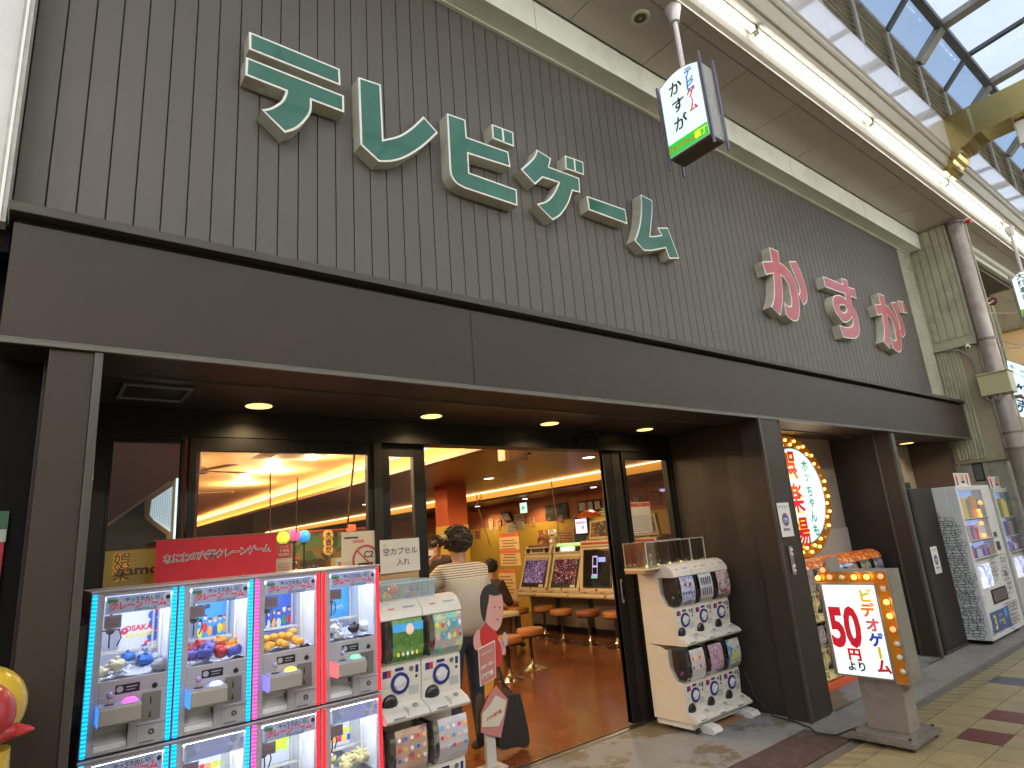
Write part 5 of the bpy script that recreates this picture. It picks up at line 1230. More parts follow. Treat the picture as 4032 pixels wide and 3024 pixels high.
labs = [('upper left machine of the white wheeled rack, lavender card of small figures', A_['lav'], art_figs([8,6,2,8], 5)), ('upper middle machine of the white wheeled rack, with black bars on its card', A_['pale'], art_bars), ('upper right machine of the white wheeled rack, with a red and white card', A_['redp'], None),
        ('lower left machine of the white wheeled rack, with keyring shapes on its card', A_['pale'], art_figs([8,1,5,3], 4)), ('lower middle machine of the white wheeled rack, with a pink card', A_['pink'], None), ('lower right machine of the white wheeled rack, with a blue and yellow card', A_['blueyel'], None)]
RX = 4.452
for k, (lb, a1, a2) in enumerate(labs):
    capsule((RX+.266*(k % 3), y2, .685 if k < 3 else .090), lb, [a1, a2], GR, UW=.266, lid=k < 3, H=.597, left=(k % 3 == 0))
t = thing('wheeled_stand', 'white wheeled stand with two front feet under the capsule machine rack', 'stand', (4.85, 3.7, 0))
m = MB(); m.box(RX+.01, RX+.79, y2+.06, y2+.43, .045, .088, 0); m.build('stand_plate', cap_w, parent=t)
for xx in (RX+.10, RX+.66):
    m = MB(); m.prism([(y2-.07,.006),(y2-.085,.025),(y2-.06,.058),(y2+.10,.080),(y2+.35,.080),(y2+.35,.006)], 0, xx, xx+.115, 0); m.build('foot', M('foot_white', (.66,.65,.60), .4), parent=t, bevel=.004)
m = MB(); 
for xx in (RX+.06, RX+.72): m.tube((xx, y2+.06, .028), (xx+.02, y2+.06, .028), .022)
m.build('castor', rubber, parent=t)
m = MB(); m.box(RX+.24, RX+.64, y2+.0, y2+.05, .006, .03); tag(m.build('wooden_batten', M('batten', (.28,.13,.06), .7), org=(RX+.4, y2, 0)), 'thin brown wooden batten on the floor between the rack feet', 'batten')
# clear display case on top of the rack
t = thing('display_case', 'clear acrylic display case on top of the white capsule machine rack', 'display case', (4.75, 3.85, 1.29))
ac = GL('acrylic', (.93,.94,.92), .30)
xa, xb, xc, ya, yb, za, zb = 4.30, 4.93, 5.14, 3.70, 3.96, 1.335, 1.545
m = MB()
for x in (xa, 4.50, 4.72, xb, xc): m.box(x, x+.004, ya, yb, za, zb)
m.box(xa, xc, ya, ya+.004, za, zb); m.box(xa, xc, yb-.004, yb, za, zb); m.box(xa, xc, ya, yb, zb, zb+.004); m.build('acrylic_box', ac, parent=t)
m = MB()
for x in (xa, xb, xc):
    for y in (ya, yb): m.box(x-.001, x+.006, y-.002, y+.003, za, zb+.005)
m.box(xa, xc, ya-.003, ya+.001, zb, zb+.006); m.box(xa, xc, yb, yb+.004, zb, zb+.006); m.build('edge_strips', M('acrylic_edge', (.55,.52,.45), .2), parent=t)
m = MB(); m.box(xa-.01, xc+.01, ya-.01, yb+.01, za-.02, za-.002, 0); m.box(4.28, 4.7, 3.72, 3.95, 1.29, 1.314, 1); m.build('case_base', [M('case_base_m', (.55,.48,.30), .5), M('case_riser', (.35,.2,.12), .6)], parent=t)
m = MB()
for q in range(14): m.ball((4.36+q*.055, 3.76+.05*(q % 3), za+.008), .007, seg=8, rings=5)
m.build('string_lights', E('string_glow', (1.0,.85,.45), 4), parent=t)
def figure(x, y, z, cols, lb):
    m = MB(); m.cbox(x-.013, x+.013, y-.008, y+.008, z, z+.05, .003, 0); m.cbox(x-.014, x+.014, y-.010, y+.008, z+.05, z+.085, .003, 1); m.ball((x, y, z+.10), .014, mi=2, seg=10, rings=6); m.box(x-.02, x-.014, y-.005, y+.005, z+.04, z+.08, 1); m.box(x+.014, x+.02, y-.005, y+.005, z+.04, z+.08, 1)
    tag(m.build('toy_figure', cols, org=(x, y, z)), lb, 'toy')
figure(4.45, 3.78, za, [white_pl, M('toy_grey', (.2,.2,.25), .5), white_pl], 'small white and grey toy figure in the left of the clear case')
m = MB(); m.path([(4.66, 3.8, za+.01), (4.63, 3.8, za+.04), (4.68, 3.8, za+.06)], .006); m.path([(4.66, 3.8, za+.02), (4.71, 3.8, za+.07)], .006); m.ball((4.70, 3.8, za+.045), .022, sc=(1,.6,.7)); 
tag(m.build('toy_creature', M('toy_dark', (.07,.06,.06), .5), smooth=True, org=(4.66, 3.8, za)), 'dark spindly toy creature in the middle of the clear case', 'toy')
m = MB(); m.ball((4.80, 3.76, za+.016), .018); m.ball((4.83, 3.77, za+.03), .010)
tag(m.build('toy_ball', M('toy_red', (.75,.08,.05), .4), smooth=True, org=(4.8, 3.76, za)), 'small bright red toy in the clear case', 'toy')
# power cable from the rack to the price sign
m = MB(); m.path([(5.26, 3.55, .35), (5.28, 3.5, .15), (5.27, 3.35, .012), (5.22, 3.10, .012), (5.15, 2.95, .012), (5.05, 2.85, .012), (5.10, 2.72, .012), (5.26, 2.66, .03), (5.34, 2.55, .07)], .006)
tag(m.build('power_cable', rubber, smooth=True, org=(5.2, 3.0, 0)), 'black power cable on the ground running to the price sign', 'cable')
# basket with empty capsules, handwritten card
t = thing('plastic_basket', 'pale blue plastic basket on top of the left capsule machines', 'basket', (1.9, 3.65, 1.34))
bm_ = M('basket_blue', (.38,.52,.55), .4)
m = MB(); bx0, bx1, by0, by1, bz0, bz1 = 1.70, 2.06, 3.53, 3.82, 1.345, 1.475
m.box(bx0, bx1, by0, by1, bz0, bz0+.006); 
for (a, b_, c, d) in ((bx0-.015,bx1+.015,by0-.015,by0-.005),(bx0-.015,bx1+.015,by1+.005,by1+.015),(bx0-.015,bx0-.005,by0-.005,by1+.005),(bx1+.005,bx1+.015,by0-.005,by1+.005)): m.box(a, b_, c, d, bz1-.014, bz1)
n = 26
for q in range(n+1): x = bx0+(bx1-bx0)*q/n; m.box(x-.0011, x+.0011, by0-.006, by0-.002, bz0, bz1-.014); m.box(x-.0016, x+.0016, by1+.002, by1+.006, bz0, bz1-.014)
for q in range(20): y = by0+(by1-by0)*q/19; m.box(bx0-.006, bx0-.002, y-.0016, y+.0016, bz0, bz1-.014); m.box(bx1+.002, bx1+.006, y-.0016, y+.0016, bz0, bz1-.014)
for q in range(9):
    z = bz0+.004+(bz1-.018-bz0)*q/9
    for (a, b_, c, d) in ((bx0-.006,bx1+.006,by0-.0065,by0-.0055),(bx0-.006,bx1+.006,by1+.0055,by1+.0065),(bx0-.0065,bx0-.0055,by0,by1),(bx1+.0055,bx1+.0065,by0,by1)): m.box(a, b_, c, d, z, z+.003)
m.build('basket_body', bm_, parent=t)
rnd = random.Random(5); heap = []; cm = [M('cap_orange', (.80,.22,.02), .25), M('cap_pinkred', (.75,.06,.08), .25), M('cap_yellow', (.72,.55,.08), .25), M('cap_lilac', (.35,.25,.45), .25)]
for q in range(22):
    x = bx0+.03+.30*((q*7) % 11)/10.5; y = by0+.03+.20*((q*5) % 4)/3; z = bz0+.035+.046*(q//11)+rnd.uniform(0, .012)
    c_ = 0 if .3 < (x-bx0)/.36 < .95 and q % 4 else (1 if x < bx0+.13 else (2 if q % 2 else 3))
    if (x-bx0) < .08: c_ = 2
    m = MB(); m.ball((x, y, z), .024, seg=12, rings=7); o = m.build('empty_capsule', cm[c_], smooth=True, org=(x, y, z-.024))
    tag(o, ['orange', 'red', 'yellow', 'lilac'][c_]+' empty capsule', 'capsule', 'empty capsules heaped in the pale blue basket'); heap.append(o)
relabel(heap, '%s, %s from the left in the heap inside the pale blue basket')
t = thing('cardboard_box', 'brown cardboard box with a handwritten white card, behind the basket', 'box', (2.0, 3.93, 1.35))
m = MB(); m.box(1.86, 2.145, 3.86, 4.04, 1.35, 1.52); m.build('box_body', M('cardboard', (.42,.27,.14), .8), parent=t)
m = MB(); m.box(1.856, 2.148, 3.845, 3.85, 1.518, 1.732, 0); m.text('空カプセル', (2.0, 3.842, 1.635), UX, UZ, .052, 1, .0); m.text('入れ', (2.02, 3.842, 1.565), UX, UZ, .05, 1); m.lathe([(0,0),(.012,0)], (1.885, 3.843, 1.695), axis=(0,-1,0), mi=2); m.build('handwritten_card', [M('card_warm', (.66,.60,.50), .7), ink, M('yel_green', (.5,.55,.15), .6)], parent=t)

# ------------------------------------------------------------------ lit price sign (faces -x)
FX = 5.17; FT = .20
RS = Reg(3100,2050,.4521)
pf = lambda a, b: RS.X(a, b, FX)
def yz(a, b): p = pf(a, b); return (p.y, p.z)
t = thing('price_sign', 'standing lit price sign shaped like an arrow, framed with amber bulbs', 'price sign', (5.3, 2.37, 0))
tl, tr_, bl, br = yz(285, 560), yz(760, 555), yz(470, 1335), yz(945, 1375)
yL = (tl[0]+bl[0])/2; yR = (tr_[0]+br[0])/2; zT = (tl[1]+tr_[1])/2; zB = (bl[1]+br[1])/2
oL = yz(232, 500); oT = yz(330, 325); oN = yz(365, 440); oR = yz(868, 430); oB = yz(1080, 1375)
zTop = (oN[1]+oR[1])/2; yOut = (oR[0]+oB[0])/2
# arrow outline (y,z): head at upper left, bar along the top, bar down the right
outl = [(yL+.035, zB-.01), (yL+.035, zT+.01), (oL[0]+.005, zT+.03), (oT[0], oT[1]), (oN[0]+.005, oT[1]-.0), (oN[0], zTop), (yOut, zTop), (yOut, zB-.03), (yR, zB-.03), (yR, zB-.01)]
ext = M('sign_grey_brown', (.22,.20,.16), .6, var=.10, vscale=6, dirt=(.13,.10,.07), dscale=5, damt=.5)
mb = MB(); mb.prism([(a, b) for a, b in outl], 0, FX, FX+FT, 0); mb.build('sign_cabinet', ext, parent=t, bevel=.003)
amb = M('amber_reflector')
rim = [(oL[0], zT+.028), (oT[0]-.004, oT[1]-.015), (oN[0]+.01, zTop-.008), (yOut+.008, zTop-.008), (yOut+.008, zB-.028), (yR-.006, zB-.028), (yR-.006, zT+.012), (oL[0]-.01, zT+.012)]
mb = MB(); mb.prism(rim, 0, FX-.004, FX-.0005, 0)
mb.build('bulb_channel', amb, parent=t)
mb = MB()
for (y0, y1, z0, z1) in ((yR, yL+.012, zT, zT+.012), (yR, yL+.012, zB-.012, zB), (yL, yL+.012, zB, zT), (yR-.006, yR+.006, zB, zT)): mb.box(FX-.014, FX-.001, y0, y1, z0, z1)
for (p, q) in zip(rim, rim[1:]+rim[:1]):
    a = Vector((FX-.008, p[0], p[1])); b_ = Vector((FX-.008, q[0], q[1]))
    mb.tube(a, b_, .005, seg=6)
mb.build('rim', M('rim_grey', (.30,.27,.25), .4, .3), parent=t)
mb = MB(); mb.box(FX-.008, FX-.003, yR+.006, yL, zB, zT); mb.build('sign_face', M('price_face', (.75,.80,.75), .35, emit=(.80,1.0,.93), estr=.80), parent=t)
w = MB(); xw = FX-.0095; mUX = -UY
def tx(s, a, b, h, mi, bold, sx=1., reg=RS): p = pf(a, b); w.text(s, (xw, p.y, p.z), mUX, UZ, h, mi, bold, sx=sx)
H0 = zT-zB
c5 = pf(455, 1080); c0 = pf(600, 1085); top5 = pf(420, 760)
hd = (top5.z-c5.z)/.72
hd *= 1.03
w.text('5', (xw, c5.y-.012, c5.z), mUX, UZ, hd, 0, .040, sx=.62); w.text('0', (xw, c0.y-.004, c0.z), mUX, UZ, hd, 0, .040, sx=.60)
tx('円', 597, 1205, .095, 0, .045, 1.1); tx('より', 612, 1300, .075, 1, .035)
for ch, a, b, mi in (('ビ',690,700,2),('デ',715,825,3),('オ',755,955,4),('ゲ',790,1085,5),('ム',855,1318,0)):
    tx(ch, a, b, .105, mi, .045)
p = pf(812, 1150); w.add([(xw, p.y+.010, p.z-.042), (xw, p.y-.010, p.z-.042), (xw, p.y-.010, p.z+.042), (xw, p.y+.010, p.z+.042)], [(0,1,2,3)], 2)
w.build('lettering', [M('price_red', (.60,.01,.03), .4, emit=(.60,.01,.03), estr=.35), ink, M('price_yel', (.65,.50,.02), .4, emit=(.75,.55,.02), estr=.4), M('price_org', (.70,.20,.03), .4, emit=(.75,.20,.03), estr=.35), M('price_pink', (.65,.12,.18), .4, emit=(.65,.10,.15), estr=.35), M('price_blue', (.02,.04,.45), .4, emit=(.02,.04,.45), estr=.3)], parent=t)
bulbs = [((318,428),'m'),((278,498),'o'),((378,490),'m'),((483,492),'f'),((590,490),'o'),((700,487),'o'),((822,483),'m'),((845,590),'f'),((873,707),'o'),((902,828),'o'),((930,945),'m'),((965,1070),'f'),((990,1188),'f'),((1018,1312),'f')]
bo = E('amber_on', (1.0,.55,.10), 2.6); bmid = E('amber_mid', (1.0,.36,.14), 1.0)
for (a, b_), s in bulbs:
    p = pf(a, b_); mb = MB(); mb.ball((FX-.022, p.y, p.z), .0205, seg=14, rings=9); mb.lathe([(.026,0),(.022,-.008)], (FX-.005, p.y, p.z), axis=(1,0,0), seg=14, mi=1)
    mb.build('bulb', [bo if s == 'o' else (bmid if s == 'm' else M('bulb_cream', (.66,.58,.40), .25)), steel], parent=t, smooth=True)
    if s == 'o': lamp('bulb_lamp', (FX-.045, p.y, p.z), .12, (1,.5,.15), .02, parent=t)
mb = MB(); mb.prism([(2.515,.075),(2.225,.075),(2.215,zB),(2.53,zB)], 0, 5.215, 5.40, 0); mb.build('stem', M('stem_grey', (.27,.23,.19), .6, var=.10, vscale=5, dirt=(.12,.08,.05), dscale=6, damt=.5), parent=t, bevel=.003)
mb = MB(); mb.box(5.03, 5.55, 2.14, 2.60, .035, .062, 0); mb.box(5.06, 5.52, 2.17, 2.57, .062, .075, 0)
for x in (5.08, 5.50):
    for y in (2.18, 2.56): mb.tube((x, y, .075), (x, y, .088), .010, mi=1); mb.tube((x, y, .004), (x, y, .035), .022, mi=1)
mb.build('base_plate', [M('base_metal', (.20,.18,.15), .6, .2, var=.2, vscale=8, dirt=(.10,.08,.06), dscale=7, damt=.7), rubber], parent=t)

# ------------------------------------------------------------------ orange topped capsule machine row in the second bay
og = M('orange_top', (.62,.12,.03), .35)
n = og.node_tree; b_ = n.nodes['Principled BSDF']; tc = n.nodes.new('ShaderNodeTexCoord'); vo = n.nodes.new('ShaderNodeTexVoronoi'); vo.inputs['Scale'].default_value = 34; n.links.new(tc.outputs['Object'], vo.inputs['Vector'])
sp2 = n.nodes.new('ShaderNodeSeparateColor'); n.links.new(vo.outputs['Color'], sp2.inputs[0]); rr = n.nodes.new('ShaderNodeValToRGB'); rr.color_ramp.interpolation = 'CONSTANT'; rr.color_ramp.elements[1].position = .62
rr.color_ramp.elements[0].color = (.60,.10,.02,1); rr.color_ramp.elements[1].color = (.80,.42,.08,1); n.links.new(sp2.outputs[0], rr.inputs[0]); n.links.new(rr.outputs[0], b_.inputs['Base Color'])
yel_b = ART('yellow_print', [(.62,.50,.20),(.66,.54,.24),(.60,.48,.18),(.25,.20,.08)], 14)
GO = 'orange topped capsule machines in a row beside the oval sign'
for k in range(7):
    xx = 5.86+k*.335
    for tz in (0, 1):
        pl = ['behind the pillar edge at the left end', 'second from the left', 'third from the left', 'in the middle', 'third from the right', 'second from the right', 'at the right end'][k]
        capsule((xx, 3.36, .075+tz*.54), ('upper' if tz else 'lower')+' orange and yellow capsule machine, '+pl, [ART('og_art%d' % (k % 3), [[(.55,.55,.62),(.40,.42,.52),(.2,.2,.3)],[(.5,.2,.25),(.55,.5,.5),(.2,.15,.15)],[(.45,.5,.25),(.6,.6,.55),(.15,.2,.1)]][k % 3], 26)], GO, UW=.33, lid=(tz == 1), H=.54, body=yel_b, side=yel_b, lidm=og)
m = MB(); m.box(5.85, 8.22, 3.33, 3.78, .005, .072); tag(m.build('orange_plinth', M('plinth_orange', (.60,.10,.03), .5), org=(7, 3.5, 0), bevel=.006), 'long orange plinth under the row of orange topped capsule machines', 'plinth')
# ------------------------------------------------------------------ things on and behind the glass
I0 = Reg(380,1680,.3616); I1 = Reg(980,1740,.3616); I2 = Reg(1650,1740,.3616); IJ = Reg(1950,2000,.4218); GZ = Reg(1450,2200,.4968)
t = thing('red_banner', 'red cloth banner with outlined brush lettering hung over the crane games', 'banner', (.9, 3.96, 1.5))
by = 3.955; bx0, bx1, bz1, bz0 = .575, 1.222, 1.815, 1.53
mb = MB(); cuts = [bx0, .805, 1.035, bx1]
for a, b in zip(cuts[:-1], cuts[1:]): mb.prism([(a+(.004 if a > bx0 else 0), bz0), (b-(.004 if b < bx1 else 0), bz0), (b-.0005, bz0+.10), (b-.0005, bz0+.12), (a+.0005, bz0+.12), (a+.0005, bz0+.10)], 1, by, by+.003)
mb.box(bx0, bx1, by, by+.003, bz0+.12, bz1); mb.build('cloth', M('banner_red', (.50,.018,.03), .75, var=.06, vscale=8, bump=.1, bscale=20), parent=t)
mb = MB(); mb.tube((bx0-.01, by+.006, bz1), (bx1+.01, by+.006, bz1+.004), .006); mb.build('rod', M('rod_brown', (.15,.05,.04), .6), parent=t)
mb = MB(); s_ = 'なにわの穴場クレーンゲーム'
for k, ch in enumerate(s_):
    o = Vector((bx0+.062+k*.0440, by-.003, 1.695+.0018*k)); h = .052
    mb.text(ch, o, UX, UZ, h, 0, .045); mb.text(ch, o-UY*.0008, UX, UZ, h, 1, .0)
mb.build('lettering', [M('banner_white', (.70,.62,.60), .7), ink], parent=t)
t = thing('yellow_board', 'yellow board with black letters behind the far left window', 'sign board', (.48, 4.3, 1.2))
mb = MB(); mb.box(.30, .72, 4.30, 4.31, .8, 1.785); mb.build('board', M('board_yellow', (.42,.30,.03), .5, emit=(.42,.28,.02), estr=.05), parent=t)
mb = MB(); mb.text('namco', (.425, 4.297, 1.645), UX, UZ, .075, 0, .03, align='l', sx=1.35)
for ch, z in (('娯', 1.700), ('楽', 1.625)): mb.text(ch, (.455, 4.294, z), UX, UZ, .088, 1, .04); mb.text(ch, (.455, 4.2932, z), UX, UZ, .088, 2, .0)
mb.build('lettering', [M('dark_plum', (.05,.01,.02), .6), M('glow_amber', (.75,.40,.05), .6, emit=(.7,.3,.03), estr=.3), M('ink_black')], parent=t)
# hexagonal lattice lamp and awning pole in the left window
t = thing('lattice_lamp', 'lit white hexagonal lamp with tan frame behind the far left window', 'lamp', (.6, 4.55, 1.8))
hx = [(535,830),(830,610),(855,640),(850,1190),(760,1170),(530,1010)]
P3 = lambda a, b, y: I0.Y(a, b, y)
def flat(mb, reg, pts, y, d, mi=0):
    mb.prism([(reg.Y(a, b, y).x, reg.Y(a, b, y).z) for a, b in pts], 1, y, y+d, mi)
mb = MB(); flat(mb, I0, [(530,815),(870,560),(870,1250),(760,1250),(760,1180),(530,1005)], 4.50, .03); mb.build('lamp_frame', M('tan_wood', (.32,.20,.09), .6), parent=t)
mb = MB(); flat(mb, I0, [(600,800),(828,650),(805,1148),(625,1020),(580,960)], 4.495, .004); mb.build('lamp_face', M('lattice_white', (.7,.8,.85), .5, emit=(.65,.88,1.0), estr=.6), parent=t)
mb = MB(); p0 = I0.Y(590, 960, 4.49); 
for q in range(12):
    a = I0.Y(600+q*20, 800-q*12, 4.492); b = I0.Y(590+q*19, 970+q*12, 4.492); mb.tube(a, b, .0008, seg=4)
for q in range(16):
    a = I0.Y(590, 830+q*20, 4.492); b = I0.Y(815, 690+q*28, 4.492); mb.tube(a, b, .0008, seg=4)
mb.build('mesh_screen', M('mesh_dark', (.10,.14,.17), .6), parent=t)
mb = MB(); flat(mb, I0, [(870,560),(918,560),(890,1245),(835,1245)], 4.48, .01); mb.build('lit_tube', E('pale_tube', (.75,.95,1.0), 1.1), parent=t)
mb = MB(); mb.path([I0.Y(70, 1105, 4.42), I0.Y(420, 860, 4.42), I0.Y(800, 600, 4.42)], .007)
tag(mb.build('awning_pole', M('pole_tan', (.40,.30,.20), .5), smooth=True, org=(.5, 4.42, 1.9)), 'thin slanting pole behind the far left window, running up to the hexagonal lamp', 'pole')
mb = MB(); flat(mb, I0, [(80,1110),(540,790),(540,1010),(760,1180),(760,1270),(60,1370)], 4.56, .01); tag(mb.build('dark_awning', M('awning_navy', (.012,.018,.028), .7), org=(.5, 4.56, 1.8)), 'dark blue awning below the slanting pole behind the far left window', 'awning')
# posters in the big window
def sheet(name, lb, cat, reg, pts, y, mats, prints=None, d=.003, group=None):
    W_ = [reg.Y(a, b, y) for a, b in pts]; x0 = min(p.x for p in W_); x1 = max(p.x for p in W_); z0 = min(p.z for p in W_); z1 = max(p.z for p in W_)
    t = thing(name, lb, cat, ((x0+x1)/2, y, z0), group=group)
    mb = MB(); mb.box(x0, x1, y, y+d, z0, z1); mb.build('sheet', mats[0], parent=t)
    if prints:
        mb = MB(); prints(mb, x0, x1, y-.0015, z0, z1); mb.build('print', mats[1:], parent=t)
    return t
yel_paper = M('paper_yellowed', (.58,.50,.38), .7)
def nosmoke(m, x0, x1, y, z0, z1):
    cx, cz, r = x0+.175, z0+.075, .10
    m.lathe([(r,0),(r,.001),(r*.84,.001),(r*.84,0)], (cx, y, cz), axis=(0,-1,0), seg=40, mi=0)
    m.add([Vector((cx-r*.64, y-.001, cz+r*.56)), Vector((cx-r*.56, y-.001, cz+r*.64)), Vector((cx+r*.64, y-.001, cz-r*.56)), Vector((cx+r*.56, y-.001, cz-r*.64))], [(0,1,2,3)], 0)
    m.box(cx-.06, cx+.05, y-.0004, y, cz-.05, cz-.02, 1); m.text('C2', (cx+.02, y-.0006, cz+.015), UX, UZ, .06, 1, .02); m.box(x0+.02, x0+.12, y-.0004, y, z1-.045, z1-.035, 1); m.text('全席禁煙', (x0+.12, y-.0004, z1-.075), UX, UZ, .02, 2, .02)
sheet('no_smoking_poster', 'no smoking poster behind the main window above the rightmost crane game', 'poster', I1, [(1010,985),(1420,985),(1420,1390),(1010,1390)], 4.10, [yel_paper, M('ns_red', (.40,.08,.07), .6), ink, ink_red], nosmoke)
sheet('age_notice', 'red and cream notice taped beside the red banner in the window', 'notice', I1, [(298,1120),(470,1120),(470,1400),(298,1400)], 4.09, [M('cream_dim', (.48,.42,.30), .7), M('notice_red', (.36,.06,.04), .6), M('cream_lt', (.6,.52,.38), .6)],
      lambda m, x0, x1, y, z0, z1: (m.box(x0, x1-.004, y, y+.001, z0+(z1-z0)*.48, z1, 0), m.text('27ヶ月', ((x0+x1)/2, y-.001, z1-.022), UX, UZ, .016, 1), m.text('の実施', ((x0+x1)/2, y-.001, z1-.046), UX, UZ, .020, 1, .01), m.text('喫煙禁止', ((x0+x1)/2, y-.001, z1-.070), UX, UZ, .018, 1, .01), [m.box(x0+.006, x1-.012, y-.001, y, z0+.012*q+.01, z0+.012*q+.013, 0) for q in range(4)]))
def ringp(m, x0, x1, y, z0, z1):
    cx, cz = (x0+x1)/2, z0; r = (x1-x0)/2
    m.lathe([(r,0),(r,.001),(r*.8,.001),(r*.8,0)], (cx, y, cz), axis=(0,-1,0), seg=40, mi=0)
    s_ = 'あなたの街のげーむせんたー'
    for k in range(9):
        a = math.pi*(1-(k+.5)/9); u_ = Vector((math.sin(a), 0, -math.cos(a))); v_ = Vector((math.cos(a), 0, math.sin(a)))
        m.text(s_[k], Vector((cx, y-.002, cz))+v_*r*.84, u_, v_, r*.13, 1)
sheet('round_sticker', 'round dark blue ringed sticker in the window behind the third crane game', 'sticker', I1, [(545,1290),(850,1290),(850,1480),(545,1480)], 4.095, [GL('film', (.8,.78,.7), .2), M('ring_navy', (.05,.05,.12), .5), yel_paper], ringp, d=.001)
def notice2(m, x0, x1, y, z0, z1):
    m.box(x0+.006, x1-.006, y, y+.001, z0+.006, z1-.006, 0); m.box(x0+.012, x1-.012, y-.001, y, z0+.012, z1-.045, 1)
    m.text('お知らせ', ((x0+x1)/2, y-.001, z1-.030), UX, UZ, .018, 1)
    for q in range(9): m.box(x0+.018, x1-.022-.01*(q % 3), y-.002, y-.001, z0+.03+q*.018, z0+.034+q*.018, 2)
W3 = Reg(2500,1550,.3617)
sheet('framed_notice', 'red bordered notice taped inside the glass beside the display case', 'notice', W3, [(-22,1185),(158,1185),(158,1525),(-22,1525)], 4.13, [yel_paper, M('border_red', (.42,.07,.05), .6), yel_paper, M('ink_soft', (.15,.12,.10), .6)], notice2)
mb = MB(); p = W3.Y(300, 1065, 4.6); mb.text('18:05', (p.x, 4.6, p.z), UX, UZ, .045, 0, .02); tag(mb.build('digital_clock', E('clock_glow', (.55,.6,1.0), 2.2), org=tuple(p)), 'glowing violet digital clock digits seen through the right glass', 'clock')
# three glowing globes and red beacon
for (a, b, c, nm) in ((375,1045,(.75,.85,.08),'yellow green'), (495,1015,(1.0,.12,.40),'pink'), (602,1030,(.02,.35,1.0),'blue')):
    p = I1.Y(a, b, 8.0); t = thing('globe_lamp', nm+' glowing globe lamp seen through the main window', 'lamp', tuple(p), group='three coloured globe lamps inside the arcade')
    mb = MB(); mb.ball(p, .078, seg=20, rings=12); mb.build('globe', M('globe_'+nm.split()[0], c, .15, emit=c, estr=.6), parent=t, smooth=True)
    mb = MB(); mb.tube(p-UZ*.07, p-UZ*.5, .012); mb.tube(p-UZ*.07, p-UZ*.10, .03); mb.build('globe_stem', black, parent=t)
p = I1.Y(1118, 940, 7.0); t = thing('red_beacon', 'small red warning beacon glowing above the no smoking poster', 'beacon', tuple(p))
mb = MB(); mb.cbox(p.x-.045, p.x+.045, 6.97, 7.05, p.z-.03, p.z+.04, .012); mb.build('beacon_lens', E('beacon', (1.0,.05,.02), 2.5), parent=t)
mb = MB(); mb.tube((p.x, 7.01, .0), (p.x, 7.01, p.z-.03), .02); mb.build('beacon_pole', steel, parent=t)

# ------------------------------------------------------------------ arcade interior
for k, (x, y) in enumerate(((2.97,6.5),(2.97,8.17),(2.97,9.83),(2.97,11.5),(1.2,6.5),(1.2,9.0),(1.2,12))): downlight(x, y, 2.979, .075, ['warm downlight in the light inner ceiling, nearest the main window','warm downlight in the light inner ceiling, second back along the cove','warm downlight in the light inner ceiling, third back along the cove','warm downlight in the light inner ceiling, fourth back along the cove','warm downlight in the light inner ceiling behind the far left window','warm downlight in the light inner ceiling, left row, second back','warm downlight in the light inner ceiling, left row, third back'][k], 64 if k % 2 == 0 else 52, 'downlights in the inner ceilings', spot=False)
for k, (x, y) in enumerate(((6.19,6.15),(6.19,8.58),(6.19,11.0),(6.19,13.5))): downlight(x, y, 2.699, .085, ['nearest downlight in the dark inner ceiling, top right of the doorway','second downlight in the dark inner ceiling, left of the orange cove','third downlight in the dark inner ceiling, beyond the orange pillar','farthest downlight in the dark inner ceiling'][k], 42, 'downlights in the inner ceilings', glow=E('dl_white', (1.0,.90,.72), 6))
for k, (x, y) in enumerate(((8.9,11.0),(8.9,12.9),(8.7,8.6))): downlight(x, y, 2.519, .06, ['right','left','hidden nearest'][k]+' one of the small white spotlights under the right hand cove soffit', 26, 'downlights in the inner ceilings', glow=E('sp_white', (.95,1.0,.95), 9))
cab_c = M('cabinet_cream', (.52,.43,.27), .35, var=.05, vscale=4)
cab_g = M('cabinet_grey', (.20,.17,.13), .5)
SCR = [ART('screen_a', [(.015,.015,.03),(.20,.16,.50),(.01,.01,.02),(.40,.24,.42),(.02,.02,.05),(.02,.02,.03)], 42, .6, .1), ART('screen_b', [(.02,.01,.02),(.13,.01,.03),(.02,.01,.02),(.12,.015,.025),(.02,.01,.02),(.30,.24,.20)], 34, .6, .1), M('screen_c', (.008,.009,.012), .08)]
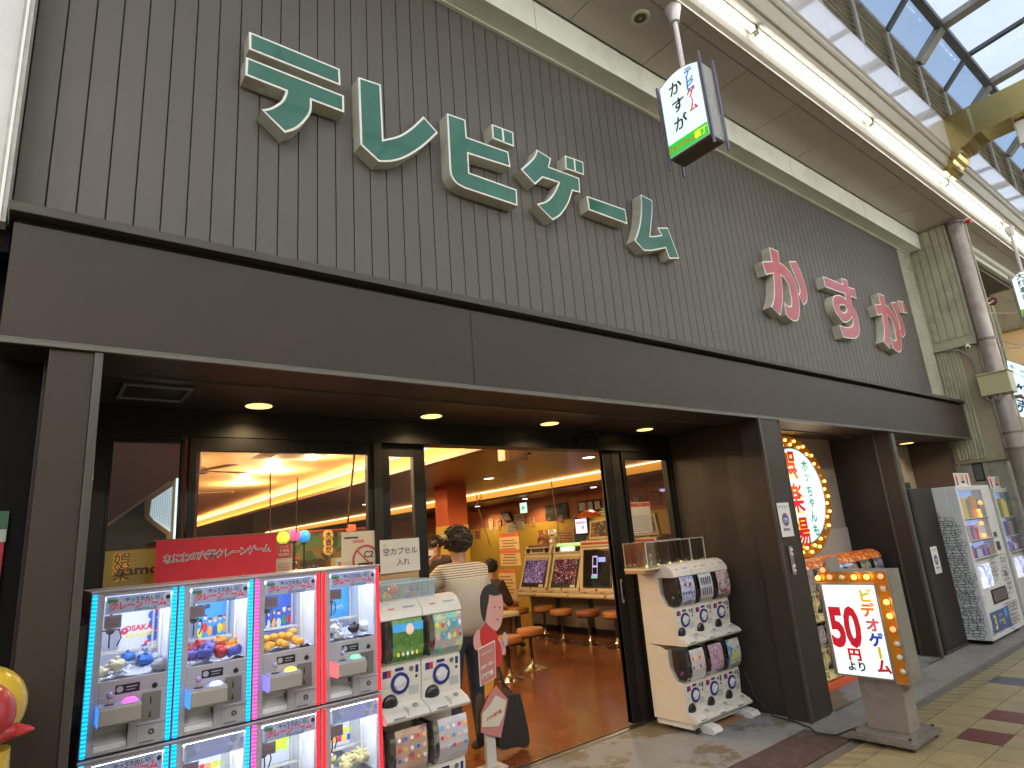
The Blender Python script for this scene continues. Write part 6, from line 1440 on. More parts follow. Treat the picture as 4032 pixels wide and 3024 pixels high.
def cabinet(yc, kind, lb):
    t = thing('arcade_cabinet', lb, 'arcade cabinet', (7.2, yc, 0), group='cream arcade cabinets in a row along the right wall')
    hw = .41; x0 = 7.2
    def b(n, m, mats, **k): return m.build(n, mats, parent=t, **k)
    m = MB(); m.box(x0+.50, x0+1.0, yc-hw+.05, yc+hw-.05, .10, .66, 0); m.box(x0+.52, x0+1.0, yc-hw+.05, yc+hw-.05, .004, .10, 1); b('base', m, [cab_g, black], bevel=.004)
    m = MB(); m.prism([(x0,.665),(x0+.02,.645),(x0+.55,.60),(x0+.55,.74),(x0+.30,.735),(x0+.02,.712),(x0,.70)], 1, yc-hw, yc+hw, 0); b('control_panel', m, cab_c, bevel=.006)
    m = MB()
    for s in (-1, 1):
        jy = yc+s*.2+.06; m.tube((x0+.12, jy, .715), (x0+.12, jy, .765), .006, mi=1); m.ball((x0+.12, jy, .775), .018, mi=0)
        for q in range(6): m.tube((x0+.10+.04*(q//3), jy-.09-.035*(q % 3), .715), (x0+.10+.04*(q//3), jy-.09-.035*(q % 3), .730), .012, seg=8, mi=2)
    m.box(x0+.05, x0+.25, yc-hw+.06, yc+hw-.06, .7165, .7185, 3); b('controls', m, [ink_red, steel, M('btn_mixed', (.45,.12,.10), .3), M('panel_print', (.32,.16,.08), .4)], smooth=False)
    if kind < 2:
        A, B = Vector((x0+.30, 0, .745)), Vector((x0+.50, 0, 1.30))
        m = MB(); m.prism([(x0+.28,.735),(x0+.48,1.33),(x0+.46,1.36),(x0+.52,1.48),(x0+.60,1.51),(x0+1.0,1.50),(x0+1.0,.60),(x0+.5,.60)], 1, yc-hw+.02, yc+hw-.02, 0); b('monitor_housing', m, cab_c, bevel=.008)
        ax = (B-A).normalized(); nn = Vector((-ax.z, 0, ax.x))
        def face(y0, y1, a, c, d, mi, m): 
            P = A.lerp(B, a)+nn*d; Q = A.lerp(B, c)+nn*d; m.extr([(P.x, y0, P.z), (P.x, y1, P.z), (Q.x, y1, Q.z), (Q.x, y0, Q.z)], -nn*.01, mi)
        m = MB(); face(yc-.33, yc+.33, .04, .96, .03, 0, m); bz = b('bezel', m, blackp)
        m = MB(); face(yc-.29, yc+.29, .16, .86, .036, 0, m); b('screen', m, SCR[kind])
        m = MB(); face(yc-.32, yc+.32, .87, .955, .034, 0, m); face(yc-.30, yc-.18, .05, .12, .034, 1, m); b('instruction_strip', m, [M('strip_gold', (.40,.28,.12), .5), M('cardlet', (.55,.50,.38), .6)])
        m = MB(); m.box(x0+.465, x0+.49, yc-.32, yc-.22, 1.37, 1.455, 0); m.box(x0+.465, x0+.49, yc+.22, yc+.32, 1.37, 1.455, 0); m.box(x0+.47, x0+.49, yc-.17, yc+.17, 1.375, 1.45, 1); b('speaker_panel', m, [blackp, E('marq_green', (.55,1.0,.6), 1.4) if kind else M('marq_dim', (.10,.08,.05), .3)])
        m = MB(); m.box(x0+.50, x0+.53, yc-.3, yc+.3, 1.475, 1.515, 0); b('marquee', m, E('marq_glow', (.35,.95,.30), .9) if kind else M('marq_bar', (.22,.12,.08), .4))
    else:
        m = MB(); m.prism([(x0+.28,.735),(x0+.40,1.42),(x0+.38,1.44),(x0+.39,1.53),(x0+1.0,1.55),(x0+1.0,.60),(x0+.5,.60)], 1, yc-hw-.01, yc+hw+.01, 0); b('monitor_housing', m, cab_c, bevel=.008)
        A, B = Vector((x0+.29, 0, .78)), Vector((x0+.395, 0, 1.39)); ax = (B-A).normalized(); nn = Vector((-ax.z, 0, ax.x))
        def face(y0, y1, a, c, d, mi, m):
            P = A.lerp(B, a)+nn*d; Q = A.lerp(B, c)+nn*d; m.extr([(P.x, y0, P.z), (P.x, y1, P.z), (Q.x, y1, Q.z), (Q.x, y0, Q.z)], -nn*.008, mi)
        m = MB(); face(yc-.33, yc+.33, .0, 1.0, .02, 0, m); b('bezel', m, blackp)
        m = MB(); face(yc-.30, yc+.30, .03, .97, .024, 0, m); face(yc-.02, yc+.10, .30, .82, .027, 1, m); face(yc-.01, yc+.09, .35, .52, .029, 0, m); face(yc, yc+.08, .57, .78, .029, 0, m); face(yc-.20, yc-.04, .66, .78, .027, 2, m); face(yc-.02, yc+.12, .24, .32, .027, 3, m); b('screen', m, [SCR[2], E('scr_lilac', (.35,.32,.75), .7), E('scr_blue', (.20,.30,.75), .8), E('scr_teal', (.12,.35,.42), .7)])
        m = MB(); m.box(x0+.375, x0+.385, yc-.36, yc+.36, 1.47, 1.505, 0); b('marquee', m, M('marq_red', (.30,.02,.02), .4, emit=(.5,.02,.02), estr=.3))
        m = MB(); m.prism([(yc-.34,1.56),(yc+.34,1.56),(yc+.27,1.86),(yc-.30,1.88)], 0, x0+.55, x0+.62, 0); m.prism([(yc-.30,1.59),(yc+.30,1.59),(yc+.24,1.83),(yc-.26,1.85)], 0, x0+.545, x0+.549, 1); b('top_board', m, [cab_c, ART('board_art', [(.05,.03,.02),(.28,.20,.10),(.04,.03,.02),(.20,.08,.03)], 16)])
    return t
cabinet(9.24, 0, 'cream arcade cabinet with a purple lit screen, farthest left of the row of cabinets')
cabinet(8.40, 1, 'cream arcade cabinet with a green lit marquee, second in the row of cabinets')
cabinet(7.56, 2, 'cream arcade cabinet with a tall dark screen and a top board')
cabinet(6.70, 2, 'cream arcade cabinet partly hidden behind the sliding door edge')
# stools
leather = M('stool_seat', (.42,.16,.045), .40, var=.10, vscale=5, coat=.2); leather2 = M('stool_seat_dark', (.26,.075,.03), .42, var=.08, vscale=5)
for k, (x, y, lb, mt) in enumerate(((5.42,6.82,'round tan stool with a chrome foot standing alone in the aisle',0),(6.97,7.92,'round tan stool before the middle cabinet, third from the right',0),(7.04,7.37,'round dark red brown stool, second from the door edge',1),(7.07,6.83,'round tan stool cut by the sliding door edge',0),(7.19,8.615,'round tan stool in front of the second cabinet',0),(6.9,8.95,'round tan stool half behind its neighbour before the first cabinet',0),(7.2,9.62,'round dark stool at the far left end of the cabinet row',1),(4.86,6.58,'round tan stool mostly hidden behind the cardboard figure',0))):
    t = thing('stool', lb, 'stool', (x, y, .004), group='round stools on chrome pedestal feet')
    m = MB(); m.lathe([(0,.415),(.155,.415),(.178,.425),(.182,.445),(.182,.480),(.172,.498),(.12,.505),(0,.507)], (x, y, .004), seg=32); m.build('seat', (leather, leather2)[mt], parent=t, smooth=True)
    m = MB(); m.lathe([(.172,.402),(.172,.415),(.0,.416)], (x, y, .004), seg=28); m.tube((x, y, .05), (x, y, .41), .024, mi=0); m.build('post', M('post_dark', (.08,.06,.045), .3, .7), parent=t, smooth=True)
    m = MB(); m.lathe([(.192,0),(.192,.006),(.12,.024),(.05,.05),(.034,.085),(.030,.13),(.0,.13)], (x, y, .004), seg=36); m.build('foot', M('foot_chrome', (.62,.52,.38), .22, 1.0), parent=t, smooth=True)
# low game table at the left of the aisle
t = thing('game_table', 'low cream edged game table behind the standing figure', 'table', (5.35, 7.75, 0))
m = MB(); m.cbox(5.02, 5.73, 7.40, 8.25, .60, .655, .02, 0); m.build('table_top', cab_c, parent=t)
m = MB()
for xx, yy in ((5.08,7.46),(5.62,7.46),(5.08,8.14),(5.62,8.14)): m.box(xx, xx+.05, yy, yy+.05, .004, .60)
m.box(5.1, 5.65, 7.5, 8.15, .25, .60); m.build('table_body', M('table_wood', (.16,.08,.04), .5), parent=t)
# tall poster boards
def wallposter(name, lb, cat, pts, X, mats, pr=None, th=.01, group=None):
    W_ = [I2.X(a, b, X) for a, b in pts]; y0 = min(p.y for p in W_); y1 = max(p.y for p in W_); z0 = min(p.z for p in W_); z1 = max(p.z for p in W_)
    t = thing(name, lb, cat, (X, (y0+y1)/2, z0), group=group)
    m = MB(); m.box(X, X+th, y0, y1, z0, z1); m.build('board', mats[0], parent=t)
    if pr: m = MB(); pr(m, X-.002, y0, y1, z0, z1); m.build('print', mats[1:], parent=t)
    return t
def lines(n, mi=0, top=None):
    def f(m, x, y0, y1, z0, z1):
        if top is not None: m.box(x, x+.001, y0, y1, z1-(z1-z0)*.12, z1, top)
        rnd = random.Random(int(y0*100))
        for q in range(n): z = z0+(z1-z0)*(.06+.78*q/n); m.box(x, x+.001, y0+(y1-y0)*rnd.uniform(.08,.3), y1-(y1-y0)*rnd.uniform(.06,.2), z, z+(z1-z0)*.30/n, mi)
    return f
w_tan = M('poster_tan', (.50,.36,.18), .6); w_or = M('poster_orange_red', (.50,.10,.03), .6); w_br = M('poster_brown', (.20,.09,.04), .6)
wallposter('standing_poster', 'tall tan price poster with an orange heading, upper board beside the cabinets', 'poster', [(893,1000),(1085,1000),(1085,1345),(893,1345)], 6.6, [w_tan, w_br, w_or], lambda m, x, y0, y1, z0, z1: (lines(9, 0, 1)(m, x, y0, y1, z0, z1), m.box(x-.001, x, y0, y1, z0+(z1-z0)*.38, z0+(z1-z0)*.48, 1), m.text('HOW TO PLAY', (x-.002, (y0+y1)/2, z1-.045), -UY, UZ, .05, 0, .01)))
wallposter('standing_poster', 'tan poster with an orange corner, lower board beside the first cabinet', 'poster', [(885,1390),(1045,1390),(1045,1700),(885,1700)], 6.6, [w_tan, w_br, w_or], lambda m, x, y0, y1, z0, z1: (lines(7, 0, 1)(m, x, y0, y1, z0, z1), m.text('50円', (x-.002, (y0+y1)/2, z1-.06), -UY, UZ, .06, 0, .02)))
G_P = 'papers and pictures on the right inner wall'
def art2(m, x, y0, y1, z0, z1): pass
for nm, pts, mt, lb in (('framed_picture', [(1735,650),(1812,650),(1812,765),(1735,765)], 'a', 'leftmost of the framed pictures above the lit screen'), ('framed_picture', [(1828,640),(1895,640),(1895,755),(1828,755)], 'a', 'second framed picture above the lit screen'), ('framed_picture', [(1908,630),(1975,630),(1975,745),(1908,745)], 'a', 'third framed picture above the lit screen, by the door edge'),
                        ('wall_art', [(1380,700),(1478,700),(1478,850),(1380,850)], 'b', 'dark leaf shaped art on the orange wall, left one'), ('wall_art', [(1500,670),(1610,670),(1610,830),(1500,830)], 'b', 'dark leaf shaped art on the orange wall, right one'),
                        ('paper_notice', [(1030,790),(1135,790),(1135,860),(1030,860)], 'c', 'pale paper strip under the green exit sign'), ('paper_notice', [(1048,870),(1140,870),(1140,940),(1048,940)], 'c', 'pale paper strip with black writing, second below the exit sign'), ('paper_notice', [(955,885),(1040,885),(1040,985),(955,985)], 'c', 'white paper notice left of the strips below the exit sign'),
                        ('wall_poster', [(1292,965),(1400,965),(1400,1110),(1292,1110)], 'd', 'brown poster on the yellow wall above the first cabinet'), ('wall_poster', [(1415,955),(1500,955),(1500,1090),(1415,1090)], 'e', 'pale poster of round shapes above the first cabinet'), ('wall_poster', [(1535,950),(1605,950),(1605,1090),(1535,1090)], 'f', 'tan and brown striped poster above the second cabinet'), ('wall_poster', [(1612,950),(1682,950),(1682,1090),(1612,1090)], 'f', 'tan poster beside the blue one above the second cabinet'), ('wall_poster', [(1695,1010),(1810,1010),(1810,1090),(1695,1090)], 'g', 'small dark blue poster below the lit screen')):
    cols = {'a': (.42,.40,.36), 'b': (.06,.05,.04), 'c': (.52,.46,.34), 'd': (.30,.13,.05), 'e': (.50,.46,.36), 'f': (.50,.27,.12), 'g': (.06,.10,.16)}[mt]
    pm = M('wp_'+mt, cols, .6) if mt not in 'bde' else ART('wp_'+mt, [cols, tuple(min(1, c*2.2) for c in cols), tuple(c*.5 for c in cols)], 12)
    wallposter(nm, lb, 'picture' if mt in 'ab' else 'poster', pts, 9.36, [black if mt == 'a' else pm, M('wp_inner', (.55,.53,.48), .5) if mt == 'a' else M('wp_ink', (.10,.06,.04), .6)], (lambda m, x, y0, y1, z0, z1: m.box(x, x+.001, y0+.03, y1-.03, z0+.03, z1-.03, 0)) if mt == 'a' else (lines(4) if mt in 'cfg' else None), th=.018, group=G_P)
p = I2.X(955, 815, 9.3); t = thing('certificate', 'tilted white framed sheet high on the wall left of the exit sign', 'picture', tuple(p))
m = MB(); m.extr([I2.X(890,775,9.3), I2.X(975,765,9.3), I2.X(1015,855,9.3), I2.X(930,865,9.3)], (.02,0,0)); m.build('frame', black, parent=t)
m = MB(); m.extr([I2.X(902,783,9.29), I2.X(970,774,9.29), I2.X(1003,848,9.29), I2.X(935,857,9.29)], (.008,0,0)); m.build('sheet', M('grey_sheet', (.42,.40,.38), .5), parent=t)
e0, e1 = I2.X(1095, 668, 8.6), I2.X(1165, 770, 8.6)
t = thing('exit_sign', 'green lit running man exit sign hanging under the cove soffit', 'exit sign', (8.6, (e0.y+e1.y)/2, e1.z))
m = MB(); m.box(8.6, 8.64, e1.y, e0.y, e1.z, e0.z); m.build('sign_box', E('exit_white', (.70,1.0,.85), 1.0), parent=t)
m = MB(); yc, zc = (e0.y+e1.y)/2, (e0.z+e1.z)/2; h = e0.z-e1.z
m.box(8.596, 8.599, yc-.07, yc+.03, zc-.012, zc+.012, 0); m.add([(8.596, yc-.075, zc), (8.596, yc-.02, zc+.055), (8.596, yc-.01, zc+.04), (8.596, yc-.045, zc), (8.596, yc-.01, zc-.04), (8.596, yc-.02, zc-.055)], [(0,1,2,3),(0,3,4,5)], 0); m.box(8.596, 8.599, yc+.01, yc+.035, zc-.05, zc+.05, 0); m.build('arrow', E('exit_green', (.02,.40,.16), .7), parent=t)
s0, s1 = I2.X(1700, 845, 9.2), I2.X(1835, 990, 9.2)
t = thing('wall_screen', 'lit white and pink screen on the wall above the cabinets', 'screen', (9.2, (s0.y+s1.y)/2, s1.z))
m = MB(); m.box(9.2, 9.25, s1.y-.03, s0.y+.03, s1.z-.03, s0.z+.03); m.build('screen_body', blackp, parent=t)
m = MB(); m.box(9.194, 9.199, s1.y, s0.y, s1.z, s0.z, 0); m.box(9.191, 9.1935, s1.y+.02, s0.y-.02, s0.z-.10, s0.z-.05, 1); m.tube((9.193, (s0.y+s1.y)/2-.05, s1.z+.12), (9.191, (s0.y+s1.y)/2-.05, s1.z+.12), .045, seg=16, mi=2); m.build('picture', [E('scr_white', (.75,.72,1.0), 1.3), E('scr_pink', (1.0,.30,.40), 1.0), E('scr_tl', (.25,.45,.5), .8)], parent=t)
p = I2.X(1850, 790, 8.3); t = thing('pendant_lamp', 'red orange dome pendant lamp above the tall screen cabinet', 'pendant lamp', tuple(p))
m = MB(); m.lathe([(.22,-.05),(.20,-.0),(.14,.05),(.05,.08),(.0,.085)], p, seg=28); m.build('shade', M('shade_red', (.45,.07,.02), .35, emit=(.6,.10,.02), estr=.25), parent=t, smooth=True)
m = MB(); m.tube(p+UZ*.08, (p.x, p.y, 2.52), .006); m.build('cord', rubber, parent=t)
# hanging cords
for k, (pts, xx, mt, lb) in enumerate(((((625,560),(640,700),(780,1150)), 4.9, 'rope_dark', 'thin slack dark cord hanging left of the aisle inside the doorway'), (((1440,415),(1455,560),(1545,1110)), 6.4, 'rope_tan', 'tan cord hanging in front of the arcade cabinets'), (((663,560),(684,600),(640,650)), 4.9, 'rope_dark', 'short loose end of the slack dark cord'))):
    m = MB(); m.path([I2.X(a, b, xx) for a, b in pts], .007); tag(m.build('rope', M(mt, (.22,.12,.06) if mt == 'rope_tan' else (.12,.07,.05), .7), smooth=True, org=(xx, 7, 2)), lb, 'cord')
for k, (a, b, c, d, y, lb) in enumerate(((1150,140,1070,940,5.2,'tan cord hanging at the right of the main window'), (232,320,232,990,5.6,'thin rod hanging under a downlight in the main window'), (530,390,515,1000,5.4,'thin cord in the middle of the main window'))):
    m = MB(); m.path([I1.Y(a, b, y), I1.Y((a+c)/2, (b+d)/2, y), I1.Y(c, d, y)], .009 if k == 0 else .006); tag(m.build('rope', M('rope_tan'), smooth=True, org=(2, y, 2)), lb, 'cord')
# box at the top of the doorway, air conditioner, fans
q0, q1, q2 = I2.Y(930, 70, 5.0), I2.Y(975, 72, 5.0), I2.Y(1185, 198, 5.0)
t = thing('ceiling_unit', 'grey box unit hanging at the top of the open doorway', 'unit', ((q0.x+q2.x)/2, 5.05, q2.z))
m = MB(); m.box(q1.x, q2.x, 5.0, 5.12, q2.z, q0.z+.12, 0); m.box(q0.x, q1.x, 5.0, 5.12, q2.z-.004, q0.z+.12, 1); m.box(q2.x, q2.x+.08, 5.03, 5.06, q2.z+.07, q2.z+.085, 2); m.build('unit_body', [M('unit_grey', (.33,.29,.23), .5), M('unit_cream', (.62,.45,.22), .5), black], parent=t)
t = thing('air_conditioner', 'square cassette air conditioner in the light inner ceiling', 'air conditioner', (2.6, 7.6, 2.9))
m = MB(); m.cbox(2.15, 3.0, 7.3, 8.1, 2.90, 2.978, .03, 0); m.build('cassette', M('ac_cream', (.52,.42,.28), .5), parent=t)
m = MB(); m.box(2.3, 2.85, 7.45, 7.95, 2.888, 2.899, 0); m.box(2.34, 2.81, 7.50, 7.90, 2.884, 2.888, 1); m.build('grille', [M('ac_dark', (.18,.13,.08), .5), M('ac_lt', (.45,.38,.28), .5)], parent=t)
for k, (x, y) in enumerate(((1.5,7.6),(1.9,10.2))):
    t = thing('ceiling_fan', ['near','far'][k]+' ceiling fan with four blades under the light inner ceiling', 'ceiling fan', (x, y, 2.7), group='ceiling fans in the arcade')
    m = MB(); m.tube((x, y, 2.68), (x, y, 2.98), .015); m.lathe([(.06,-.03),(.09,0),(.06,.04),(0,.05)], (x, y, 2.68)); m.build('motor', M('fan_brown', (.14,.08,.04), .4), parent=t, smooth=True)
    for q in range(4):
        a = q*math.pi/2+.4+k; d = Vector((math.cos(a), math.sin(a), 0)); n_ = Vector((-d.y, d.x, 0)); c = Vector((x, y, 2.685)); m = MB()
        m.extr([c+d*.08+n_*.04, c+d*.55+n_*.065, c+d*.58, c+d*.55-n_*.065, c+d*.08-n_*.04], (0,0,.008)); m.build('blade', M('fan_blade', (.22,.12,.06), .45), parent=t)
# deep interior: coloured panels, shelves and machines glimpsed over the crane games
rnd = random.Random(21)
deep = [ (1.3,2.7,10.4,1.25,1.95,'green_mural','dark green mural panel on a stand, seen over the crane games',[(.03,.07,.03),(.06,.12,.05),(.15,.10,.04),(.02,.03,.02)]),
         (3.3,5.3,10.8,1.55,2.05,'green_mural','dark leafy mural panel beyond the narrow door leaf',[(.03,.07,.03),(.10,.12,.05),(.20,.16,.06),(.02,.03,.02)]),
         (.4,1.2,9.0,.9,1.75,'red_machine','red and black game machine deep inside behind the left window',[(.22,.02,.03),(.05,.01,.02),(.30,.05,.03),(.02,.02,.03)]),
         (2.7,3.3,9.6,.4,1.62,'pachinko_machine','game machine with a bright yellow and white face beyond the globes',[(.55,.45,.10),(.10,.06,.03),(.55,.50,.40),(.05,.04,.03)]),
         (3.9,4.7,9.2,.5,1.50,'red_machine','red trimmed game machine deep inside behind the handwritten card',[(.30,.03,.03),(.45,.38,.25),(.10,.03,.02),(.35,.20,.08)])]
for x0, x1, y, z0, z1, nm, lb, cols in deep:
    t = thing('game_machine' if 'machine' in nm else 'mural_panel', lb, 'game machine' if 'machine' in nm else 'mural', ((x0+x1)/2, y, 0))
    m = MB(); m.box(x0, x1, y, y+.35, .004, z1); m.build('cabinet_box', M('deep_brown', (.10,.05,.03), .5), parent=t)
    m = MB(); m.box(x0+.03, x1-.03, y-.012, y-.002, z0, z1-.03); m.build('front_art', ART('deep_'+nm, cols, 9, .10), parent=t)
    m = MB(); m.box(x0-.01, x1+.01, y-.02, y+.36, z1, z1+.03); m.build('top_edge', M('deep_edge', (.35,.06,.04), .5), parent=t)

# more clutter on and before the inner walls
rc = random.Random(77)
CL = [(.50,.42,.28),(.42,.10,.06),(.10,.12,.20),(.55,.35,.10),(.16,.20,.10),(.45,.40,.40),(.30,.08,.12),(.55,.50,.20)]
kinds = ['pale', 'red', 'dark blue', 'orange', 'olive green', 'grey', 'plum', 'yellow']
cnt = 0
for (y0, y1, zlo, zhi, n) in ((10.2, 13.2, 1.25, 2.35, 9), (6.0, 9.8, 1.95, 2.42, 8), (13.4, 17.5, 1.1, 2.3, 8)):
    for i in range(n):
        yy = y0+(y1-y0)*(i+.5)/n; zz = rc.uniform(zlo, zhi-.25); w_, h_ = rc.uniform(.12, .26), rc.uniform(.16, .30); q = rc.randrange(8)
        t = thing('wall_poster', kinds[q]+' small poster, number '+str(cnt), 'poster', (9.37, yy, zz), group='small posters crowding the right inner wall')
        t['label'] = '%s small poster on the right inner wall, %s %s' % (kinds[q], ORD[i], ['beyond the exit sign', 'along the wall over the cabinets', 'far back in the room'][(9, 8, 8).index(n) if n == 9 else (1 if y0 < 7 else 2)])
        m = MB(); m.box(9.362, 9.372, yy-w_/2, yy+w_/2, zz, zz+h_); m.build('sheet', M('clut%d' % q, CL[q], .55), parent=t)
        m = MB(); 
        for k in range(3): m.box(9.359, 9.3615, yy-w_*.38, yy+w_*rc.uniform(.1, .38), zz+h_*(.15+.25*k), zz+h_*(.27+.25*k), 0)
        m.box(9.3585, 9.3590, yy-w_*.3, yy+w_*.3, zz+h_*.82, zz+h_*.93, 1); m.build('print', [M('clut%d' % ((q+3) % 8), CL[(q+3) % 8], .55), M('wp_ink')], parent=t); cnt += 1
for i, (x, y, rz, c, sc) in enumerate(((3.9, 7.9, 0, (.40,.33,.20), (.30,.12,.35)), (4.6, 10.6, 0, (.42,.34,.20), (.10,.25,.35)), (3.7, 12.2, 0, (.30,.22,.14), (.35,.30,.10)), (5.2, 12.8, 0, (.40,.30,.16), (.15,.12,.40)), (6.3, 14.2, 0, (.36,.26,.14), (.35,.12,.10)), (7.3, 12.4, 0, (.42,.34,.20), (.45,.40,.30)))):
    t = thing('game_machine', ['cream game machine behind the person in the striped shirt', 'game machine with a teal screen left of the orange pillar', 'brown game machine with a yellow screen deep in the room', 'game machine with a violet screen beside the orange pillar', 'game machine with a red screen far behind the orange pillar', 'game machine with a pale screen beyond the cabinet row'][i], 'game machine', (x, y, 0))
    hw = .33; bd = M('gm_body%d' % i, c, .45)
    m = MB(); m.prism([(y-.05,.004),(y-.05,.68),(y-.32,.72),(y-.32,.78),(y-.02,.84),(y+.12,1.38),(y+.05,1.42),(y+.05,1.58),(y+.55,1.60),(y+.55,.004)], 0, x-hw, x+hw); m.build('cabinet', bd, parent=t, bevel=.01)
    m = MB(); m.extr([(x-hw*.78, y-.022, .88), (x+hw*.78, y-.022, .88), (x+hw*.78, y+.10, 1.34), (x-hw*.78, y+.10, 1.34)], (0,-.012,.003)); m.build('bezel', blackp, parent=t)
    m = MB(); m.extr([(x-hw*.62, y-.028, .93), (x+hw*.62, y-.028, .93), (x+hw*.62, y+.072, 1.30), (x-hw*.62, y+.072, 1.30)], (0,-.010,.003)); m.build('screen', M('gm_scr%d' % i, (.02,.02,.02), .2, emit=sc, estr=.9), parent=t)
    m = MB(); m.box(x-hw*.9, x+hw*.9, y+.035, y+.049, 1.44, 1.56); m.build('marquee', M('gm_mq%d' % i, tuple(min(1, q*1.3) for q in sc), .4, emit=sc, estr=.7), parent=t)
# vertical lantern like sign
p0 = I1.Y(860, 1070, 7.0); t = thing('vertical_sign', 'pale scalloped vertical sign with black brush characters beyond the globes', 'sign', tuple(p0))
m = MB()
for q in range(3): m.lathe([(.055,0),(.055,.02)], (p0.x, 7.0, p0.z+.06-.085*q), axis=(0,-1,0), seg=16, mi=0)
m.build('sign_board', M('lantern_amber', (.60,.35,.10), .5, emit=(.7,.35,.08), estr=.35), parent=t)
m = MB(); [m.text(ch, (p0.x, 6.975, p0.z+.035-.085*q), UX, UZ, .075, 0, .03) for q, ch in enumerate('大吉だ')]; m.build('lettering', ink, parent=t)

# ------------------------------------------------------------------ cardboard figure stand in the doorway
ys = 4.20
def gz(pts, off=0.): return [(GZ.Y(a, b, ys).x, GZ.Y(a, b, ys).z) for a, b in pts]
bp = GZ.Y(972, 1640, ys)
t = thing('cardboard_figure', 'flat cut out cartoon figure in red holding two signs, on a white post', 'standee', (bp.x, ys, 0))
def fl(name, pts, y, mat, th=.006, tg=None, par=None):
    w = gz(pts); w = smooth_loop(w, tg, 4) if tg else w
    m = MB(); m.prism(w, 1, y, y+th); return m.build(name, mat, parent=par or t)
pinkk = M('cut_pink', (.62,.33,.30), .5); redk = M('cut_red', (.50,.03,.03), .5)
fl('head', [(955,275),(1000,290),(1050,275),(1067,340),(1067,440),(1052,520),(1025,565),(1005,570),(970,545),(935,510),(922,470),(928,400),(945,385)], ys-.002, pinkk, tg=[0,1,1,1,1,1,1,1,1,1,1,1,0])
fl('hair', [(885,330),(898,262),(930,215),(975,197),(1012,212),(1035,250),(1048,282),(1000,292),(955,280),(950,340),(938,395),(928,470),(915,500),(895,440)], ys-.006, ink, tg=[1,1,1,1,1,1,0,1,0,1,1,1,0,1])
m = MB()
for a, b, r in ((1000,385,.006),(1038,388,.006)): c = GZ.Y(a, b, ys); disc(m, c.x, ys-.0055, c.z, r, 0, (1,1.3))
c = GZ.Y(1022, 480, ys); m.box(c.x-.014, c.x+.012, ys-.0055, ys-.005, c.z-.003, c.z+.003, 0); m.build('face', ink, parent=t)
fl('body', [(935,520),(897,555),(890,620),(905,700),(950,770),(1000,810),(1012,850),(1042,850),(1062,800),(1060,740),(1050,690),(1030,640),(1010,575),(975,550)], ys, redk, tg=[0]+[1]*12+[0])
fl('arm', [(885,562),(850,600),(838,660),(852,722),(882,722),(906,700),(893,640)], ys+.004, pinkk, tg=[1]*7)
fl('arm', [(1030,640),(1065,650),(1092,715),(1082,762),(1050,735)], ys+.004, pinkk, tg=[1]*5)
c = GZ.Y(1080, 638, ys); m = MB(); m.lathe([(0,0),(.030,0),(.030,.006)], (c.x, ys-.004, c.z), axis=(0,-1,0), seg=24)
for i_, v in enumerate(m.v): v.x = c.x+(v.x-c.x)*.75; v.z = c.z+(v.z-c.z)*1.75
m.build('hand_mirror', M('cut_grey', (.45,.43,.42), .4), parent=t)
fl('leg', [(925,985),(1003,940),(988,1040),(930,1105)], ys+.002, M('cut_orange', (.65,.27,.03), .5))
fl('back_board', [(860,1090),(885,1070),(915,1110),(905,1250),(895,1360),(862,1385),(855,1240)], ys+.008, M('cut_brown', (.06,.035,.02), .6), tg=[1]*7)
fl('back_board', [(1062,1050),(1090,1030),(1115,1070),(1100,1200),(1062,1300),(1050,1200)], ys+.008, M('cut_brown'), tg=[1]*6)
sgn = M('cut_sign_red', (.50,.20,.19), .55)
s1_ = fl('sign_board', [(862,712),(995,645),(1004,940),(880,1012)], ys-.016, paper)
m = MB(); w = gz([(868,718),(990,656),(998,935),(884,1003)]); m.prism(w, 1, ys-.019, ys-.0165, 0)
o = GZ.Y(935, 870, ys); ux = (GZ.Y(995,645,ys)-GZ.Y(862,712,ys)).normalized(); ux.y = 0
m.text('新世界で遊ぼう', GZ.Y(930, 745, ys)-UY*.021, ux, UZ, .016, 1, .02)
for k, s_ in enumerate(('日本一安い', '遊園場')): m.text(s_, GZ.Y(934, 850+k*80, ys)-UY*.0205, ux, UZ, .026 if k == 0 else .038, 1, .03)
m.build('sign_print', [sgn, paper], parent=s1_)
s2_ = fl('sign_board', [(1005,1003),(1098,1112),(1075,1240),(1040,1416),(884,1375),(884,1222),(958,1062)], ys-.016, sgn)
m = MB(); m.prism(gz([(1000,1080),(1082,1120),(1060,1240),(1022,1325),(890,1330),(890,1228),(960,1150)]), 1, ys-.020, ys-.0165, 0)
m.text('かすが娯楽場', GZ.Y(985, 1250, ys)-UY*.0215, ux, UZ, .030, 1, .03, sx=.80); m.build('sign_print', [M('cut_cream', (.62,.60,.50), .6), redk], parent=s2_)
m = MB(); pa, pb = gz([(930,1390),(1008,1390)]); m.box(pa[0]+.005, pb[0], ys+.004, ys+.03, .05, pa[1]+.02); m.build('post', M('post_white', (.55,.54,.52), .5), parent=t)
m = MB(); m.box(bp.x-.10, bp.x+.12, ys-.06, ys+.10, .008, .052); m.build('base', M('base_grey', (.42,.42,.40), .6), parent=t, bevel=.008)

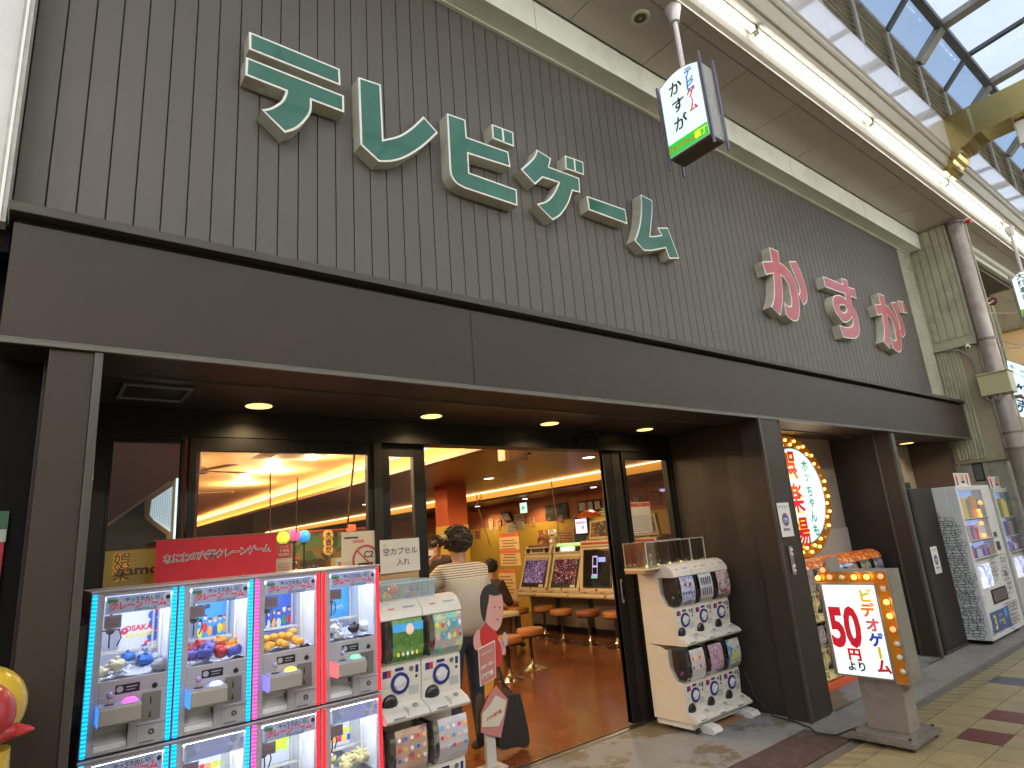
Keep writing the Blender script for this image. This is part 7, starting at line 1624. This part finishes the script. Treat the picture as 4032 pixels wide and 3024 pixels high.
# ------------------------------------------------------------------ people
def skin_mesh(name, nodes, edges, parent, mats, sub=2, matf=None, root=0):
    """nodes: name -> (x,y,z,r[,r2]); one continuous skinned surface"""
    keys = list(nodes); me = bpy.data.meshes.new(name)
    me.from_pydata([Vector(nodes[k][:3]) for k in keys], [(keys.index(a), keys.index(b)) for a, b in edges], [])
    ob = bpy.data.objects.new(name, me); COL.objects.link(ob)
    md = ob.modifiers.new('skin', 'SKIN'); md.use_smooth_shade = True
    lay = me.skin_vertices[0].data
    for i, k in enumerate(keys): n_ = nodes[k]; lay[i].radius = (n_[3], n_[4] if len(n_) > 4 else n_[3]); lay[i].use_root = (i == root)
    sb = ob.modifiers.new('sub', 'SUBSURF'); sb.levels = sub; sb.render_levels = sub
    dg = bpy.context.evaluated_depsgraph_get(); ev = ob.evaluated_get(dg); m2 = bpy.data.meshes.new_from_object(ev)
    bpy.data.objects.remove(ob); bpy.data.meshes.remove(me)
    m2.name = name; m2.materials.clear()
    for m_ in mats: m2.materials.append(m_)
    for p in m2.polygons:
        p.use_smooth = True; p.material_index = matf(p.center) if matf else 0
    o = bpy.data.objects.new(name, m2); COL.objects.link(o)
    if parent: o.parent = parent
    ORG[o.name] = Vector((0,0,0)); return o
def hand(nodes, edges, w, d, side, curl, pre, from_):
    """palm and five unequal fingers; w wrist point, d hand direction, side = thumb direction"""
    d = Vector(d).normalized(); s = Vector(side).normalized(); nrm = d.cross(s).normalized()*curl; w = Vector(w)
    nodes[pre+'p'] = (*(w+d*.055), .030, .016); edges.append((from_, pre+'p'))
    for i, (o, L) in enumerate(((.027,.068),(.009,.078),(-.009,.072),(-.027,.056))):
        k = w+d*.092+s*o; nodes[f'{pre}k{i}'] = (*k, .0095); edges.append((pre+'p', f'{pre}k{i}'))
        a = k+d*L*.45+nrm*L*.25; nodes[f'{pre}a{i}'] = (*a, .0085); edges.append((f'{pre}k{i}', f'{pre}a{i}'))
        b = a+d*L*.22+nrm*L*.42; nodes[f'{pre}b{i}'] = (*b, .0072); edges.append((f'{pre}a{i}', f'{pre}b{i}'))
    t0 = w+d*.03+s*.030; nodes[pre+'t0'] = (*t0, .012); edges.append((pre+'p', pre+'t0'))
    t1 = t0+d*.035+s*.022+nrm*.01; nodes[pre+'t1'] = (*t1, .0095); edges.append((pre+'t0', pre+'t1'))
    t2 = t1+d*.025+nrm*.012; nodes[pre+'t2'] = (*t2, .008); edges.append((pre+'t1', pre+'t2'))
skin_c = M('skin', (.42,.22,.14), .55, var=.06, vscale=9)
jeans = M('jeans', (.028,.040,.065), .85, var=.25, vscale=14, bump=.3, bscale=220)
shoe = M('shoe', (.05,.045,.04), .5)
def shirt_mat():
    m = M('striped_shirt', (.50,.45,.36), .8, bump=.25, bscale=14); n = m.node_tree; b = n.nodes['Principled BSDF']
    tc = n.nodes.new('ShaderNodeTexCoord'); sp_ = n.nodes.new('ShaderNodeSeparateXYZ'); n.links.new(tc.outputs['Object'], sp_.inputs[0])
    def stripe(sock, per, lo):
        a = n.nodes.new('ShaderNodeMath'); a.operation = 'MULTIPLY'; a.inputs[1].default_value = 2*math.pi/per; n.links.new(sock, a.inputs[0])
        s = n.nodes.new('ShaderNodeMath'); s.operation = 'SINE'; n.links.new(a.outputs[0], s.inputs[0])
        g = n.nodes.new('ShaderNodeMath'); g.operation = 'GREATER_THAN'; g.inputs[1].default_value = lo; n.links.new(s.outputs[0], g.inputs[0]); return g.outputs[0]
    hz = stripe(sp_.outputs['Z'], .019, .45); vt = stripe(sp_.outputs['X'], .009, .55)
    th = n.nodes.new('ShaderNodeMath'); th.operation = 'GREATER_THAN'; th.inputs[1].default_value = 1.375; n.links.new(sp_.outputs['Z'], th.inputs[0])
    mx = n.nodes.new('ShaderNodeMix'); mx.data_type = 'RGBA'; mx.inputs['A'].default_value = (.62,.58,.50,1); mx.inputs['B'].default_value = (.30,.28,.25,1); n.links.new(vt, mx.inputs['Factor'])
    m2 = n.nodes.new('ShaderNodeMix'); m2.data_type = 'RGBA'; m2.inputs['A'].default_value = (.64,.58,.48,1); m2.inputs['B'].default_value = (.17,.15,.13,1); n.links.new(hz, m2.inputs['Factor'])
    m3_ = n.nodes.new('ShaderNodeMix'); m3_.data_type = 'RGBA'; n.links.new(th.outputs[0], m3_.inputs['Factor']); n.links.new(mx.outputs['Result'], m3_.inputs['A']); n.links.new(m2.outputs['Result'], m3_.inputs['B'])
    n.links.new(m3_.outputs['Result'], b.inputs['Base Color']); return m
def person(loc, rotz, label, shirt, pants, sleeve=.5, seated=False, arm_up=True, hair_r=.128, group=None, sh=1.0):
    t = thing('person', label, 'person', loc, rotz, group=group, local=True)
    N = {}; Ed = []
    dz = -.42 if seated else 0.
    N['pel'] = (0, 0, .96+dz, .155, .115); N['waist'] = (0, -.005, 1.10+dz, .140, .105); N['chest'] = (0, -.01, 1.30+dz, .175, .118); N['neck0'] = (0, .0, 1.475+dz, .085, .07); N['neck'] = (0, .01, 1.54+dz, .058, .056); N['head'] = (0, .03, 1.62+dz, .075, .085); N['crown'] = (0, .03, 1.715+dz, .078, .090); N['top'] = (0, .02, 1.765+dz, .045, .05)
    Ed += [('pel','waist'),('waist','chest'),('chest','neck0'),('neck0','neck'),('neck','head'),('head','crown'),('crown','top')]
    for s, q in ((-1,'L'),(1,'R')):
        N[q+'hip'] = (s*.095, .0, .90+dz, .098)
        if seated: N[q+'kn'] = (s*.13, .42, .50, .062); N[q+'an'] = (s*.13, .40, .10, .043); N[q+'toe'] = (s*.14, .56, .045, .038)
        else: N[q+'kn'] = (s*.11, .02, .49, .066); N[q+'an'] = (s*.115, -.01, .09, .045); N[q+'toe'] = (s*.13, .15, .04, .040)
        Ed += [('pel',q+'hip'),(q+'hip',q+'kn'),(q+'kn',q+'an'),(q+'an',q+'toe')]
        N[q+'sh'] = (s*.195, -.01, 1.425+dz, .068); Ed.append(('chest', q+'sh'))
        if s < 0 and arm_up:
            N[q+'el'] = (-.33, .08, 1.28+dz, .045); N[q+'wr'] = (-.215, .19, 1.50+dz, .029); w, d, sd, cu = N[q+'wr'][:3], (.62, .18, .55), (.3, -.5, .6), 1
        elif seated: N[q+'el'] = (s*.25, .10, 1.16+dz, .045); N[q+'wr'] = (s*.17, .34, 1.13+dz, .028); w, d, sd, cu = N[q+'wr'][:3], (-.2*s, 1, -.05), (-s, 0, 0), (1 if s > 0 else -1)
        else: N[q+'el'] = (s*.27, .0, 1.13, .046); N[q+'wr'] = (s*.25, .07, .90, .030); w, d, sd, cu = N[q+'wr'][:3], (-.02*s, .25, -1), (-s*.3, 1, .2), (1 if s > 0 else -1)
        Ed += [(q+'sh', q+'el'), (q+'el', q+'wr')]
        hand(N, Ed, w, d, sd, cu, q+'h', q+'wr')
    zc = .93+dz
    def mf(c):
        if c.z < .085 and not seated: return 2
        if seated and c.z < .08: return 2
        if c.z < zc+.02 and abs(c.x) < .23 and not (seated and c.y > .2 and c.z > .62): return 1
        return 0
    body = skin_mesh('body', N, Ed, t, [skin_c, pants, shoe], 2, mf)
    # face, ears
    m = MB(); hz = 1.665+dz
    m.ball((0, .125, hz-.01), .014, sc=(.8,1.1,1.4), mi=0); [m.ball((s*.080, .03, hz), .022, sc=(.35,.7,1.2), mi=0, seg=10, rings=6) for s in (-1, 1)]
    [m.ball((s*.032, .112, hz+.014), .009, mi=1, seg=8, rings=6) for s in (-1, 1)]; m.box(-.022, .022, .112, .117, hz-.045, hz-.039, 2); m.build('face', [skin_c, ink, M('lips', (.35,.12,.10), .5)], parent=t, smooth=True)
    # hair: many small tufts over the skull
    m = MB(); rh = random.Random(int(loc[0]*10)); hc = Vector((0, .015, 1.70+dz))
    m.ball(hc, hair_r*.92, seg=24, rings=16, sc=(.92,1.0,.96), rough=.10)
    for q in range(420):
        th, ph = rh.uniform(0, 6.283), math.acos(rh.uniform(-.55, 1)); v = Vector((math.sin(ph)*math.cos(th)*.92, math.sin(ph)*math.sin(th), math.cos(ph)*.96))
        if v.y > .45 and v.z < .35: continue
        c = hc+v*hair_r*rh.uniform(.86, .95); m.ball(c, rh.uniform(.007, .014), seg=6, rings=4, sc=(1.6,1,.7))
    m.build('hair', M('hair_black', (.018,.013,.010), .55, var=.5, vscale=40), parent=t, smooth=True)
    # shirt over the torso and upper arms
    S = {}; Es = []
    e_ = .016
    S['hem'] = (0, -.002, .885+dz, .195*sh, .150*sh); S['waist'] = (0, -.008, 1.10+dz, .180*sh, .140*sh); S['chest'] = (0, -.012, 1.30+dz, .205*sh, .145*sh); S['up'] = (0, -.006, 1.42+dz, .155, .105); S['col'] = (0, .005, 1.505+dz, .076, .072)
    Es += [('hem','waist'),('waist','chest'),('chest','up'),('up','col')]
    for s, q in ((-1,'L'),(1,'R')):
        a = Vector(N[q+'sh'][:3]); b_ = Vector(N[q+'el'][:3]); c = a.lerp(b_, sleeve*1.3)
        S[q+'sh'] = (*a, .085); S[q+'sl'] = (*c, .068); Es += [('up', q+'sh'), (q+'sh', q+'sl')]
    skin_mesh('shirt', S, Es, t, [shirt], 2)
    return t, N
pt, PN_ = person((2.965, 4.62, .004), 0, 'person with black curly hair and a striped shirt seen from behind in the doorway', shirt_mat(), jeans, .75, hair_r=.140, sh=1.17)
# wrist watch
m = MB(); a = Vector(PN_['Lel'][:3]); b = Vector(PN_['Lwr'][:3]); c = a.lerp(b, .93); d = (b-a).normalized(); m.tube(c-d*.010, c+d*.010, .034, seg=18, mi=0); m.tube(c-d*.012, c+d*.012, .030, seg=18, mi=1); m.build('watch', [M('watch_brown', (.06,.035,.02), .5), steel], parent=pt, smooth=True)
# black tote bag hanging beside the person
t = thing('tote_bag', 'black tote bag hanging from the person in the doorway', 'bag', (3.22, 4.45, .07))
b4 = [GZ.Y(a, b, 4.45) for a, b in ((1108,1065),(1190,1065),(1265,1448),(1150,1490),(1020,1475))]
m = MB(); m.prism(smooth_loop([(b4[0].x-.06, b4[0].z), (b4[1].x, b4[1].z), (b4[2].x, b4[2].z), (b4[3].x, b4[3].z), (b4[4].x, b4[4].z)], [0,0,1,1,1], 4), 1, 4.42, 4.50); m.build('bag_body', M('bag_black', (.016,.015,.015), .7, bump=.4, bscale=20), parent=t, bevel=.012)
m = MB(); top = GZ.Y(1050, 860, 4.45); m.path([(b4[0].x-.03, 4.44, b4[0].z-.02), (top.x+.015, 4.45, top.z-.15), (top.x, 4.5, top.z+.05), (3.19, 4.62, .88)], .008); m.path([(b4[1].x-.02, 4.48, b4[1].z-.02), (top.x+.05, 4.48, top.z-.15), (top.x+.01, 4.52, top.z+.05), (3.19, 4.63, .88)], .008); m.build('strap', M('bag_black'), parent=t, smooth=True)
pb = I2.Y(765, 1240, 8.1)
person((pb.x, 8.1, .004), R_(-75), 'seated person in dark clothes at a machine beyond the striped shirt', M('dark_jacket', (.035,.015,.015), .8, var=.6, vscale=22), jeans, .95, seated=True, arm_up=False, sh=1.1)
st2 = MB(); st2.lathe([(.17,.40),(.18,.42),(.18,.46),(.0,.47)], (pb.x, 8.1, 0)); st2.tube((pb.x, 8.1, .03), (pb.x, 8.1, .40), .025); st2.lathe([(.19,0),(.05,.04),(.03,.1)], (pb.x, 8.1, .004))
tag(st2.build('stool', leather2, smooth=True, org=(pb.x, 8.1, 0)), 'dark stool under the seated person beyond the striped shirt', 'stool', 'round stools on chrome pedestal feet')
pc_ = I2.Y(190, 1130, 8.8)
person((pc_.x, 8.8, .004), R_(160), 'person with short dark hair glimpsed left of the striped shirt', M('dark_shirt', (.05,.035,.03), .8), jeans, .9, seated=False, arm_up=False)

# ------------------------------------------------------------------ inflatable figure at the lower left corner
LM = Reg(0,1900,.6774); c = LM.Y(-95, 1330, 2.75)
t = thing('inflatable_figure', 'yellow and red inflatable figure cut by the lower left corner', 'inflatable', (c.x, 2.75, 0))
m = MB(); m.ball((c.x-.02, 2.80, c.z), .132, seg=28, rings=18, sc=(1.0,.9,1.0)); m.build('yellow_hood', M('infl_yellow', (.62,.42,.03), .35, coat=.3), parent=t, smooth=True)
m = MB(); m.ball((c.x-.035, 2.735, c.z-.012), .120, seg=28, rings=18, sc=(1.0,.9,.93)); m.build('red_body', M('infl_red', (.42,.035,.04), .35, coat=.3), parent=t, smooth=True)
b0 = LM.Y(95, 1440, 2.72); b1 = LM.Y(198, 1430, 2.66)
m = MB(); m.path([(c.x+.03, 2.70, b0.z), tuple(b0), tuple(b0.lerp(b1, .6)), tuple(b1)], [.03, .022, .014, .003], seg=10); m.build('red_tab', M('infl_red'), parent=t, smooth=True)
m = MB(); m.lathe([(.10,0),(.13,.2),(.12,.6),(.10,c.z-.13)], (c.x-.02, 2.78, .004), seg=20); m.build('lower_body', M('infl_yellow'), parent=t, smooth=True)
